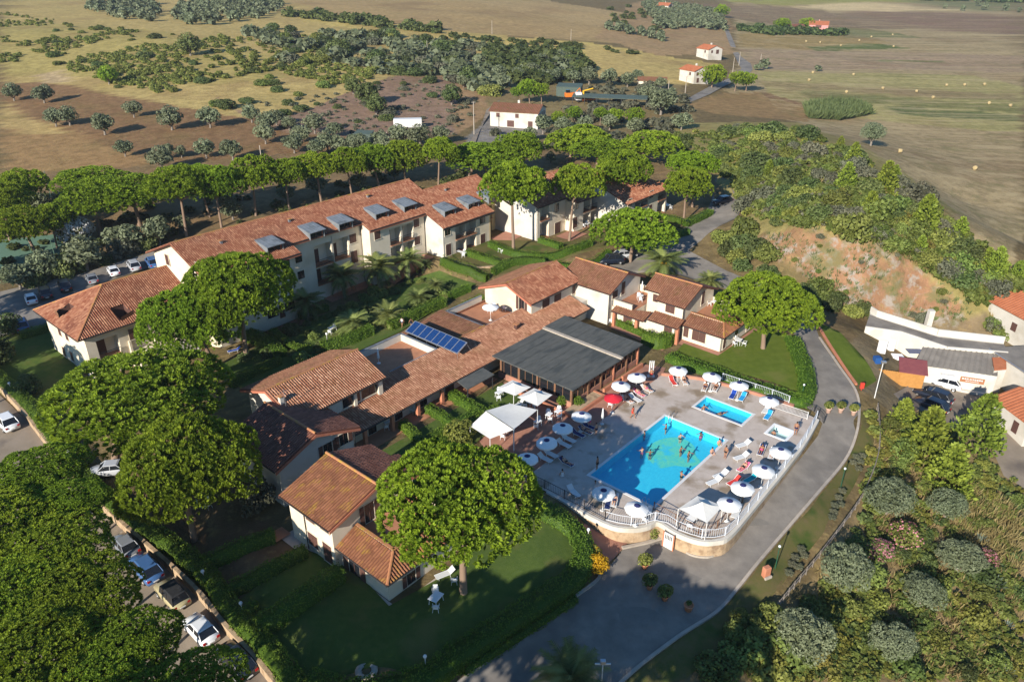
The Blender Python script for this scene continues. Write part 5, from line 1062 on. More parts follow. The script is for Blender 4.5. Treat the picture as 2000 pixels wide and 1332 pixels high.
for base,l,r,t,b_ in [((915,352),885,1000,280,332),((433,445),382,462,320,400),((365,462),300,398,325,396),((500,422),458,538,306,372),((565,412),528,592,311,366),((628,397),575,652,299,352),((688,386),645,708,290,346),((742,372),690,764,284,341),((792,362),745,828,277,336),((275,446),188,332,338,408),((410,425),350,420,322,372),((955,350),900,965,283,330),((1165,330),1125,1210,268,310)]:
    c_=(l+r)/2; w_=(r-l)*.66; pine(base,c_-w_,c_+w_,t,b_,'umbrella pine in the long row behind the hotel','mid','pines in the row behind the hotel')
for base,l,r,t,b_ in [((196,462),118,262,350,422),((150,425),104,242,325,374),((60,440),-10,92,332,390),((72,500),-20,105,403,474),((112,486),60,140,398,452),((20,470),-60,60,360,420)]:
    pine(base,l,r,t,b_,'umbrella pine beside the green tennis court','mid','pines round the tennis court')
# great crowns over the car park, seen from above
for cx,cy,rad in [(70,930,85),(125,985,72),(105,1080,100),(150,1180,112),(245,1268,95),(60,1290,140),(375,1345,90),(-50,1050,130),(190,1345,110),(20,1180,120)]:
    x,y=[float(c) for c in G(cx,cy,8.0)]; z=gz(x,y); h=8.0-z; _,_,dep=pix(x,y,8.0); R=rad*float(dep)/F_PX
    root=empty('umbrella_pine',(x,y,z)); tag(root,'wide spreading umbrella pine shading the lower car park','tree','pines over the lower car park')
    o=bpy.data.objects.new('crown',PC_BIG[0]); COL.objects.link(o); o.parent=root; o.location=(0,0,h); o.scale=(R*1.05,R*1.05,R*.72); o.rotation_euler=(0,0,cx*.37)
    t=bpy.data.objects.new('trunk',PT[cx%3]); COL.objects.link(t); t.parent=root; t.scale=(R*.9,R*.9,h)
# pines outside the lower frame edge whose shadows cross the driveway
for x,y,R,h in [(-12,21,5.4,15),(-5,20,5.4,15),(-19,21,5.2,14.5),(1,19,5,14.5),(-27,21,5.2,15),(-82,80,5,12),(-74,70,5,12),(-92,92,5.5,13),(-100,108,5,12)]:
    z=gz(x,y); root=empty('umbrella_pine',(x,y,z)); tag(root,'umbrella pine beyond the lower end of the driveway' if x>-40 else 'umbrella pine beyond the west end of the hotel','tree','pines below the driveway' if x>-40 else 'pines west of the hotel')
    o=bpy.data.objects.new('crown',PC_MID[int(R*10)%3]); COL.objects.link(o); o.parent=root; o.location=(0,0,h); o.scale=(R,R,R*.9); t=bpy.data.objects.new('trunk',PT[0]); COL.objects.link(t); t.parent=root; t.scale=(R,R,h)
# far pines
for base,l,r,t,b_ in [((1435,178),1422,1462,143,166),((1457,178),1440,1480,144,168)]: pine(base,l,r,t,b_,'one of two far umbrella pines beside the country lane','far','two pines by the lane')
pine((1390,172),1366,1422,130,166,'far umbrella pine hiding the corner of a white house','far')
for base,l,r,t,b_ in [((1035,205),1008,1056,152,196),((1058,205),1036,1074,158,196),((1018,205),995,1022,165,196)]: pine(base,l,r,t,b_,'umbrella pine behind the white farmhouse','far','pines behind the farmhouse')
for base,l,r,t,b_ in [((1092,252),1074,1110,215,248),((1122,240),1104,1138,204,236),((1172,245),1158,1188,209,234),((1200,245),1184,1220,213,238),((1238,248),1218,1262,212,243)]: pine(base,l,r,t,b_,'small umbrella pine before the farmhouse carport','far','pines before the carport')
pine((1408,36),1394,1426,10,34,'dark lone pine above the country lane','far')
for base,l,r,t,b_ in [((1527,62),1512,1545,38,56),((1575,60),1560,1594,38,56)]: pine(base,l,r,t,b_,'umbrella pine beside the pink house','far','pines by the pink house')

# leafy crowns: olives, shrubs
def leafy(seed, n, size, nl, lr, rad, asp=.32, up=.25, flat=1.0, zmin=-.5, name='crown', extra=0):
    rng=np.random.default_rng(seed); c,r=lobes(nl,rad,lr,rng,zmin); p,no,li=lobe_points(c,r,n,rng,flat,-.95*rad[2],.78); lt=rng.uniform(-.18,.18,len(c))
    d=nrm(no*.6+np.array((0,0,up))+rng.normal(size=p.shape)*.6); l=size*rng.uniform(.6,1.4,n); tg=nrm(np.cross(no,rng.normal(size=no.shape))); d=nrm(d*.5+tg*.8); v,f=blades(p-d*l[:,None]*.4,d,l,l*asp,rng,no+np.array((0,0,.4)),.5)
    t=np.clip(rng.beta(2,2,n)+lt[li],0,1)
    q=nrm(rng.normal(size=(n//4,3)))*rng.random((n//4,1))**.4*np.array(rad)*.68; dd=nrm(rng.normal(size=q.shape)); v2,f2=blades(q,dd,size*1.9,size*.8,rng)
    return mesh_np(name,np.concatenate([v,v2]),np.concatenate([f,f2+len(v)]),np.concatenate([t,np.full(len(q),.12)]))
def stem_mesh(seed, nb=5, m='bark_grey'):
    rng=np.random.default_rng(seed); b=MB(); b.tube([(0,0,-.15),(.03,.02,.3),(.0,.05,.55)],[.10,.08,.06],6)
    for i in range(nb):
        a=2*math.pi*i/nb; b.tube([(0,.03,.4),(math.cos(a)*.25,math.sin(a)*.25,.7),(math.cos(a)*.45,math.sin(a)*.45,1.05)],[.05,.035,.015],5,False)
    return b.mesh('stem',M[m])
OL_N=[leafy(s,4200,.10,30,.28,(1,1,.85),.2) for s in (21,22)]; OL_M=[leafy(s,900,.21,16,.34,(1,1,.85),.26) for s in (23,24,25)]; OL_F=[leafy(s,150,.5,8,.42,(1,1,.9),.34) for s in (26,27)]
ST=[stem_mesh(s) for s in (1,2)]
for m_ in OL_N+OL_M+OL_F: m_.materials.append(M['olive'])
NO=[0]
def olive(px,py,wpx,label,group,kind='mid',hk=.8,mats=None):
    x,y,z=T1(px,py); dep=float(pix(x,y,z)[2]); R=wpx/2*dep/F_PX; i=NO[0]; NO[0]+=1
    root=empty('olive_tree',(x,y,z)); tag(root,label,'tree',group); me={'near':OL_N,'mid':OL_M,'far':OL_F}[kind]; me=me[i%len(me)]
    o=bpy.data.objects.new('crown',me); COL.objects.link(o); o.parent=root; k=.9+.2*((i*37)%10)/10; o.scale=(R*k,R*(1.9-k),R*hk); o.location=(0,0,R*hk*.95+.25*R); o.rotation_euler=(0,0,i*1.3)
    if kind!='far':
        t=bpy.data.objects.new('trunk',ST[i%2]); COL.objects.link(t); t.parent=root; t.scale=(R,R,R*hk*.9); 
    return root
for px,py,w in [(28,198,38),(87,203,42),(110,248,40),(137,246,42),(205,264,50),(262,230,36),(336,255,52),(411,250,46),(245,306,36),(317,334,54),(328,310,34),(355,308,26),(403,309,42),(455,313,46)]:
    olive(px,py,w,'rounded grey olive tree on the bare brown field','olives on the brown field')
for px,py,w in [(519,282,44),(522,258,42),(575,300,44),(590,280,38),(640,296,46),(655,268,34),(615,262,44),(492,240,40),(690,290,30),(540,245,34),(565,255,30),(740,290,40),(780,285,46),(820,285,46),(860,280,40),(700,300,44),(750,300,40),(660,300,40),(620,305,36)]:
    olive(px,py,w,'olive tree at the foot of the rocky slope','olives below the rocky slope')
for px,py,w in [(170,528,78),(247,492,66),(312,478,62),(95,545,66),(40,565,60),(360,455,40),(455,430,44),(560,395,36),(620,380,40),(700,372,40),(770,352,36),(445,408,34),(120,420,50),(75,415,46)]:
    olive(px,py,w,'olive tree between the hotel and its car park','olives behind the hotel')
for px,py,w in [(1060,262,42),(1098,262,36),(1140,258,36),(1190,255,34),(1240,262,34),(1290,225,60),(1265,205,44),(1310,195,26),(1035,275,30),(960,320,34),(1075,320,26),(1330,255,40),(1190,168,36),(1225,170,30),(1245,160,26),(1120,165,30),(1150,165,36),(1085,160,30),(1010,160,30),(975,160,34),(1040,150,30),(930,165,36),(905,172,28),(1290,175,26)]:
    olive(px,py,w,'olive tree growing round the farmhouse yard','olives round the farmhouse','mid')
for px,py,w,lab in [(1640,1150,112,'large silvery olive tree beside the driveway fence'),(1728,1010,98,'silvery olive tree below the lavender bed'),(1560,1285,118,'silvery olive tree at the lower end of the slope fence'),(1795,1185,84,'olive tree beside the pink oleander'),(1735,1285,92,'olive tree low on the scrubby slope'),(1842,1015,76,'rounded olive tree above the agaves'),(1865,1120,84,'olive tree next to the upper agave'),(1700,285,52,'lone grey olive on the knoll edge')]:
    olive(px,py,w,lab,None,'near')
def grove(poly,du,dv,ang,label,group,R0=2.4,limit=200,seed=0):
    rng=np.random.default_rng(seed); pts=pxy(poly); xs=[p[0] for p in pts]; ys=[p[1] for p in pts]; cx,cy=np.mean(xs),np.mean(ys); ca,sa=math.cos(ang),math.sin(ang); r=max(max(xs)-min(xs),max(ys)-min(ys)); n=0
    for i in range(-int(r/du),int(r/du)+1):
        for j in range(-int(r/dv),int(r/dv)+1):
            x=cx+i*du*ca-j*dv*sa+rng.normal(0,.5); y=cy+i*du*sa+j*dv*ca+rng.normal(0,.5)
            if not inpoly(np.array([x]),np.array([y]),pts)[0] or n>=limit or rng.random()<.05: continue
            R=R0*rng.uniform(.8,1.2); o=bpy.data.objects.new('olive_tree',OL_F[(i+j)%2]); COL.objects.link(o); o.location=(x,y,gz(x,y)+R*.8); o.scale=(R,R,R*.85); o.rotation_euler=(0,0,rng.uniform(0,6)); tag(o,label,'tree',group); n+=1
    return n
print('groves',grove([(165,20),(190,4),(300,6),(306,28),(298,46),(235,38)],8.5,16,.15,'olive tree in the grove behind the left hill crest','far hill grove',2.9,110,1),
 grove([(330,44),(352,14),(430,4),(560,8),(548,22),(500,40),(400,52)],8.5,17,.1,'olive tree in the wide grove above the hillside','upper hillside grove',2.9,120,2),
 grove([(1252,8),(1330,14),(1410,28),(1428,92),(1345,96),(1300,80)],7.2,8.6,-1.25,'olive tree in straight rows above the white houses','grove in straight rows',2.6,190,3),
 grove([(1165,58),(1170,50),(1225,58),(1300,74),(1300,84),(1225,68)],6.5,9,-.15,'olive tree in the single row below the wheat field','single olive row',2.5,40,4))
# shrubs and wild trees
SH={}
for nm,mt in (('green','shrub_green'),('dark','shrub_dark'),('grey','shrub_grey'),('yellow','shrub_yellow')):
    SH[nm]=[leafy(s+ord(nm[0])%7,1300,.165,17,.34,(1,1,.75),.34,name='shrub') for s in (31,32)]
    for m_ in SH[nm]: m_.materials.append(M[mt])
SHF=[leafy(s,88,.50,8,.42,(1,1,.75),.42,name='shrub') for s in (41,42)]
for m_,k in zip(SHF,('shrub_dark','shrub_green')): m_.materials.append(M[k])
def cone_tree(seed):
    rng=np.random.default_rng(seed); n=1500; z=rng.random(n)**1.3; a=rng.uniform(0,6.28,n); tier=.78+.22*np.sin(z*26+np.sin(a*3)*1.4); r=(1-z**1.6)**.8*.46*tier*rng.uniform(.55,1,n)+.02
    p=np.stack([r*np.cos(a),r*np.sin(a),z],1); d=nrm(np.stack([np.cos(a)*.7,np.sin(a)*.7,np.full(n,.65)],1)+rng.normal(size=(n,3))*.35); l=.085*rng.uniform(.7,1.3,n)
    v,f=blades(p,d,l,l*.3,rng,nrm(np.stack([np.cos(a),np.sin(a),np.full(n,.6)],1)),.5); return mesh_np('young_pine',v,f,rng.beta(2,2,n))
CT=[cone_tree(s) for s in (51,52)]
for m_ in CT: m_.materials.append(M['pine_young'])
def scatter(name,poly,n,rmin,rmax,meshes,label,cat,group,seed=0,flat=1.0,mind=0.0,avoid=()):
    rng=np.random.default_rng(seed); P=np.array(poly,float); k=0; out=[]; tries=0; got=[]
    while k<n and tries<n*30:
        m_=200; px=rng.uniform(P[:,0].min(),P[:,0].max(),m_); py=rng.uniform(P[:,1].min(),P[:,1].max(),m_); ok=inpoly(px,py,poly)
        for av in avoid: ok&=~inpoly(px,py,av)
        px,py=px[ok],py[ok]; tries+=m_
        if not len(px): continue
        x,y,z=T(px,py)
        for a,b,c in zip(x,y,z):
            if k>=n: break
            R=rng.uniform(rmin,rmax)*(1 if rng.random()<.8 else 1.35)
            if mind and any((a-g[0])**2+(b-g[1])**2<(mind*(R+g[2]))**2 for g in got): continue
            got.append((a,b,R)); o=bpy.data.objects.new(name,meshes[k%len(meshes)]); COL.objects.link(o); o.location=(a,b,c+R*.28*flat); o.scale=(R*rng.uniform(.85,1.2),R*rng.uniform(.85,1.2),R*flat*rng.uniform(.8,1.15)); o.rotation_euler=(0,0,rng.uniform(0,6.28)); tag(o,label,cat,group); k+=1
    return k
KN=[(1390,255),(1480,245),(1560,255),(1640,285),(1700,320),(1780,370),(1850,430),(1920,490),(1995,550),(1995,620),(1900,590),(1800,520),(1720,478),(1600,440),(1500,440),(1455,420),(1440,370),(1400,330),(1330,300),(1320,265)]
tops=SH['green']+SH['grey']+SH['dark']
CLF=[(1480,470),(1560,446),(1720,485),(1860,560),(1905,610),(1890,645),(1720,615),(1590,570)]
scatter('shrub',KN,105,1.2,2.6,SH['green']+SH['grey']+SH['dark'],'wild evergreen shrub on the knoll above the cutting','shrub','shrubs on the knoll',1,mind=.45)
scatter('shrub',[(1560,330),(1700,340),(1995,560),(1995,620),(1850,540),(1640,420)],34,.7,1.6,SH['yellow']+SH['green'],'yellowish wild shrub on the knoll slope','shrub','yellow shrubs on the knoll',2,mind=.5)
scatter('shrub',[(1470,470),(1560,452),(1700,490),(1850,560),(1890,640),(1720,610),(1600,570),(1550,520)],22,.4,1.0,SH['green']+SH['grey'],'small shrub clinging to the red cutting','shrub','shrubs on the cutting',3,mind=.6)
scatter('shrub',[(1545,560),(1600,570),(1680,600),(1690,620),(1620,610),(1580,600)],8,1.4,2.2,SH['dark']+SH['green'],'dense dark bush at the foot of the cutting','shrub','bushes at the cutting foot',4,mind=.5)
scatter('shrub',[(1370,480),(1440,455),(1490,470),(1530,530),(1480,545),(1400,530)],9,1.8,2.8,SH['dark']+SH['green'],'dense dark bush between lane and cutting','shrub','bushes beside the lane',5,mind=.5)
def young(px,py,hpx,label='young bright green pine on the knoll',group='young pines on the knoll',i=0):
    x,y,z=T1(px,py); dep=float(pix(x,y,z)[2]); h=hpx*dep/F_PX/.93; o=bpy.data.objects.new('young_pine',CT[i%2]); COL.objects.link(o); o.location=(x,y,z-.1); o.scale=(h*.95,h*.95,h); o.rotation_euler=(0,0,i*1.1); tag(o,label,'tree',group)
for i,(a,b,h) in enumerate([(1665,320,38),(1725,378,58),(1650,372,50),(1500,345,30),(1695,425,48),(1745,355,30),(1800,455,70),(1870,470,44),(1795,495,34),(1940,545,60),(1925,520,36),(1640,290,22),(1970,590,40)]): young(a,b,h,i=i)
for i,(a,b,h,lab) in enumerate([(1905,870,105,'tall pale green pine beside the asphalt yard'),(1800,900,110,'broad young pine hiding the parked dark cars'),(1845,960,100,'young pine on the slope below the yard'),(1758,835,60,'young pine beside the timber shed')]): young(a,b,h,lab,None,i)
# scrub of the lower right slope
LR=[(1700,800),(1800,850),(1990,930),(1995,1330),(1480,1330),(1560,1200),(1650,1080),(1690,960)]
scatter('shrub',LR,42,.6,1.4,SH['green']+SH['dark']+SH['yellow'],'wild shrub on the scrubby slope below the driveway','shrub','shrubs on the lower slope',6,mind=.5)
scatter('shrub',[(1400,1270),(1500,1200),(1560,1332),(1400,1345)],7,1.2,1.9,SH['green'],'bushy green shrub at the lower verge','shrub','shrubs at the lower verge',7,mind=.5)
scatter('shrub',[(1710,820),(1780,800),(1840,850),(1820,930),(1740,930)],14,.9,1.6,SH['green']+SH['yellow'],'shrub on the bank between driveway and yard','shrub','shrubs on the yard bank',8,mind=.5)
# hillside scrub and trees
HB=[(640,70),(760,60),(860,85),(960,95),(1130,110),(1160,150),(1000,160),(960,190),(840,150),(760,150),(650,130),(560,130),(480,65),(520,55)]
scatter('oak_tree',HB,110,2.2,4.2,[SH['dark'][0],SH['dark'][1],SH['green'][0],SH['grey'][0]],'dark evergreen oak in the belt of trees across the hill','tree','oaks across the hill',9,.9,.42)
scatter('shrub',[(20,30),(300,70),(480,80),(640,160),(600,210),(470,220),(260,180),(30,140)],42,1.2,2.8,SH['dark']+SH['green'],'low dark shrub scattered on the dry hillside','shrub','shrubs on the dry hillside',10,.75,.6)
scatter('shrub',[(500,210),(620,190),(740,160),(880,160),(930,200),(880,265),(720,262),(560,255)],26,1.0,2.4,SH['grey']+SH['dark'],'bush on the stony reddish slope','shrub','bushes on the stony slope',11,.8,.6)
for px,py,w,lab in [(213,165,36,'lone rounded green tree on the dry hillside'),(372,110,44,'large dark oak on the dry hillside'),(718,205,46,'dark oak on the stony slope'),(735,225,40,'dark oak just below another on the stony slope'),(882,205,40,'dark oak beside the dirt track'),(690,185,34,'dark oak at the top of the stony slope'),(915,170,40,'big dark oak above the dirt track')]:
    x,y,z=T1(px,py); dep=float(pix(x,y,z)[2]); R=w/2*dep/F_PX; root=empty('oak_tree',(x,y,z)); tag(root,lab,'tree'); o=bpy.data.objects.new('crown',OL_M[px%3].copy()); o.data.materials[0]=M['shrub_dark' if w!=36 else 'pine']; COL.objects.link(o); o.parent=root; o.scale=(R,R,R*.95); o.location=(0,0,R); t=bpy.data.objects.new('trunk',ST[0]); COL.objects.link(t); t.parent=root; t.scale=(R,R,R*.8)
def far_scrub(name,poly,n,rmin,rmax,label,cat,seed,mt,clump=0.0):
    "a far mass of bushes nobody could count: one object"
    rng=np.random.default_rng(seed); P=np.array(poly,float); Vs=[];Fs=[];Ts=[];o_=0; src=SHF[0]; sv=np.empty(len(src.vertices)*3,np.float32); src.vertices.foreach_get('co',sv); sv=sv.reshape(-1,3); sf=np.arange(len(sv)).reshape(-1,4)
    st=np.empty(len(sf),np.float32); src.attributes['tint'].data.foreach_get('value',st)
    px=rng.uniform(P[:,0].min(),P[:,0].max(),n*6); py=rng.uniform(P[:,1].min(),P[:,1].max(),n*6); k=inpoly(px,py,poly); px,py=px[k],py[k]; x,y,z=T(px,py)
    if clump: k=vnoise(x,y,clump,seed)+.35*vnoise(x,y,clump*.3,seed+1)>.08; x,y,z=x[k],y[k],z[k]
    x,y,z=x[:n],y[:n],z[:n]
    for a,b,c in zip(x,y,z):
        R=rng.uniform(rmin,rmax); th=rng.uniform(0,6.28); q=sv*np.array((R,R,R*rng.uniform(.6,1))); q=np.stack([q[:,0]*math.cos(th)-q[:,1]*math.sin(th),q[:,0]*math.sin(th)+q[:,1]*math.cos(th),q[:,2]],1)+np.array((a,b,c+R*.4)); Vs.append(q);Fs.append(sf+o_);Ts.append(np.clip(st+rng.normal(0,.12),0,1)); o_+=len(q)
    me=mesh_np(name,np.concatenate(Vs),np.concatenate(Fs),np.concatenate(Ts)); me.materials.append(M[mt]); o=bpy.data.objects.new(name,me); COL.objects.link(o); tag(o,label,cat,kind='stuff')
far_scrub('scrub',[(0,25),(300,65),(520,75),(700,60),(760,140),(660,180),(480,220),(200,160),(0,130)],1300,.35,1.2,'tiny scrub speckled over the dry hillside','scrub',1,'shrub_green',16)
far_scrub('scrub',[(60,40),(300,65),(520,75),(700,60),(760,140),(660,180),(560,215),(300,120)],170,.6,1.6,'thickets of scrub on the dry hillside','scrub',41,'shrub_green',24)
far_scrub('wood',HB,150,2.2,4.4,'mass of grey evergreen trees across the hill','wood',31,'olive')
far_scrub('wood',[(960,95),(1130,110),(1165,150),(1080,165),(1000,165),(950,130)],110,2.5,4.5,'mass of trees behind the farmhouse','wood',32,'shrub_dark')
far_scrub('scrub',[(500,200),(640,185),(760,155),(890,160),(940,200),(890,265),(720,265),(560,255)],200,.3,.9,'low scrub on the stony slope','scrub',33,'shrub_grey')
far_scrub('scrub',KN,750,.5,1.4,'low undergrowth covering the knoll','scrub',2,'shrub_green'); far_scrub('scrub',KN,300,.5,1.1,'yellow undergrowth covering the knoll','scrub',42,'shrub_yellow',12); far_scrub('scrub',[(1400,260),(1640,290),(1850,450),(1990,570),(1800,500),(1500,430)],120,.6,1.3,'grey dead undergrowth on the knoll','scrub',3,'shrub_grey')
far_scrub('scrub',[(1430,50),(1500,60),(1660,62),(1665,70),(1500,70),(1440,62)],60,2,4,'line of bushes before the pink house','scrub',4,'shrub_dark')
far_scrub('scrub',[(1760,0),(2000,0),(2000,6),(1900,5)],50,4,8,'far wood along the edge of the plain','wood',5,'shrub_dark')
far_scrub('scrub',LR,620,.3,.85,'low scrub between the shrubs of the lower slope','scrub',6,'shrub_green'); far_scrub('scrub',LR,260,.3,.8,'yellowish low scrub of the lower slope','scrub',43,'shrub_yellow',6); far_scrub('scrub',LR,70,.4,.9,'dark low scrub of the lower slope','scrub',44,'shrub_dark',7)
far_scrub('scrub',[(1160,150),(1350,175),(1340,250),(1200,300),(1100,300),(950,300),(960,260),(1060,260)],110,1,2.4,'mixed scrub round the farmhouse','scrub',7,'shrub_grey')
far_scrub('scrub',[(1180,20),(1260,10),(1300,75),(1200,45)],0+20,1.5,3,'bushes along the upper field edge','scrub',8,'shrub_dark')
far_scrub('scrub',[(860,70),(1130,88),(1300,108),(1300,112),(1100,95),(860,78)],40,1.2,2.5,'hedge bushes along the wheat field','scrub',9,'shrub_dark')
far_scrub('scrub',[(560,20),(640,25),(760,45),(860,60),(860,68),(700,50),(560,35)],50,1.5,4,'bushes along the upper field boundary','scrub',10,'shrub_dark')
far_scrub('scrub',[(0,400),(330,350),(900,335),(1000,360),(700,390),(340,470),(180,520),(0,560)],120,.6,1.5,'undergrowth beneath the pine row','undergrowth',11,'shrub_dark')
for i,(a,b,w) in enumerate([(1880,22,9),(1922,20,12),(1963,22,12),(1910,12,10),(1990,25,8),(1845,18,8)]): olive(a,b,w,'far rounded tree at the edge of the plain','far trees on the plain','far',1.1)
for a,b,w in [(1597,140,13),(1492,135,20),(1480,138,14)]: olive(a,b,w,'small dark tree on the plain','small trees on the plain','far')
# round hay bales
bl=MB(); bl.lathe([(0,-.65),(.7,-.65),(.76,-.6),(.76,.6),(.7,.65),(0,.65)],18); bmesh_=bl.mesh('hay_bale',mat('hay',(.34,.26,.13),(.40,.31,.16),6,rough=1,bump=.5,bscale=12))
for i,(a,b) in enumerate([(1587,144),(1667,148),(1580,159),(1653,182),(1724,175),(1848,169),(1884,168),(1922,167),(1790,181),(1822,193),(1931,204),(1973,209),(1757,299),(1904,332),(1574,83),(1602,85),(1642,91),(1678,81),(1745,93),(1743,70),(1702,74)]):
    x,y,z=T1(a,b); o=bpy.data.objects.new('hay_bale',bmesh_); COL.objects.link(o); k=.75; o.scale=(k,k,k); o.location=(x,y,z+.8*k); o.rotation_euler=(R_(90),0,i*.9); tag(o,'round straw bale lying on the stubble field','hay bale','bales on the stubble field')

# ------------------------------------------------------------------ hedges
NH=[0]
def hedge(pts, h, w, label, group=None, dens=34, leaf=.135, mt='hedge', closed=False, rough=.10):
    "clipped hedge along the photo line of its top"
    a=np.array(pts,float); z=np.zeros(len(a))
    for _ in range(14): x,y=G(a[:,0],a[:,1],z+h); z=ground(x,y)
    line=[np.array(p) for p in smooth_line(list(zip(x,y)),6)]; rng=np.random.default_rng(100+NH[0]); NH[0]+=1
    seg=np.array([np.linalg.norm(q-p) for p,q in zip(line,line[1:])]); cum=np.concatenate([[0],np.cumsum(seg)]); Ln=cum[-1]
    def at(s):
        i=np.clip(np.searchsorted(cum,s)-1,0,len(seg)-1); t=((s-cum[i])/seg[i])[:,None]; P=np.array(line); p=P[i]*(1-t)+P[i+1]*t; d=nrm(P[i+1]-P[i]); return p,d
    n=int((Ln*(w+2*h)+2*w*h)*dens); s=rng.uniform(-.02*0,Ln,n); q=rng.uniform(0,w+2*h,n); p,d=at(s); nn=np.stack([-d[:,1],d[:,0]],1)
    bul=1+.10*np.sin(s*1.7+NH[0])+.07*np.sin(s*4.1)
    top=(q>h)&(q<h+w); side=np.where(q<=h,-1,1); off=np.where(top,(q-h-w/2),side*w/2*bul*(1-.10*np.clip(np.where(q<=h,q,w+2*h-q)/h,0,1))); zz=np.where(top,h*(1+.02*np.sin(s*2.3))*bul**.4,np.where(q<=h,q,w+2*h-q))
    rnd=np.clip((abs(off)/(w/2)-.7)/.3,0,1)*.12*h; zz=zz-np.where(top,rnd,0)
    e=rng.random(n)<(2*w*h)/(Ln*(w+2*h)+2*w*h)          # the two end faces
    se=np.where(rng.random(n)<.5,0,Ln); pe,de=at(se); p=np.where(e[:,None],pe,p); off=np.where(e,rng.uniform(-w/2,w/2,n),off); zz=np.where(e,rng.uniform(0,h,n),zz)
    base=p+nn*off[:,None]; gz_=ground(base[:,0],base[:,1]); C=np.stack([base[:,0],base[:,1],gz_+zz],1)+rng.normal(0,rough*.5,(n,3))
    N_=np.where(top[:,None],np.array((0,0,1.)),np.concatenate([nn*side[:,None],np.full((n,1),.15)],1)); N_=np.where(e[:,None],np.concatenate([np.where(se>0,1,-1)[:,None]*de,np.zeros((n,1))],1),N_)
    D=nrm(N_*.7+rng.normal(size=(n,3))*.55+np.array((0,0,.25))); l=leaf*rng.uniform(.6,1.4,n); tg=nrm(np.cross(N_,rng.normal(size=N_.shape))); D=nrm(D*.5+tg*.8); v,f=blades(C-D*l[:,None]*.4,D,l,l*.42,rng,N_+np.array((0,0,.3)),.5); t=np.clip(rng.beta(2,2,n)+.1*np.sin(s*.8),0,1)
    # solid core at the dark end of the leaf tint
    P=np.array(line); V=[]; dd=np.gradient(P,axis=0); dd=nrm(dd); pn=np.stack([-dd[:,1],dd[:,0]],1); g0=ground(P[:,0],P[:,1])
    for i in range(len(P)):
        for sx,zz2 in ((-1,-.2),(-.9,h*.86),(.9,h*.86),(1,-.2)): b_=P[i]+pn[i]*sx*(w/2-.10); V.append((b_[0],b_[1],g0[i]+zz2))
    m_=len(P); F=[(i*4+j,i*4+j+1,i*4+j+5,i*4+j+4) for i in range(m_-1) for j in range(3)]+[(0,1,2,3),(m_*4-1,m_*4-2,m_*4-3,m_*4-4)]
    me=mesh_np('hedge',np.concatenate([v,np.array(V)]),np.concatenate([f,np.array(F)+len(v)]),np.concatenate([t,np.full(len(F),.05)])); me.materials.append(M[mt])
    o=bpy.data.objects.new('hedge',me); COL.objects.link(o); tag(o,label,'hedge',group); return o
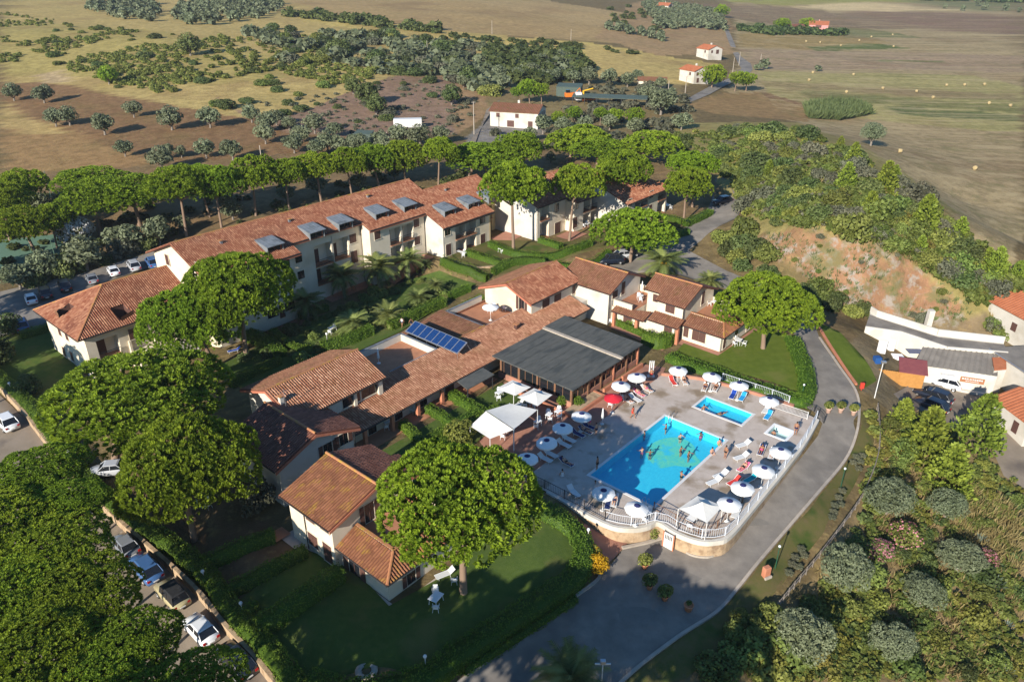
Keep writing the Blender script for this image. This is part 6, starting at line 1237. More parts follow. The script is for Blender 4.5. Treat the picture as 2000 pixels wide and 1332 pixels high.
for pts,h,w,lab in [
 ([(-30,712),(0,735),(60,790),(132,888),(186,948),(265,1010),(347,1066),(400,1112),(440,1168),(470,1207),(515,1252),(575,1325),(600,1350)],1.3,1.7,'long tall hedge along the car park wall'),
 ([(448,1141),(520,1105),(595,1066)],1.2,1.2,'straight hedge running to the front cottage step'),
 ([(392,1090),(460,1062),(534,1036)],1.2,1.2,'hedge beside the path under the leaning pine'),
 ([(500,1210),(575,1165),(663,1104)],1.6,1.6,'thick hedge ending at the front cottage door'),
 ([(480,1190),(497,1172)],1.0,1.1,'short round ended hedge in the west garden'),
 ([(600,1322),(700,1345),(822,1317),(900,1266),(1003,1200),(1060,1163),(1110,1130),(1137,1095),(1141,1060),(1127,1032),(1095,1004),(1050,982)],1.2,2.0,'broad curved hedge enclosing the front lawn'),
 ([(905,1305),(1000,1245),(1060,1205),(1125,1163)],.6,.8,'low hedge strip between curved hedge and kerb'),
 ([(1308,690),(1345,705),(1400,722),(1460,745),(1520,762),(1558,776),(1576,764),(1574,722),(1562,688),(1548,655)],.9,2.2,'wide curved hedge round the corner cottage lawn'),
 ([(1262,645),(1290,656),(1316,642)],1.8,1.8,'tall clipped hedge at the veranda end'),
 ([(1205,622),(1258,645)],1.1,.9,'narrow hedge behind the veranda'),
 ([(700,722),(752,694)],1.8,1.8,'clipped hedge before the sunny roof terrace'),
 ([(776,667),(860,620),(945,576)],1.8,1.9,'long clipped hedge behind the central building'),
 ([(628,668),(680,652),(724,634)],1.6,1.5,'hedge beside the shaded garden tables'),
 ([(760,626),(812,602),(866,578)],1.6,1.5,'hedge along the palm garden path'),
 ([(878,572),(916,555)],1.1,1.2,'short hedge at the foot of the terrace wall'),
 ([(476,643),(505,652),(530,664)],1.5,2.0,'tall bulky hedge beside the hotel garden pine'),
 ([(522,662),(546,684)],1.3,2.0,'rounded hedge block in the hotel garden'),
 ([(530,641),(574,673),(612,676)],1.1,1.3,'bent hedge in the shaded hotel garden'),
 ([(448,741),(500,716),(545,697)],1.2,1.2,'dark hedge behind the pine shaded roof'),
 ([(583,612),(612,602),(640,594)],1.0,1.2,'hedge under the hotel balconies'),
 ([(864,500),(905,516),(952,535)],1.2,1.5,'hedge on top of the stone terrace wall'),
 ([(912,487),(945,498),(981,510)],1.1,1.4,'hedge dividing the sunny hotel patios'),
 ([(963,523),(1006,503),(1064,503)],1.3,1.5,'angled hedge behind the north roof'),
 ([(957,470),(1014,490),(1096,489),(1154,468)],1.2,1.4,'winding hedge before the east wing'),
 ([(1054,463),(1096,476)],1.1,1.3,'short hedge beside the east wing patio'),
 ([(1282,415),(1310,421),(1335,428)],1.1,1.3,'hedge enclosing the end patio of the east wing'),
 ([(1340,431),(1388,408)],1.2,1.6,'hedge beside the lane at the hotel end'),
 ([(1295,458),(1345,446)],1.1,1.5,'hedge between lane and east wing'),
 ([(1080,510),(1150,500),(1190,485)],1.2,1.3,'hedge screening the cars behind the cottages'),
 ([(38,648),(100,630)],1.2,1.4,'dark hedge at the hotel low end'),
 ([(880,762),(912,781),(945,800)],1.1,1.3,'courtyard hedge beside the bar canopy'),
 ([(835,790),(862,804),(890,820),(930,797)],1.1,1.1,'hooked courtyard hedge before the porch'),
 ([(785,820),(806,838),(825,856),(870,832)],1.1,1.1,'hooked courtyard hedge nearest the cottage'),
 ([(860,862),(900,830),(972,790)],1.0,1.1,'hedge between the courtyard and the bar sails')]: hedge(pts,h,w,lab,dens=70 if pts[0][1]>640 else 40)
# stone and garden walls
strip('garden_wall',pxy(smooth_line([(-30,735),(0,762),(50,815),(120,905),(180,972),(250,1040),(335,1114),(395,1172),(440,1230),(500,1295),(545,1350)],4)),.35,.65,'stone_wall',.3,label='low stone wall holding the garden above the car park',cat='wall',sink=1.6)
strip('retaining_wall',[uvw(*p) for p in ((86.9,-90.4),(87.2,-84),(93.5,-79.5))],.4,0,'stone_wall',zline=2.3,sink=2.6,label='stone retaining wall below the sunny hotel terrace',cat='wall')
# ------------------------------------------------------------------ palms
def palm_crown(seed,nf=46,ln=1.0):
    rng=np.random.default_rng(seed); V=[];F=[];Tn=[];o_=0
    for i in range(nf):
        a=i*2.399; e=R_(rng.uniform(-5,78)) if i<nf*.85 else R_(rng.uniform(-45,-10)); L_=ln*rng.uniform(.85,1.1); k=9; droop=rng.uniform(.35,.75); P=[]
        for j in range(k):
            t=j/(k-1); el=e-droop*1.5*t*t; r=L_*t
            P.append((r*math.cos(e-droop*.7*t*t)*math.cos(a),r*math.cos(e-droop*.7*t*t)*math.sin(a),r*math.sin(e)-droop*.75*L_*t*t))
        P=np.array(P); tv=rng.uniform(.2,.9) if i<nf*.85 else rng.uniform(.0,.3)
        for j in range(1,k):
            d=nrm(P[j]-P[j-1]); sd=nrm(np.cross(d,(0,0,1))); up=np.cross(sd,d)
            for q in range(3):
                c=P[j-1]+(P[j]-P[j-1])*q/3; ll=.27*ln*(1-abs((j+q/3)/k-.45)*1.25)+.03
                for s in (-1,1):
                    dd=nrm(d*.75+sd*s*1.0+up*.25); w=.022*ln; V+=[c-d*w,c+d*w,c+dd*ll+np.array((0,0,-.05*ln))]; F.append((o_,o_+1,o_+2)); Tn.append(np.clip(tv+rng.normal(0,.08),0,1)); o_+=3
            V+=[P[j-1]-sd*.014,P[j-1]+sd*.014,P[j]]; F.append((o_,o_+1,o_+2)); Tn.append(.8); o_+=3
    return mesh_np('palm_crown',np.array(V),np.array(F),np.array(Tn))
PAC=[palm_crown(s) for s in (1,2,3)]
for m_ in PAC: m_.materials.append(M['palm'])
pt_=MB(); pt_.lathe([(.0,0),(1.15,0),(1.0,.08)]+[(1.0-.12*i/14+(.10 if i%2 else 0),.08+.86*i/14) for i in range(15)]+[(1.25,.98),(1.0,1.05),(0,1.06)],9); PTR=pt_.mesh('palm_trunk',M['bark_grey'])
def palm(px,py,th,cr,label,i,tr=.28,dates=False):
    x,y,z=T1(px,py); r=empty('palm_tree',(x,y,z)); tag(r,label,'palm'); t=bpy.data.objects.new('trunk',PTR); COL.objects.link(t); t.parent=r; t.scale=(tr,tr,th); t.location=(0,0,-.1); o=bpy.data.objects.new('crown',PAC[i%3]); COL.objects.link(o); o.parent=r; o.location=(0,0,th); o.scale=(cr,cr,cr); o.rotation_euler=(0,0,i)
    if dates:
        m_=leafy(77,260,.28,7,.5,(1,1,.7),.4,name='date_clusters'); m_.materials.append(M['flower_yellow']); q=bpy.data.objects.new('date_clusters',m_); COL.objects.link(q); q.parent=r; q.location=(0,0,th-.1); q.scale=(.95,.95,.45)
for i,(px,py,th,cr,lab,dt) in enumerate([(673,580,3.6,3.4,'palm before the shaded hotel balconies',0),(741,562,3.6,4.0,'largest palm before the hotel facade step',0),(799,545,3.4,3.2,'palm beside the bright hotel gable',0),(602,625,3.0,3.2,'shaded palm under the hotel west balconies',0),(692,648,1.2,3.2,'low palm beside the garden table',0),(760,630,1.2,2.9,'low palm behind the garden hedge',0),(818,592,.8,2.5,'small golden palm in the sunny garden gap',0),(851,575,1.6,1.7,'spiky young palm near the terrace wall',0),(829,528,1.0,1.6,'bushy small palm against the bright gable',0),(1292,542,2.6,4.3,'date palm with orange fruit behind the cottages',1),(1385,560,1.0,2.6,'low palm behind the corner cottage',0),(1112,1385,3.4,3.2,'palm rising at the lower end of the driveway',0)]): palm(px,py,th,cr,lab,i,.34 if dt else .26,dt)
# agaves
rng=np.random.default_rng(5); V=[];F=[];Tn=[];o_=0
for i in range(34):
    a=i*2.4; e=R_(15+65*(i/34)); L_=1.0; d=np.array((math.cos(e)*math.cos(a),math.cos(e)*math.sin(a),math.sin(e))); s=np.array((-math.sin(a),math.cos(a),0)); P=[d*0,d*.45*L_+s*.085,d*L_+np.array((0,0,-.08)),d*.45*L_-s*.085]; V+=P; F.append((o_,o_+1,o_+2,o_+3)); Tn.append(rng.random()); o_+=4
AG=mesh_np('agave',np.array(V),np.array(F),np.array(Tn)); AG.materials.append(M['agave'])
for px,py,k,lab in [(1912,1060,1.3,'blue agave beside the dry grass slope'),(1938,1145,1.6,'large blue agave below the dry grass'),(1965,1225,1.0,'small agave in the scrub'),(1960,1315,1.2,'agave low on the scrubby slope')]:
    x,y,z=T1(px,py); o=bpy.data.objects.new('agave',AG); COL.objects.link(o); o.location=(x,y,z); o.scale=(k,k,k); tag(o,lab,'agave')
# flowering bushes
def bush(px,py,R,label,cat,leafm,flm=None,hk=.85,name='bush',seed=61,frac=.35):
    x,y,z=T1(px,py); r=empty(name,(x,y,z)); tag(r,label,cat); m_=leafy(seed+px%5,1300,.14,16,.34,(1,1,.8),.34,name='foliage'); m_.materials.append(M[leafm]); o=part_np('foliage',m_,M[leafm],r,(0,0,R*hk*.7)); o.scale=(R,R,R*hk)
    if flm:
        m2=leafy(seed+px%5,int(900*frac),.12,14,.385,(1.02,1.02,.83),.5,name='blossom'); m2.materials.append(M[flm]); q=part_np('blossom',m2,M[flm],r,(0,0,R*hk*.7)); q.scale=(R*1.02,R*1.02,R*hk*1.02)
    return r
bush(152,478,3.3,'large white flowering oleander beside the tennis court','bush','shrub_green','flower_white',1.0,'oleander',61,2.0)
bush(1760,1060,1.7,'pink oleander among the olives of the slope','bush','shrub_green','flower_pink',.9,'oleander',62,.22); bush(1715,1090,1.4,'small pink oleander beside the large olive','bush','shrub_green','flower_pink',.9,'oleander',63,.7); bush(1920,1100,1.2,'small pink oleander between two agaves','bush','shrub_green','flower_pink',.9,'oleander',64,.7)
bush(1166,1112,1.1,'yellow flowering bush at the ramp corner','bush','flower_yellow','flower_yellow',.9,'flower_bush',65); bush(1158,1085,.8,'smaller yellow flowering bush under the curved hedge','bush','shrub_yellow','flower_yellow',.9,'flower_bush',66)
bush(1225,1042,.9,'flowering plant against the pool terrace wall','bush','shrub_green','flower_pink',.9,'flower_bush',67,.15); bush(1272,1046,.9,'leafy bush against the pool terrace wall','bush','shrub_green',None,.9,'bush',68); bush(1290,1040,.8,'low bush beside the white terrace door','bush','hedge',None,.7,'bush',69); 
for px,py,R,lab in [(1098,791,.8,'round bush in the veranda planter'),(1128,793,.8,'bright round bush at the planter corner'),(1184,612,1.2,'round bush before the cottage patio'),(1235,640,1.1,'leafy bush between cottage patios'),(1000,740,.8,'bush beside the veranda glass'),(1050,764,.6,'low shrub under the veranda eave'),(1470,1200,.0,'')][:6]: bush(px,py,R,lab,'bush','hedge',None,1.0,'bush',70)
bush(900,865,1.8,'loose feathery bush beside the white sail','bush','shrub_yellow',None,1.0,'bush',72); bush(505,1000,1.9,'thin grey tree beside the outside stair','tree','shrub_grey',None,1.3,'small_tree',73)
for px,py,R in [(1345,1075,.55),(1375,1078,.6),(1395,1070,.5),(1360,1068,.5),(1310,1046,.5)]: bush(px,py,R,'low green groundcover below the pool terrace','bush','hedge',None,.5,'groundcover',74)['group']='groundcover below the terrace'
for px,py,R,lab in [(1470,1235,1.1,'leafy shrub on the driveway verge'),(1445,1215,.9,'small leafy shrub beside the kerb'),(1505,1200,.8,'shrub near the slope fence')]: bush(px,py,R,lab,'bush','shrub_green',None,1.,'bush',75)
# lavender cushions in the verge beds
LV=leafy(81,240,.35,7,.5,(1,1,.7),.18,name='lavender'); LV.materials.append(M['shrub_grey'])
for px,py in [(1565,1075),(1553,1092),(1570,1088),(1547,1105),(1560,1110),(1541,1122),(1672,895),(1684,893),(1666,906),(1680,904),(1677,918),(1645,962),(1638,975),(1630,990),(1641,988),(1628,1003),(1625,1013)]:
    x,y,z=T1(px,py); o=bpy.data.objects.new('lavender',LV); COL.objects.link(o); o.location=(x,y,z+.2); o.scale=(.45,.45,.42); tag(o,'round grey lavender cushion in the verge bed','lavender','lavender cushions')
# dry grass and reeds
def grass(name,poly,n,l0,l1,mt,label,seed,wk=.05,tuft=9):
    rng=np.random.default_rng(seed); P=np.array(poly,float); px=rng.uniform(P[:,0].min(),P[:,0].max(),n*6); py=rng.uniform(P[:,1].min(),P[:,1].max(),n*6); k=inpoly(px,py,poly); px,py=px[k][:n],py[k][:n]; x,y,z=T(px,py); c=np.stack([x,y,z],1); C=np.repeat(c,tuft,0)+rng.normal(0,.12,(len(c)*tuft,3))*np.array((1,1,0)); d=nrm(rng.normal(size=C.shape)*np.array((.5,.5,.15))+np.array((.15,.1,1))); l=rng.uniform(l0,l1,len(C)); v,f=blades(C,d,l,l*wk,rng); me=mesh_np(name,v,f,np.clip(rng.beta(2,2,len(f)),0,1)); me.materials.append(M[mt]); o=bpy.data.objects.new(name,me); COL.objects.link(o); tag(o,label,'grass',kind='stuff')
grass('dry_grass',[(1720,830),(1790,800),(1860,900),(1960,1000),(1990,1120),(1990,1332),(1750,1332),(1700,1100),(1700,900)],1100,.4,1.2,'dry_grass','tall straw coloured grass on the lower slope',1,.035)
grass('dry_grass',[(1840,960),(1990,980),(1990,1130),(1880,1090)],300,.8,1.6,'dry_grass','tall golden reeds on the slope',2,.03)
grass('dry_grass',[(1560,340),(1700,340),(1995,560),(1995,630),(1870,570),(1700,470),(1560,430)],1500,.6,1.3,'dry_grass','straw coloured grass on the knoll',3,.04)
grass('reeds',[(1572,212),(1620,203),(1680,208),(1702,225),(1640,236),(1580,232)],1300,2.2,4.0,'reed','patch of tall green reeds on the plain',4,.05,6)
grass('grass',[(1480,455),(1720,480),(1900,600),(1880,640),(1600,575)],500,.4,.9,'reed','sparse grass on the red cutting',5,.06)

# garden bushes between hotel and central building
GB=SH['green']+SH['dark']
scatter('bush',[(470,690),(560,655),(660,625),(760,590),(850,560),(900,560),(800,615),(690,665),(560,720),(490,735)],30,.45,1.0,GB,'leafy bush in the shaded hotel garden','bush','bushes in the hotel garden',61,1.0,.7)
scatter('bush',[(560,640),(650,600),(750,565),(840,535),(850,545),(750,585),(650,620),(570,655)],18,.5,1.0,GB,'bush planted along the hotel foot','bush','bushes along the hotel foot',62,1.0,.7)
scatter('bush',[(30,560),(200,510),(300,470),(340,470),(240,505),(60,560)],10,1.3,2.2,SH['dark']+SH['grey'],'dense bush beside the hotel car park','bush','bushes by the hotel car park',63,1.1,.5)
# repairs in the asphalt
mat('asphalt_patch',(.17,.155,.135),(.20,.18,.155),1.2,rough=.95); mat('asphalt_pale',(.30,.275,.24),(.26,.235,.20),1.5,rough=.95)
for k,(cx,cy,w,h,m_) in enumerate([(1470,1020,30,9,'asphalt_patch'),(1330,1130,34,12,'asphalt_patch'),(1240,1200,40,14,'asphalt_patch'),(1400,1150,20,7,'asphalt_patch'),(1620,700,12,7,'asphalt_patch')]):
    pts=[(cx+w*math.cos(t)*(1+.25*math.sin(3*t+k)),cy+h*math.sin(t)*(1+.2*math.cos(2*t+k))) for t in np.linspace(0,6.28,13)[:-1]]
    o=sheet('asphalt_patch',pxy(pts),m_,.066,.8,label='irregular asphalt repair patch on the driveway',cat='patch'); o['group']='asphalt repairs'

for px,py,R,lab in [(-5,712,2.6,'dark round tree at the west lawn edge'),(22,655,2.0,'dark bushy tree beside the blue parked car'),(60,770,1.6,'shaded bush between lawn and long hedge')]: bush(px,py,R,lab,'tree' if R>1.8 else 'bush','shrub_dark',None,1.1,'small_tree' if R>1.8 else 'bush',76)
grass('dry_grass',[(1520,1200),(1700,1000),(1720,1100),(1700,1332),(1480,1332)],350,.3,.8,'dry_grass','short straw grass between the slope olives',7,.05)

# ------------------------------------------------------------------ pools
mat('pool_tile',(.045,.49,.69),(.07,.57,.74),3,rough=.5); mat('pool_mosaic',(.10,.56,.52),(.22,.62,.40),2.2,rough=.5,c3=(.055,.52,.71),s2=.7); mat('spa_white',(.62,.66,.64),rough=.3)
def water_mat(name,col,bs,strength):
    m=bpy.data.materials.new(name); m.use_nodes=True; t=m.node_tree; N=t.nodes; Lk=t.links; N.remove(N['Principled BSDF']); M[name]=m
    tr=N.new('ShaderNodeBsdfTransparent'); tr.inputs[0].default_value=(*col,1); gl=N.new('ShaderNodeBsdfGlossy'); gl.inputs['Roughness'].default_value=.04
    tc=N.new('ShaderNodeTexCoord'); no=N.new('ShaderNodeTexNoise'); no.inputs['Scale'].default_value=bs; no.inputs['Detail'].default_value=3; Lk.new(tc.outputs['Object'],no.inputs['Vector']); bp=N.new('ShaderNodeBump'); bp.inputs['Strength'].default_value=strength; bp.inputs['Distance'].default_value=.06; Lk.new(no.outputs['Fac'],bp.inputs['Height']); Lk.new(bp.outputs[0],gl.inputs['Normal'])
    lw=N.new('ShaderNodeLayerWeight'); Lk.new(bp.outputs[0],lw.inputs['Normal']); pw_=N.new('ShaderNodeMath'); pw_.operation='POWER'; pw_.inputs[1].default_value=5; Lk.new(lw.outputs['Facing'],pw_.inputs[0]); fr=N.new('ShaderNodeMath'); fr.operation='MULTIPLY_ADD'; fr.inputs[1].default_value=.8; fr.inputs[2].default_value=.025; Lk.new(pw_.outputs[0],fr.inputs[0]); mx=N.new('ShaderNodeMixShader'); Lk.new(fr.outputs[0],mx.inputs[0]); Lk.new(tr.outputs[0],mx.inputs[1]); Lk.new(gl.outputs[0],mx.inputs[2]); Lk.new(mx.outputs[0],N['Material Output'].inputs['Surface'])
water_mat('water',(.78,.98,1.0),2.2,.9); water_mat('water_clear',(.85,.97,.97),3,.6)
def pool(name,label,u0,u1,v0,v1,depth,tm,wm,cop):
    b=Bld(name,label,'pool',(u0+u1)/2,(v0+v1)/2,DZ)
    q=MB(); P=[b.P(u0,v0,DZ),b.P(u1,v0,DZ),b.P(u1,v1,DZ),b.P(u0,v1,DZ)]; D=[(p[0],p[1],p[2]-depth) for p in P]; q.add(P+D,[(4,5,6,7),(0,1,5,4),(1,2,6,5),(2,3,7,6),(3,0,4,7)]); q.build('basin',M[tm],b.root)
    nw=24; q=MB(); q.add([b.P(u0+.003,v0+.003,DZ-.09),b.P(u1-.003,v0+.003,DZ-.09),b.P(u1-.003,v1-.003,DZ-.09),b.P(u0+.003,v1-.003,DZ-.09)],[(3,2,1,0)]); w=q.build('water',M[wm],b.root)
    q=MB()
    for a,c,d,e in ((u0-.3,u1+.3,v0-.3,v0),(u0-.3,u1+.3,v1,v1+.3),(u0-.3,u0,v0,v1),(u1,u1+.3,v0,v1)): q.box(a-b.uc,c-b.uc,b.vc-e,b.vc-d,.003,.05)
    q.build('coping',M[cop],b.root); return b
mp=pool('swimming_pool','large turquoise swimming pool in the sun deck',*POOLS[0],1.05,'pool_tile','water','white_paint')
sheet('mosaic',[(p[0],p[1]) for p in smooth_line([(64.0,-35.6),(66.2,-36.2),(68.5,-35.5),(69.6,-34),(69.0,-32.2),(67.5,-31.2),(66.8,-30.2),(65.2,-30.6),(64.3,-32),(62.8,-33.2)],4,True)],'pool_mosaic',zfix=0,parent=mp.root)
ms=[o for o in bpy.data.objects if o.name=='mosaic'][0]
for v in ms.data.vertices: v.co=Vector(mp.P(v.co.x,v.co.y,DZ-1.035))
if ms.data.polygons[0].normal.z<0: ms.data.flip_normals()
pool('paddling_pool','narrow blue paddling pool across the sun deck',*POOLS[1],.6,'pool_tile','water','white_paint'); pool('hot_tub','white rimmed hot tub near the deck railing',*POOLS[2],.8,'spa_white','water_clear','plastic_white')
for (u,v) in ((71.0,-36.6),(55.6,-30.3)):
    r=empty('pool_ladder',(*uvw(u,v),DZ),UA); tag(r,'steel pool ladder at the %s end of the large pool'%('far' if u>60 else 'near'),'ladder'); s=1 if u>60 else -1
    for k in (-.22,.22): MB().tube([(s*.5,k,0),(s*.45,k,.6),(s*.2,k,.75),(-s*.1,k,.55),(-s*.12,k,-.9)],.025,6).build('rail',M['alu'],r)
    for k in range(3): MB().box(-s*.12-.05,-s*.12+.05,-.2,.2,-.3-k*.25,-.27-k*.25).build('tread',M['alu'],r)
# retaining wall, coping and railings of the deck
WL=DECK[:12]; zz=lambda u,v: min(-.3,gz(*uvw(u,v))-.3)
def uvstrip(name,pts,w,z0,z1,m,label,cat,parent=None,kind=None):
    P=[uvw(*p) for p in smooth_line(pts,4)]; return strip(name,P,w,0,m,zline=z1,sink=z1-z0,label=label,cat=cat,kind=kind)
uvstrip('retaining_wall',DECK[1:13],.3,-3.0,-.35,'stone_wall','honey stone retaining wall under the pool deck edge','wall')
uvstrip('parapet_band',DECK[1:13],.34,-.345,.18,'white_wall','white rendered band along the pool deck edge','wall')
uvstrip('deck_curb',DECK[13:],.3,-.2,.5,'terracotta_pave','low terracotta wall behind the far sun loungers','wall')
def railing(name,pts,z,h,label,m='white_paint',gap=.22,post=2.2,outer=None,parent=None):
    P=[np.array(uvw(*p)) for p in smooth_line(pts,5)]; seg=[np.linalg.norm(b-a) for a,b in zip(P,P[1:])]; cum=np.concatenate([[0],np.cumsum(seg)]); Ln=cum[-1]
    def at(s): i=min(max(int(np.searchsorted(cum,s))-1,0),len(seg)-1); t=(s-cum[i])/seg[i]; return P[i]*(1-t)+P[i+1]*t
    c=P[0]; r=empty(name,(c[0],c[1],z)); tag(r,label,'railing'); n=int(Ln/post)
    for i in range(n+1):
        p=at(Ln*i/n)-c; MB().box(p[0]-.04,p[0]+.04,p[1]-.04,p[1]+.04,0,h+.05).build('post',M[m],r)
    for zz_ in (.12,h): 
        MB().tube([(*(at(Ln*i/(n*2))-c),zz_) for i in range(n*2+1)],.03,5).build('rail',M[m],r)
    b=MB()
    for i in range(int(Ln/gap)): p=at(i*gap+.05)-c; b.tube([(p[0],p[1],.12),(p[0],p[1],h)],.014,4,False)
    o=b.build('bars',M[m],r); o['kind']='stuff'
mat('rail_paint',(.60,.63,.68),rough=.4)
railing('railing',[(82.2,-23.4),(74.7,-22.45),(62.2,-21.95),(56.9,-21.9),(55.4,-22.5),(54.4,-23.7),(54.0,-25.8)],.18,1.05,'white metal railing between pool deck and driveway','rail_paint')
railing('railing',[(54.0,-25.8),(54.1,-27.8),(52.7,-28.7),(51.4,-29.8),(50.6,-31.9)],.18,1.05,'white metal railing curving at the deck front','rail_paint'); railing('railing',[(50.6,-31.9),(50.6,-39),(50.4,-42)],.18,1.05,'dark railing in the shade of the front lawn pine','dark_metal')
railing('railing',[(82.8,-36),(83.1,-29.7),(83.0,-27.2)],.5,.95,'white railing behind the far loungers','rail_paint'); railing('railing',[(81.2,-28.4),(81.4,-24.2)],.12,1.0,'white railing beside the hot tub','white_paint',.16); railing('railing',[(83.3,-28.8),(84.2,-24.5),(82.8,-22.6)],-.5,1.1,'black curved railing above the driveway bend','dark_metal',.2)
railing('railing',[(55.2,-29.2),(54.9,-24.2),(55.8,-23.2),(62,-23.0)],.12,.9,'brown wooden rail on the lower terrace corner','wood',.9)
d_=wd=empty('terrace_door',T1(1321,1052)); tag(wd,'white slatted door in the pool terrace wall','door'); x_,y_=uvw(53.2,-26.2); wd.location=(x_,y_,-2.0); wd.rotation_euler=(0,0,UA); 
MB().box(-.05,.05,-.5,.5,0,2.0).build('leaf',M['white_paint'],wd); MB().box(-.12,-.02,-.62,-.5,0,2.1).build('jamb',M['brick_red'],wd); MB().box(-.12,-.02,.5,.62,0,2.1).build('jamb',M['brick_red'],wd)
for k in range(5): MB().box(-.07,-.05,-.34+k*.16,-.26+k*.16,1.3,1.8).build('slat',M['dark_metal'],wd)

# ------------------------------------------------------------------ parasols and sails
def par_canopy(R,h,n=10,sc=.06):
    b=MB(); V=[(0,0,h)]
    for ring,(rr,zz_) in enumerate(((.22,.0),(.6,.0),(1,.0))):
        for i in range(n*2):
            a=math.pi*i/n; pk=1 if i%2==0 else .955; r=R*rr*pk; V.append((r*math.cos(a),r*math.sin(a),h*(1-rr**1.25)+(0 if i%2==0 else .015)))
    F=[(0,1+i,1+(i+1)%(2*n)) for i in range(2*n)]
    for k in range(2): F+=[(1+k*2*n+i,1+(k+1)*2*n+i,1+(k+1)*2*n+(i+1)%(2*n),1+k*2*n+(i+1)%(2*n)) for i in range(2*n)]
    b.add(V,F); lo=len(V)
    rim=[V[1+4*n+i] for i in range(2*n)]; b.add(rim+[(x*1.01,y*1.01,z-.14-(.04 if i%2 else 0)) for i,(x,y,z) in enumerate(rim)],[(i,2*n+i,2*n+(i+1)%(2*n),(i+1)%(2*n)) for i in range(2*n)])
    return b
mat('parasol_white',(.70,.70,.68),(.76,.76,.74),4,rough=.8); mat('parasol_red',(.52,.02,.035),rough=.7)
CAN=par_canopy(1.18,.46).mesh('canopy',M['parasol_white']); CANR=par_canopy(1.12,.44).mesh('canopy',M['parasol_red']); CAP=par_canopy(.33,.14,8).mesh('cap',M['navy']); PPOLE=MB().tube([(0,0,-2.1),(0,0,.45)],.025,6).mesh('pole',M['white_paint']); PBASE=MB().lathe([(0,0),(.28,0),(.28,.08),(.06,.12),(.05,.3),(0,.3)],12).mesh('base',M['white_paint'])
def obj(name,me,parent,loc=(0,0,0),rot=(0,0,0)):
    o=bpy.data.objects.new(name,me); COL.objects.link(o); o.parent=parent; o.location=loc; o.rotation_euler=rot; KIDS.setdefault(parent.name,[]).append(o); return o
def parasol(px,py,label,red=False,zg=DZ,i=0,cap=True,group=None):
    z=zg+2.1; x,y=[float(c) for c in G(px,py,z+.2)]; r=empty('parasol',(x,y,zg),i*.7); tag(r,label,'parasol',group); tl=(random.uniform(-.06,.06),random.uniform(-.06,.06),0)
    c=obj('canopy',CANR if red else CAN,r,(0,0,2.1),tl)
    if cap and not red: obj('cap',CAP,c,(0,0,.385))
    obj('pole',PPOLE,r,(0,0,2.1)); obj('base',PBASE,r)
for i,(px,py,lab) in enumerate([(1244,734,'white parasol beside the shower posts'),(1213,751,'white parasol behind the red parasol'),(1136,810,'white parasol on the edge of the tree shade'),(1099,833,'shaded parasol between sail and pool'),(1068,862,'shaded parasol over empty loungers'),(1030,893,'shaded parasol half hidden by the lawn pine'),(1325,721,'white parasol in front of the lawn hedge over two loungers'),(1391,733,'white parasol over two tanned sunbathers'),(1444,750,'white parasol over the blue towels'),(1503,780,'white parasol beside the folded loungers'),(1525,880,'white parasol beside the driveway railing near the hot tub'),(1492,916,'white parasol over the pink towel'),(1451,950,'white parasol over the teal lounger'),(1425,981,'white parasol touching the white gazebo'),(1179,960,'white parasol at the pool near end over sunbathers'),(1244,990,'white parasol at the deck front railing')]): parasol(px,py,lab,i=i)
parasol(1198,774,'red parasol at the corner of the bar terrace',True,i=3); parasol(958,597,'open white parasol on the north roof terrace',zg=2.95,cap=False)
def closed_parasol(px,py,zg,label):
    x,y=[float(c) for c in G(px,py,zg)]; r=empty('closed_parasol',(x,y,zg)); tag(r,label,'parasol'); MB().tube([(0,0,0),(0,0,2.2)],.025,6).build('pole',M['white_paint'],r); MB().lathe([(.03,.7),(.17,.8),(.13,1.4),(.06,2.1),(0,2.25)],9).build('folded_canopy',M['parasol_white'],r); MB().lathe([(0,0),(.25,0),(.25,.08),(0,.1)],10).build('base',M['white_paint'],r)
closed_parasol(740,710,2.95,'folded parasol on the shaded roof terrace'); closed_parasol(1253,575,2.86,'folded parasol on the small walled terrace'); closed_parasol(1176,828,DZ,'folded white parasol beside the tree shade')
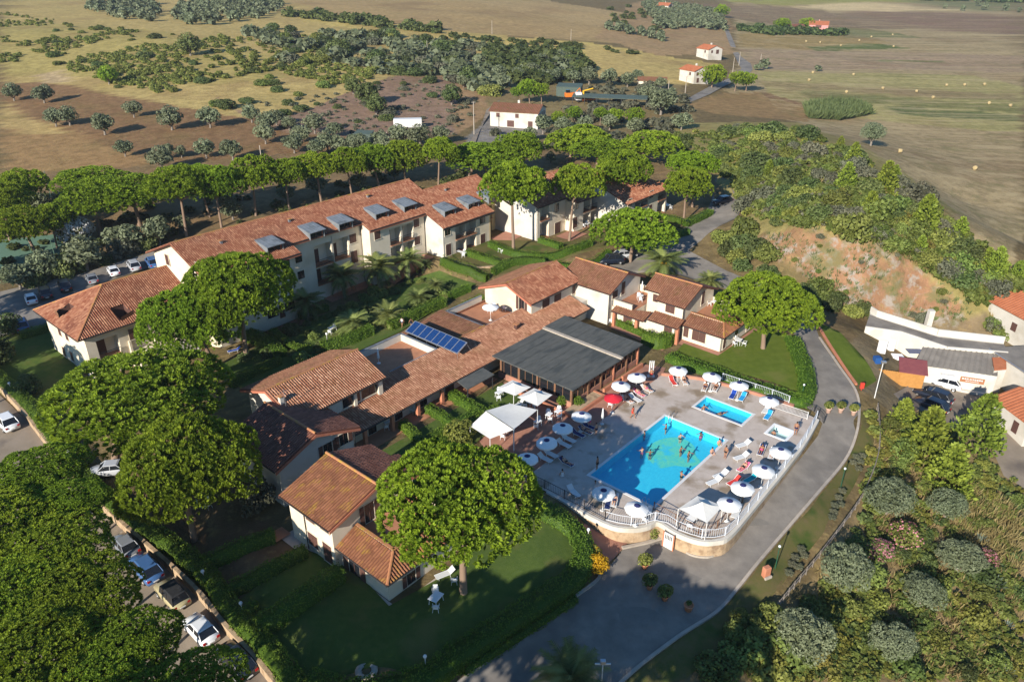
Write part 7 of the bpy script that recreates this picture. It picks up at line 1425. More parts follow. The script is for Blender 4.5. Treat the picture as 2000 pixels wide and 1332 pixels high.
def quad_sail(name,label,corners,z,apex=None,sag=.0,posts=True,dz=None):
    P=[np.array((*[float(c) for c in G(px,py,zz_)],zz_)) for (px,py),zz_ in zip(corners,z)]; c=np.mean(P,axis=0); g=gz(c[0],c[1]); r=empty(name,(c[0],c[1],g+.1)); tag(r,label,'canopy'); o=np.array(r.location); L_=[p-o for p in P]; b=MB(); n=8
    if apex:
        A=np.mean(L_,axis=0)+np.array((0,0,apex))
        for i in range(4):
            p,q=L_[i],L_[(i+1)%4]; V=[];F=[]
            for a in range(n+1):
                t=a/n
                for c_ in range(n+1):
                    s=c_/n; e=p*(1-s)+q*s; w=A*(1-t)+e*t; w=w-np.array((0,0,.18*math.sin(math.pi*t)*1.0)); V.append(w)
            F=[(a*(n+1)+k,(a+1)*(n+1)+k,(a+1)*(n+1)+k+1,a*(n+1)+k+1) for a in range(n) for k in range(n)]; b.add(V,F,True)
    else:
        V=[]
        for a in range(n+1):
            for c_ in range(n+1):
                s,t=a/n,c_/n; w=(L_[0]*(1-s)+L_[1]*s)*(1-t)+(L_[3]*(1-s)+L_[2]*s)*t; V.append(w-np.array((0,0,sag*math.sin(math.pi*s)*math.sin(math.pi*t))))
        b.add(V,[(a*(n+1)+k,(a+1)*(n+1)+k,(a+1)*(n+1)+k+1,a*(n+1)+k+1) for a in range(n) for k in range(n)],True)
    b.build('sail',M['canvas'],r)
    if posts:
        for p in L_: MB().tube([(p[0],p[1],-.1),tuple(p)],.045,6).build('post',M['white_paint'],r)
    else:
        m_=np.mean(L_,axis=0); MB().tube([(m_[0],m_[1],-.1),(m_[0],m_[1],m_[2]+(apex or 0))],.05,6).build('post',M['white_paint'],r)
quad_sail('gazebo','white pyramid gazebo at the near corner of the pool deck',[(1325,993),(1362,968),(1412,988),(1381,1021)],[2.2]*4,.75)
quad_sail('shade_canopy','square white canopy nearest the veranda',[(969,759),(1001,742),(1037,756),(1006,773)],[2.4]*4,.7,posts=False); quad_sail('shade_canopy','square white canopy beside the planter',[(1010,776),(1043,758),(1079,771),(1050,793)],[2.3]*4,.7,posts=False)
quad_sail('shade_sail','large pale double sail on the bar terrace, upper half',[(950,802),(996,788),(1050,800),(1004,838)],[2.9,2.5,2.5,2.9],None,.12); quad_sail('shade_sail','large pale double sail, lower half beside the lawn pine',[(949,803),(1003,839),(957,857),(918,832)],[2.9,2.9,2.3,2.3],None,.12,True)

# ------------------------------------------------------------------ loungers, chairs, tables
def lounger_parts(back=.62):
    f=MB()
    for y in (-.3,.3): f.tube([(-.95,y,.32),(.35,y,.32)],.025,5); f.tube([(.35,y,.32),(.35+.62*math.cos(back),y,.32+.62*math.sin(back))],.025,5)
    f.tube([(-.95,-.3,.32),(-.95,.3,.32)],.025,5); leg=MB()
    s=MB(); s.poly([(-.93,-.28,.33),(.34,-.28,.33),(.34,.28,.33),(-.93,.28,.33)],.02); s.poly([(.35,-.28,.34),(.35+.6*math.cos(back),-.28,.34+.6*math.sin(back)),(.35+.6*math.cos(back),.28,.34+.6*math.sin(back)),(.35,.28,.34)],.02)
    legs=[MB().tube([(x,y,.32),(x+.06,y,0)],.022,5).mesh('leg',M['plastic_white']) for x in (-.8,.3) for y in (-.29,.29)]
    return f.mesh('frame',M['plastic_white']),s,legs
mat('sling_white',(.62,.62,.60),rough=.8); mat('sling_blue',(.012,.05,.30),rough=.8); mat('sling_navy',(.02,.035,.12),rough=.8); mat('sling_teal',(.01,.32,.38),rough=.8); mat('sling_light',(.02,.30,.62),rough=.8); mat('sling_red',(.60,.05,.04),rough=.8); mat('sling_pink',(.65,.10,.22),rough=.8)
LF,LS,LL=lounger_parts(); LSM={}
for k in ('white','blue','navy','teal','light','red','pink'): LSM[k]=LS.mesh('sling',M['sling_'+k])
def lounger(px,py,ang,label,col='white',group=None,zg=DZ):
    x,y=[float(c) for c in G(px,py,zg+.3)]; r=empty('sun_lounger',(x,y,zg),ang); tag(r,label,'sun lounger',group); obj('frame',LF,r); obj('sling',LSM[col],r)
    for l in LL: obj('leg',l,r)
    return r
a1=R_(49+0); a2=R_(-41); back_=R_(49)
SHADE=[(1101,867),(1110,857),(1128,847),(1143,841),(1149,832),(1064,895),(1075,886)]
for p in SHADE: lounger(*p,R_(139),'white framed lounger in the pine shade beside the pool','navy' if p[0] in (1143,1149,1128) else 'white','loungers in the pine shade')
for px,py,lab,c,a in [(1225,781,'lounger with a sunbather behind the red parasol','white',128),(1240,778,'lounger beside the sunbather under the white parasols','white',128),(1248,768,'lounger with pink towel near the showers','pink',128),(1263,760,'lounger with a sunbather beside the shower posts','white',128),(1314,745,'lounger with red towel under the hedge parasol','red',100),(1336,744,'white lounger under the hedge parasol','white',95),(1377,757,'white lounger with a tanned sunbather','white',65),(1398,758,'white lounger with a second tanned sunbather','white',62),(1431,772,'lounger covered with a royal blue towel','blue',60),(1450,776,'lounger covered with a bright blue towel','light',58),(1497,800,'folded white lounger beside the railing corner','white',55),(1500,812,'second folded lounger beside the railing corner','light',55),(1487,880,'lounger with blue towel beside the driveway railing','navy',62),(1508,887,'lounger with a pink clad sunbather','white',62),(1452,868,'white lounger standing alone near the pool far corner','white',25),(1448,892,'white lounger next to the standing woman','white',25),(1452,913,'lounger with pink towel and sunbather','pink',40),(1408,927,'white lounger on the pool long side','white',30),(1395,940,'second white lounger on the pool long side','white',30),(1434,940,'lounger covered with a red towel','red',35),(1466,935,'lounger covered with a teal towel','teal',35),(1188,983,'navy lounger at the pool near end','navy',75),(1200,978,'lounger with sunbather at the pool near end','white',75),(1106,903,'dark lounger with a shaded sunbather','navy',139),(1438,1000,'lounger under the gazebo side parasol','white',60),(1120,960,'pale lounger in the deep shade by the dark railing','white',120),(870,1120,'white garden lounger beside the front cottage','white',30),(458,684,'blue lounger under the hotel garden pine','blue',30),(900,492,'white garden lounger on the hotel terrace lawn','white',-40)]:
    lounger(px,py,R_(a),lab,c,zg=DZ if not (px<900 or px==900) else T1(px,py)[2]+.1)
ch_seat=MB().bev(-.24,.24,-.24,.24,.40,.44,.015).mesh('seat',M['plastic_white'])
bb=MB(); bb.poly([(-.22,.22,.44),(.22,.22,.44),(.20,.31,.84),(-.20,.31,.84)],.025,(0,1,0)); ch_back=bb.mesh('backrest',M['plastic_white'])
ba=MB()
for s in (-1,1): ba.tube([(s*.27,.27,.64),(s*.28,-.2,.65),(s*.27,-.24,.42)],.022,5)
ch_arm=ba.mesh('armrest',M['plastic_white']); ch_legs=[MB().tube([(x*.21,y*.2,.41),(x*.26,y*.26,0)],.022,5).mesh('leg',M['plastic_white']) for x in (-1,1) for y in (-1,1)]
def chair(x,y,z,a,label,group):
    r=empty('garden_chair',(x,y,z),a); tag(r,label,'chair',group); obj('seat',ch_seat,r); obj('backrest',ch_back,r); obj('armrest',ch_arm,r)
    for l in ch_legs: obj('leg',l,r)
tb=MB(); tb.bev(-.55,.55,-.4,.4,.68,.72,.02); tb_top=tb.mesh('table_top',M['plastic_white']); tb_legs=[MB().tube([(x*.42,y*.3,.68),(x*.48,y*.35,0)],.03,6).mesh('leg',M['plastic_white']) for x in (-1,1) for y in (-1,1)]
def table(x,y,z,a,label,s=1.0,group=None):
    r=empty('garden_table',(x,y,z),a); tag(r,label,'table',group); r.scale=(s,s,1); obj('table_top',tb_top,r)
    for l in tb_legs: obj('leg',l,r)
def tset(px,py,zg,where,n=2,tab=True,s=1.0,seed=0):
    rng=random.Random(px+seed); zg=T1(px,py)[2]+.1 if zg is None else zg; x,y=[float(c) for c in G(px,py,zg)]; a=UA+rng.uniform(-.3,.3)
    if tab: table(x,y,zg,a,'white plastic table '+where,s)
    for i in range(n):
        t=a+math.pi*(i+.5*(n==1))*2/n+rng.uniform(-.3,.3)+.6; d=.85*s; chair(x+d*math.cos(t),y+d*math.sin(t),zg,t-math.pi/2+rng.uniform(-.4,.4),'white plastic chair '+where,'chairs '+where)
for px,py,zg,wh,n,tab,s in [(852,1176,None,'on the lawn before the front cottage',2,True,1.1),(893,1126,None,'beside the lawn pine trunk',1,False,1),(650,648,None,'in the shaded hotel garden',2,True,1),(752,612,None,'under the low garden palm',3,True,1),(384,690,None,'on the hotel low end patio',2,False,1),(962,608,2.96,'under the roof terrace parasol',2,True,.8),(993,603,2.96,'by the roof terrace door',1,False,1),(1251,586,2.87,'on the small walled terrace',2,True,.8),(1396,597,2.87,'on the corner cottage terrace',3,True,1),(1413,610,2.87,'at the corner cottage terrace edge',2,True,.8),(1442,672,.1,'on the corner cottage walkway',3,True,1),(908,500,None,'on the sunny hotel patio',2,True,.9),(978,492,None,'beside the terrace hedge',2,True,.9),(1147,443,None,'on the east wing patio',3,True,1),(1303,407,None,'on the end patio of the east wing',3,True,1.2),(812,800,.15,'under the porch pillars',2,True,.9),(757,832,.15,'under the porch near the cottage',2,True,.9),(1195,628,.1,'on the first cottage patio',1,True,.8),(1275,655,.1,'on the second cottage patio',1,True,.9),(400,985,None,'under the pine beside the dark cottage',3,True,1),
 (1012,800,.1,'under the canopy beside the planter',3,True,.9),(1036,793,.1,'between the two square canopies',3,True,.9),(1090,812,.1,'at the bar terrace edge',2,True,.8),(1000,828,.1,'under the double sail',3,True,.9),(985,850,.1,'under the lower sail half',2,True,.9),(962,838,.1,'beside the feathery bush',2,True,.9),(1050,832,.1,'before the sail post',2,True,.8),(1072,818,.1,'near the shaded parasol',2,True,.8),(975,775,.1,'beside the bar canopy',2,True,.9),(1195,790,DZ,'under the red parasol',2,True,.7),(1350,1022,DZ,'beside the gazebo',1,True,1.0),(1262,1012,DZ,'at the deck front railing',2,True,.8)]: tset(px,py,zg,wh,n,tab,s)
# showers
r=empty('shower_stand',(*[float(c) for c in G(1271,735,DZ)],DZ)); tag(r,'white triple post shower stand on the sun deck','shower')
for k in (-.25,0,.25): MB().tube([(k,0,0),(k,0,2.3)],.08,8).build('post',M['white_paint'],r)
MB().bev(-.5,.5,-.3,.3,0,.12,.03).build('base',M['white_paint'],r)
# benches, pots, bins
pot=MB().lathe([(0,0),(.26,0),(.36,.5),(.40,.52),(.40,.58),(.34,.58),(.32,.5),(0,.5)],16); mat('terracotta',(.50,.20,.10),(.56,.25,.14),3,rough=.85); mat('terracotta_pale',(.62,.40,.30),(.68,.46,.36),3,rough=.85); POT=pot.mesh('pot',M['terracotta']); POTP=pot.mesh('pot',M['terracotta_pale'])
PPL=leafy(91,420,.30,9,.45,(1,1,.9),.3,name='plant'); PPL.materials.append(M['shrub_green'])
for i,(px,py,k,R,lab,pm) in enumerate([(1259,1110,1.0,.75,'potted shrub on the driveway next to the red ramp',POT),(1268,1150,1.0,.75,'potted flowering shrub in the middle of the driveway',POT),(1298,1172,1.0,.75,'potted shrub at the edge of the tree shade',POT),(1344,1192,1.25,.28,'large terracotta pot with a clipped small plant',POT)]):
    x,y,z=T1(px,py); r=empty('potted_plant',(x,y,z+.07)); tag(r,lab,'potted plant'); p=obj('pot',pm,r); p.scale=(k*.9,k*.9,k*.9); q=obj('plant',PPL,r,(0,0,.55*k+R*.5)); q.scale=(R,R,R*.85)
for px,py in [(1617,806),(1641,806),(1666,811)]:
    x,y,z=T1(px,py); r=empty('potted_plant',(x,y,z+.07)); tag(r,'pale pot with bushy plant in the row across the driveway','potted plant','pots across the driveway'); p=obj('pot',POTP,r); p.scale=(.95,.95,1.1); q=obj('plant',PPL,r,(0,0,.95)); q.scale=(.62,.62,.5)
# lamps, poles
mat('lamp_green',(.02,.09,.05),rough=.5); mat('globe',(.70,.72,.72),rough=.2)
def lamp(px,py,h,label,m='lamp_green',g=.14,group=None):
    x,y,z=T1(px,py); r=empty('garden_lamp',(x,y,z)); tag(r,label,'lamp',group); MB().tube([(0,0,-.2),(0,0,h)],[.05,.035],6).build('post',M[m],r); MB().lathe([(0,-g),(g*.7,-g*.7),(g,0),(g*.7,g*.7),(0,g)],10,(0,0,h+g)).build('globe',M['globe'],r); MB().lathe([(g*.5,-.05),(g*.6,0),(0,.05)],8,(0,0,h)).build('collar',M[m],r)
lamp(1514,1110,2.6,'green lamp post beside the brick meter box'); lamp(1641,955,2.6,'green lamp post beside the lavender bed'); lamp(1566,775,1.6,'small lamp at the tip of the lawn hedge')
for px,py in [(402,1142),(476,1205),(832,1310),(640,672),(25,770),(140,905),(1148,1060)]: lamp(px,py,1.5,'low globe lamp standing in the garden hedge','white_paint',.17,'globe lamps in the hedges')
x,y,z=T1(1495,1125); r=empty('meter_box',(x,y,z),R_(25)); tag(r,'terracotta meter pillar on the driveway verge','meter box'); MB().bev(-.35,.35,-.25,.25,0,1.15,.04).build('pillar',M['brick_red'],r); MB().bev(-.4,.4,-.45,-.26,0,.25,.02).build('plinth',M['kerb'],r)
x,y,z=T1(1682,762); r=empty('hydrant_box',(x,y,z)); tag(r,'red hydrant cabinet at the end of the grass bank','hydrant'); mat('red_paint',(.50,.05,.03),rough=.5); MB().bev(-.25,.25,-.15,.15,.3,1.1,.03).build('cabinet',M['red_paint'],r); MB().tube([(0,0,-.1),(0,0,.3)],.06,6).build('post',M['red_paint'],r)
def mast(px,py,h,label,r0=.09,m='kerb',cross=0,name='utility_pole',cat='pole',lean=0,group=None,zb=None):
    x,y,z=T1(px,py); r=empty(name,(x,y,z)); tag(r,label,cat,group); MB().tube([(0,0,-.5),(lean,0,h)],[r0,r0*.7],7).build('shaft',M[m],r)
    if cross: MB().box(lean-cross/2,lean+cross/2,-.04,.04,h-.25,h-.15).build('crossarm',M[m],r)
    return r
r=mast(1708,777,5.2,'white floodlight mast leaning over the service yard bank',.07,'white_paint',0,'floodlight_mast','mast'); MB().bev(-.25,.35,-.2,.2,5.1,5.35,.03).build('floodlight',M['alu'],r)
x,y=[float(c) for c in G(1175,1328,0.0)]; r=empty('floodlight_mast',(x,y,-2.4)); tag(r,'white floodlight mast with crossbar over the lower driveway','mast'); MB().tube([(0,0,0),(0,0,4.4)],[.06,.05],7).build('shaft',M['white_paint'],r); MB().box(-.6,.6,-.05,.05,4.15,4.25).build('crossarm',M['white_paint'],r); MB().bev(-.2,.2,-.15,.15,4.3,4.6,.02).build('floodlight',M['alu'],r)
for px,py,hp in [(835,107,24),(926,262,58),(961,66,22),(1115,80,20),(757,284,24),(1136,250,22),(511,312,26),(1443,128,23),(1431,142,26),(1485,124,16),(1338,184,31),(1360,20,12),(1305,180,20)]:
    x,y,z=T1(px,py); dep=float(pix(x,y,z)[2]); mast(px,py,hp*dep/F_PX/.95,'pale concrete utility pole in the fields',.16,'kerb',1.2 if hp>30 else 0,'utility_pole','pole',0,'utility poles in the fields')
mat('court_green',(.09,.16,.11),(.11,.19,.13),2,rough=.8)
sheet('tennis_court',pxy([(-20,480),(0,470),(128,456),(150,488),(30,525),(-20,530)]),'court_green',.06,2,label='green tennis court behind dark pines',cat='tennis court')
for px,py,h in [(103,396,7),(109,398,6),(25,412,7),(113,520,5),(72,530,5)]:
    mast(px,py,h,'pale green floodlight pole of the tennis court',.08,'court_green',0,'floodlight_mast','mast',0,'tennis court masts')
# slope fence of weathered poles
P=pxy(smooth_line([(1712,800),(1716,850),(1712,900),(1690,960),(1660,1010),(1600,1090),(1550,1150),(1510,1200),(1475,1240)],4)); c=P[0]; r=empty('pole_fence',(c[0],c[1],0)); tag(r,'weathered grey pole fence along the driveway slope','fence'); 
for i,p in enumerate(P):
    z=gz(*p); MB().tube([(p[0]-c[0],p[1]-c[1],z-.2),(p[0]-c[0],p[1]-c[1],z+1.0)],.06,6).build('post',M['bark_grey'],r)
for k in (.45,.9): MB().tube([(p[0]-c[0],p[1]-c[1],gz(*p)+k) for p in P],.05,6).build('rail',M['bark_grey'],r)
x,y,z=T1(716,1312); r=empty('fire_pit',(x,y,z)); tag(r,'round stone ring on the dark front lawn','fire pit'); MB().lathe([(.35,0),(.85,.0),(.9,.2),(.6,.32),(.4,.2)],14).build('stone_ring',M['kerb'],r)

# ------------------------------------------------------------------ cars
def car_paint(n,c): return mat('paint_'+n,c,rough=.3,spec=.5,coat=.6)
PAINT={n:car_paint(n,c) for n,c in dict(white=(.74,.75,.76),silver=(.42,.43,.45),grey=(.20,.21,.23),blue=(.05,.12,.28),dark=(.012,.016,.028),beige=(.42,.36,.20)).items()}
mat('tail_red',(.35,.01,.01),rough=.3); mat('head_clear',(.7,.72,.74),rough=.1)
def car_meshes(L_,W_,Hh,kind):
    "body, glasshouse, roof, wheels"
    h=L_/2; w=W_/2; zb=.22
    if kind=='suv': st=[(-h,.30,.72,.80),(-h+.08,.26,.86,.92),(-h*.72,.24,.98,.97),(-h*.42,.24,1.04,1.0),(0,.24,1.06,1.0),(h*.55,.24,1.06,1.0),(h*.9,.26,1.02,.96),(h-.03,.32,.90,.90)]; cab=(-h*.50,-h*.24,h*.62,h*.90,1.02,Hh)
    elif kind=='jeep': st=[(-h,.36,.86,.86),(-h+.06,.34,.98,.94),(-h*.45,.34,1.04,.98),(-h*.34,.34,1.06,1.0),(h*.4,.34,1.06,1.0),(h*.94,.34,1.06,.99),(h,.38,1.02,.96)]; cab=(-h*.36,-h*.26,h*.86,h*.96,1.04,Hh)
    else: st=[(-h,.28,.58,.78),(-h+.07,.24,.70,.90),(-h*.72,.20,.84,.97),(-h*.44,.20,.92,1.0),(0,.20,.95,1.0),(h*.55,.20,.97,1.0),(h*.88,.22,.95,.96),(h-.02,.30,.80,.88)]; cab=(-h*.50,-h*.16,h*.56,h*.88,.90,Hh)
    b=MB(); V=[]
    for x,zl,zt,wk in st:
        ww=w*wk; V+=[(x,-ww*.9,zl),(x,-ww,zl+.18),(x,-ww*.99,zt-.12),(x,-ww*.90,zt-.01),(x,0,zt+.03),(x,ww*.90,zt-.01),(x,ww*.99,zt-.12),(x,ww,zl+.18),(x,ww*.9,zl)]
    k=9; n=len(st); F=[(i*k+j,i*k+j+1,(i+1)*k+j+1,(i+1)*k+j) for i in range(n-1) for j in range(k-1)]+[(i*k+k-1,i*k,(i+1)*k,(i+1)*k+k-1) for i in range(n-1)]+[tuple(range(k-1,-1,-1)),tuple((n-1)*k+j for j in range(k))]
    b.add(V,F,True); body=b
    x0,x1,x2,x3,zc,zr=cab; g=MB(); wb,wt=w*.90,w*.74; zr2=zr-.06
    g.add([(x0,-wb,zc),(x3,-wb,zc),(x3,wb,zc),(x0,wb,zc),(x1,-wt,zr2),(x2,-wt,zr2),(x2,wt,zr2),(x1,wt,zr2)],[(0,1,5,4),(1,2,6,5),(2,3,7,6),(3,0,4,7),(4,5,6,7)])
    rf=MB(); rf.add([(x1-.05,-wt-.01,zr2),(x2+.06,-wt-.01,zr2),(x2+.06,wt+.01,zr2),(x1-.05,wt+.01,zr2),(x1+.12,-wt*.86,zr),(x2-.1,-wt*.86,zr),(x2-.1,wt*.86,zr),(x1+.12,wt*.86,zr)],[(4,5,6,7),(0,1,5,4),(1,2,6,5),(2,3,7,6),(3,0,4,7)],False)
    for s in (-1,1):
        for xa,xb in ((x0,x1),(x3,x2),((x0+x3)/2,(x1+x2)/2+.02)): rf.tube([(xa,s*wb*1.005,zc),(xb,s*wt*1.005,zr2)],.045,5)
    wh=MB(); wr=.34 if kind!='hatch' else .30
    return body,g,rf,wr,(-h*.62,h*.60),w
CARM={}
def car(px,py,head,kind,paint,label,zg=None,dims=None):
    L_,W_,Hh=dims or {'suv':(4.4,1.8,1.66),'jeep':(3.9,1.7,1.85),'hatch':(3.95,1.68,1.46)}[kind]
    key=(kind,L_)
    if key not in CARM:
        b,g,rf,wr,ax,w=car_meshes(L_,W_,Hh,kind); ty=MB(); ty.lathe([(.0,-.1),(wr*.62,-.1),(wr*.95,-.1),(wr,-.07),(wr,.07),(wr*.95,.1),(wr*.62,.1)],16); ri=MB(); ri.lathe([(0,.11),(wr*.2,.105),(wr*.60,.085),(wr*.62,.10)],12)
        CARM[key]=(b,g.mesh('windows',M['dark_glass']),rf,ty.mesh('tyre',M['rubber']),ri.mesh('rim',M['alu']),wr,ax,w,L_)
    b,g,rf,ty,ri,wr,ax,w,L_=CARM[key]
    if zg is None: zg=T1(px,py)[2]+.06
    x,y=[float(c) for c in G(px,py,zg+.7)]; r=empty('parked_car',(x,y,zg),head); tag(r,label,'car')
    kk=(key,paint)
    if kk not in CARM: CARM[kk]=(b.mesh('body',PAINT[paint]),rf.mesh('roof',PAINT[paint] if not (kind=='jeep') else M['dark_metal']))
    bo=obj('body',CARM[kk][0],r); obj('windows',g,r); obj('roof',CARM[kk][1],r)
    for xx in ax:
        for s in (-1,1):
            t=obj('wheel',ty,r,(xx,s*(w-.10),wr),(R_(90)*-s,0,0)); obj('rim',ri,t)
    h=L_/2
    for s in (-1,1): MB().bev(h-.10,h+.005,s*w*.72-.14,s*w*.72+.14,.68 if kind!='hatch' else .62,.90 if kind!='hatch' else .84,.02).build('taillight',M['tail_red'],r); MB().bev(-h-.005,-h+.12,s*w*.58-.15,s*w*.58+.15,.55,.68,.02).build('headlight',M['head_clear'],r)
    MB().bev(h-.06,h+.03,-.26,.26,.48,.58,.01).build('number_plate',M['white_paint'],r)
def hd(p,q,z=-1.3):
    a=G(*p,z); b=G(*q,z); return math.atan2(b[1]-a[1],b[0]-a[0])
hp=hd((368,1200),(414,1250))
for px,py,k,pn,lab in [(243,1062,'hatch','grey','grey hatchback in the lower car park'),(284,1108,'suv','blue','blue sport utility car parked by the stone wall'),(336,1160,'jeep','beige','beige off-road car with dark soft top'),(391,1226,'hatch','white','white hatchback with red tail lights by the stone wall'),(460,1288,'suv','dark','dark car half hidden under the pine at the wall'),(160,985,'hatch','dark','dark car shaded under the pine by the wall')]: car(px,py,hp,k,PAINT and pn,lab)
car(12,822,hd((-20,800),(30,850)),'suv','white','white car parked at the top end of the wall'); car(212,915,R_(10),'hatch','silver','silver car shaded between the two big pines')
hq=hd((208,512),(228,540),0)
for px,py,k,pn,lab in [(60,582,'hatch','white','pale car in the shade of the hotel car park'),(88,571,'suv','dark','black car beside the pale shaded car'),(126,557,'suv','dark','dark car between the shade and the sunny cars'),(179,543,'hatch','grey','grey car parked behind the hotel roof'),(221,528,'hatch','white','white car with glass roof behind the hotel'),(261,518,'suv','silver','silver car behind the hotel roof'),(297,512,'suv','blue','blue car beside the hotel gable'),(42,634,'suv','blue','blue car by the dark hedge')]: car(px,py,hq,k,pn,lab)
hw=hd((1175,508),(1212,505),1)
car(1194,507,hw,'suv','dark','dark estate car with red lights behind the cottages'); car(1212,497,hw,'hatch','silver','pale car beside the dark estate car'); car(1226,492,hw,'suv','dark','dark car under the parking pine'); car(1411,392,hd((1400,394),(1424,390),3),'suv','dark','dark car on the lane at the hotel end')
hy=hd((1795,738),(1850,752),-5)
car(1845,747,hy,'suv','white','white sport utility car before the yard annex'); car(1828,773,hy-.2,'suv','dark','black car in the service yard'); car(1815,768,hy-.2,'hatch','dark','dark car behind the black yard car'); car(1820,790,hy-.3,'suv','dark','dark blue car under the young pine')
car(1033,245,R_(-30),'suv','white','white car before the farmhouse'); car(1020,243,R_(-30),'hatch','white','smaller white car before the farmhouse'); car(972,160,R_(-15),'suv','silver','pale car at the end of the dirt track'); car(1001,800//5,0,'hatch','silver','silver car beside the dirt track barn') if False else None
mat('orange_paint',(.60,.16,.02),rough=.5); mat('yellow_paint',(.60,.36,.02),rough=.5)
x,y,z=T1(1142,200); r=empty('crane_truck',(x,y,z),.1); tag(r,'white and yellow crane lorry in the farmhouse yard','truck'); MB().bev(-3.4,-1.2,-1.2,1.2,.9,3.4,.15).build('cab',M['white_paint'],r); MB().bev(-1.1,3.6,-1.2,1.2,.8,1.3,.08).build('flatbed',M['orange_paint'],r); MB().box(-.9,-.4,-.4,.4,1.31,3.9).build('crane_column',M['yellow_paint'],r); MB().tube([(-.6,0,3.8),(2.8,0,4.6)],.25,6).build('crane_boom',M['yellow_paint'],r)
for xx in (-2.4,1.0,2.6):
    for s in (-1,1): o=MB().lathe([(0,-.15),(.5,-.15),(.5,.15),(0,.15)],12).build('wheel',M['rubber'],r); o.location=(xx,s*1.1,.5); o.rotation_euler=(R_(90),0,0)
x,y,z=T1(1113,196); r=empty('digger',(x,y,z),.2); tag(r,'orange digger under the green roofed workshop','machine'); MB().bev(-1.8,1.8,-1.1,1.1,1.2,2.6,.15).build('body',M['orange_paint'],r); MB().bev(-1.6,-.2,-.9,.3,2.6,3.6,.1).build('cab',M['dark_glass'],r); MB().tube([(1.6,0,2),(3.4,0,4),(4.4,0,1.6)],.2,6).build('arm',M['orange_paint'],r)
for s in (-1,1): MB().bev(-1.9,1.9,s*.9-.3,s*.9+.3,0,1.1,.2).build('track',M['rubber'],r)

# ------------------------------------------------------------------ people
def pose(kind):
    "joints (x right, y forward, z up) for a 1.72 m adult"
    J=dict(pel=(0,0,.93),che=(0,0,1.22),nec=(0,0,1.44),hd0=(0,.02,1.53),hd1=(0,.035,1.62),hd2=(0,.02,1.70))
    for s,n in ((-1,'l'),(1,'r')):
        J['sh'+n]=(s*.18,0,1.39); J['el'+n]=(s*.24,-.02,1.12); J['wr'+n]=(s*.25,.08,.88); J['ha'+n]=(s*.25,.12,.79); J['hi'+n]=(s*.10,0,.88); J['kn'+n]=(s*.11,.03,.49); J['an'+n]=(s*.11,0,.08); J['to'+n]=(s*.13,.17,.04)
    if kind=='walk':
        J.update(knl=(-.11,.16,.50),anl=(-.11,.26,.10),tol=(-.12,.42,.06),knr=(.11,-.04,.49),anr=(.11,-.27,.12),tor=(.12,-.13,.05),ell=(-.24,-.14,1.13),wrl=(-.24,-.12,.90),hal=(-.24,-.08,.81),elr=(.24,.10,1.14),wrr=(.23,.26,.96),har=(.23,.33,.90))
    if kind=='hips': J.update(ell=(-.42,-.08,1.15),wrl=(-.20,.02,1.0),hal=(-.14,.04,.97))
    if kind in('lie','recl'):
        # on a lounger: hips at origin height .45, legs towards -y... body axis along y, head at +y
        tz=.0 if kind=='lie' else .55
        def tr(x,y,z):  # upright -> lying on the back (z along +y)
            d=z-.93; 
            if d>=0: return (x,d*math.cos(tz),.50+d*math.sin(tz)+y)
            return (x,d,.46+y)
        J={k:tr(*v) for k,v in J.items()}
        J['knl']=(-.12,-.40,.62)
        J['anl']=(-.12,-.62,.45); J['tol']=(-.12,-.72,.42)
    if kind=='sit':
        J.update(knl=(-.13,.42,.90),knr=(.13,.42,.90),anl=(-.13,.46,.48),anr=(.13,.46,.48),tol=(-.13,.6,.44),tor=(.13,.6,.44),wrl=(-.22,.22,.98),hal=(-.2,.32,.98),wrr=(.22,.22,.98),har=(.2,.32,.98))
        J={k:(a,b,c-.46) for k,(a,b,c) in J.items()}
    if kind=='swim': J.update(ell=(-.38,.12,1.22),wrl=(-.5,.34,1.18),hal=(-.52,.42,1.17),elr=(.38,.12,1.22),wrr=(.5,.34,1.18),har=(.52,.42,1.17))
    return J
RAD=dict(pel=(.15,.11),che=(.155,.11),nec=(.055,.055),hd0=(.07,.08),hd1=(.082,.098),hd2=(.05,.06),sh=(.07,.07),el=(.045,.045),wr=(.032,.032),ha=(.042,.025),hi=(.095,.095),kn=(.06,.06),an=(.04,.04),to=(.04,.03))
BONES=[('pel','che'),('che','nec'),('nec','hd0'),('hd0','hd1'),('hd1','hd2')]+[x for n in 'lr' for x in (('che','sh'+n),('sh'+n,'el'+n),('el'+n,'wr'+n),('wr'+n,'ha'+n),('pel','hi'+n),('hi'+n,'kn'+n),('kn'+n,'an'+n),('an'+n,'to'+n))]
POSEM={}
def body_mesh(kind):
    if kind in POSEM: return POSEM[kind]
    J=pose(kind); names=list(J); me=bpy.data.meshes.new('body'); me.from_pydata([J[n] for n in names],[(names.index(a),names.index(b)) for a,b in BONES],[]); o=bpy.data.objects.new('tmp',me); COL.objects.link(o)
    md=o.modifiers.new('Skin','SKIN'); md.use_smooth_shade=True; sv=me.skin_vertices[0].data
    for i,n in enumerate(names):
        r=RAD.get(n) or RAD[n[:2]]; sv[i].radius=r; sv[i].use_root=(n=='pel')
    o.modifiers.new('Sub','SUBSURF').levels=1
    dg=bpy.context.evaluated_depsgraph_get(); m2=bpy.data.meshes.new_from_object(o.evaluated_get(dg)); m2.name='body'; bpy.data.objects.remove(o); bpy.data.meshes.remove(me); m2.materials.clear(); POSEM[kind]=(m2,J); return POSEM[kind]
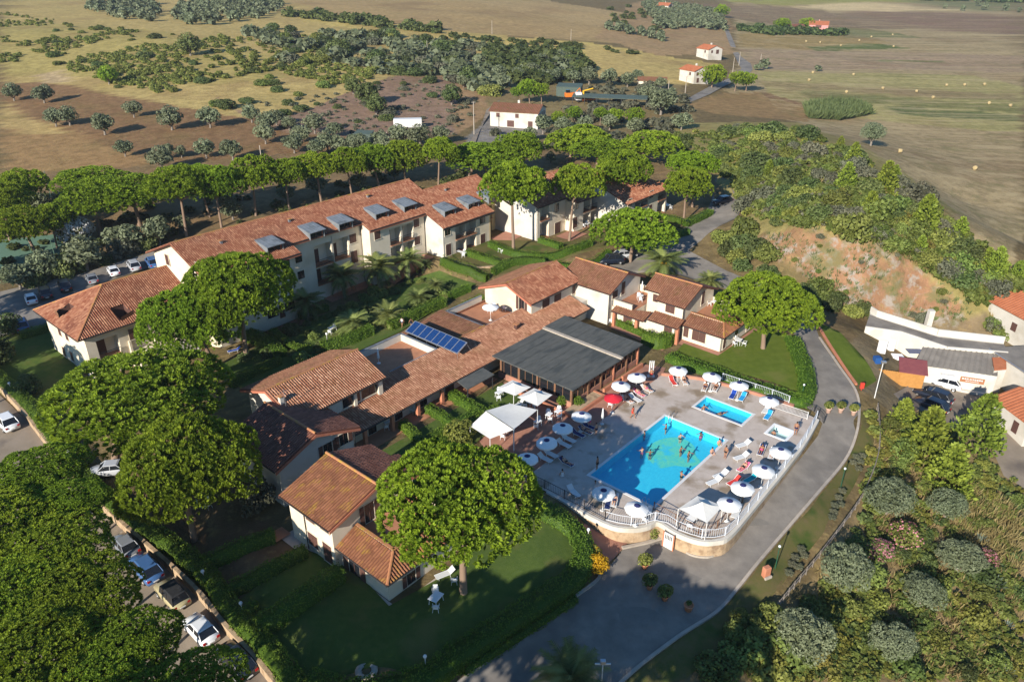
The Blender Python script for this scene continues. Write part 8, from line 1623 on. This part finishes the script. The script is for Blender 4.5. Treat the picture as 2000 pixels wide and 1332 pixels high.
for n,c in dict(skin_tan=(.33,.16,.09),skin_fair=(.48,.27,.18),skin_dark=(.20,.095,.055),hair_dark=(.015,.010,.008),hair_brown=(.06,.03,.015),cloth_red=(.55,.03,.02),cloth_navy=(.015,.02,.06),cloth_black=(.012,.012,.014),cloth_pink=(.6,.08,.2),cloth_white=(.7,.7,.7),cloth_green=(.15,.45,.10)).items(): mat(n,c,rough=.6)
def person(x,y,z,head,kind,skin,suit,hair,label,scale=1.0,top=None):
    m0,J=body_mesh(kind); me=m0.copy(); me.materials.append(M[skin]); me.polygons.foreach_set('use_smooth',[True]*len(me.polygons)); o=bpy.data.objects.new('person',me); COL.objects.link(o); o.location=(x,y,z); o.rotation_euler=(0,0,head); o.scale=(scale,)*3; tag(o,label,'person')
    P=np.array(J['pel']); Cc=np.array(J['che']); Hh_=np.array(J['hd1']); ax=nrm(Cc-P)
    def shell(name,p0,p1,r0,r1,m):
        d=nrm(np.array(p1)-np.array(p0)); s=np.array((1.,0,0)); f=np.cross(d,s); V=[];n=12
        for t,rr in ((0,r0),(.5,(r0+r1)/2*1.02),(1,r1)):
            c=np.array(p0)*(1-t)+np.array(p1)*t
            for k in range(n): a=2*math.pi*k/n; V.append(c+s*math.cos(a)*rr*1.22+f*math.sin(a)*rr)
        b=MB(); b.add(V,[(i*n+j,i*n+(j+1)%n,(i+1)*n+(j+1)%n,(i+1)*n+j) for i in range(2) for j in range(n)],True); return b.build(name,M[m],o)
    shell('shorts',P-ax*.12,P+ax*.10,.165,.15,suit)
    if top: shell('shirt',P+ax*.08,Cc+ax*.20,.155,.15,top)
    hb_=MB(); hb_.lathe([(.0,.12),(.06,.105),(.092,.05),(.10,-.01),(.085,-.06)],10); h_=hb_.build('hair',M[hair],o); h_.location=tuple(Hh_+np.array((0,-.012,.01)))
    return o
def pxp(px,py,z): x,y=G(px,py,z); return float(x),float(y)
SK=['skin_tan','skin_fair','skin_dark','skin_tan']; rp=random.Random(3)
def stand(px,py,kind,head,suit,lab,sk='skin_tan',top=None,sc=1.0,zg=DZ,hair='hair_dark'): x,y=pxp(px,py,zg); person(x,y,zg,R_(head),kind,sk,suit,hair,lab,sc,top)
stand(1235,817,'walk',-120,'cloth_red','person in red shirt and shorts walking across the sun deck','skin_tan','cloth_red'); stand(1416,895,'stand',120,'cloth_black','person standing on the pool long side beside the empty lounger','skin_tan'); stand(1553,848,'stand',160,'cloth_navy','tanned person standing at the hot tub railing','skin_tan'); stand(1164,850,'stand',40,'cloth_navy','person in dark trunks standing in the tree shade','skin_fair'); stand(1166,917,'hips',60,'cloth_black','shaded person standing at the pool corner','skin_tan'); stand(1271,742,'stand',0,'cloth_red','person rinsing at the shower stand','skin_tan')
stand(1151,835,'stand',200,'cloth_pink','person beside the parasol on the shade edge','skin_fair'); stand(1098,935,'sit',20,'cloth_white','person in white sitting on the shaded deck','skin_fair','cloth_white',1,DZ-.3); stand(1236,0+1190-1190+0 if False else 0,'stand',0,'cloth_navy','x') if False else None
wz=DZ-.09
for i,(px,py,sub) in enumerate([(1301,834,1.05),(1329,852,1.15),(1369,847,1.3),(1330,878,1.1),(1345,888,1.0),(1254,881,1.05),(1270,884,1.15),(1331,928,1.0),(1259,846,1.25),(1163,944,1.2)]):
    x,y=pxp(px,py,wz); person(x,y,wz-sub*.9-.08,R_(rp.uniform(0,360)),'swim',SK[i%4],['cloth_navy','cloth_black','cloth_pink'][i%3],['hair_dark','hair_brown'][i%2],['swimmer near the far pool ladder','swimmer over the green mosaic','swimmer with only the head out near the far pool edge','swimmer with arms spread over the mosaic','swimmer standing at the mosaic edge','swimmer at the edge of the tree shadow','swimmer beside the one at the shadow edge','swimmer alone in the near half of the pool','swimmer at the pool side in the shade','swimmer in the dark corner of the pool'][i],.9)
for px,py,lab in [(1374,800,'bather at the end of the paddling pool'),(1409,807,'bather lying in the paddling pool')]: x,y=pxp(px,py,wz); person(x,y,wz-.95,R_(200),'swim','skin_tan','cloth_navy','hair_dark',lab) if '1374' in str(px) else person(x,y,wz-.55,R_(110),'lie','skin_tan','cloth_navy','hair_dark',lab)
x,y=pxp(1511,846,wz); person(x,y,wz-.75,R_(150),'sit','skin_tan','cloth_navy','hair_dark','bather sitting in the hot tub')
for px,py,a,lab,suit in [(1404,868,200,'person in green shorts sitting on the pool edge','cloth_green'),(1390,885,210,'person sitting on the pool edge behind the one in green','cloth_navy')]: x,y=pxp(px,py,DZ); person(x,y,DZ-.42,R_(a),'sit','skin_fair','cloth_green' if suit=='cloth_green' else suit,'hair_dark',lab)
for px,py,a,lab,suit in [(1225,780,128,'sunbather in black on the lounger behind the red parasol','cloth_black'),(1248,767,128,'sunbather in pink near the showers','cloth_pink'),(1263,759,128,'sunbather on the lounger beside the showers','cloth_pink'),(1336,743,95,'sunbather in the shade of the hedge parasol','cloth_black'),(1377,756,65,'tanned sunbather under the parasol by the railing','cloth_navy'),(1398,757,62,'second tanned sunbather by the railing','cloth_black'),(1487,879,62,'tanned sunbather on the blue towel','cloth_pink'),(1508,886,62,'sunbather in pink beside the driveway railing','cloth_pink'),(1452,912,40,'sunbather on the pink towel','cloth_black'),(1200,977,75,'sunbather at the pool near end','cloth_navy'),(1106,902,139,'shaded sunbather on the dark lounger','cloth_black'),(1143,840,139,'sunbather in the shade beside the parasol pole','cloth_navy')]:
    x,y=pxp(px,py,DZ+.4); person(x,y,DZ-.06,R_(a-90),'recl' ,'skin_tan' if 'tanned' in lab else 'skin_fair',suit,'hair_dark' if px%2 else 'hair_brown',lab)
for px,py,lab in [(786,640,'person walking between the garden hedges'),(804,642,'person on the steps behind the solar panels')]: x,y,z=T1(px,py); person(x,y,z+.05,R_(150),'walk','skin_tan','cloth_navy','hair_dark',lab,1,'cloth_white' if px<790 else 'cloth_black')
print('objects',len(bpy.data.objects))
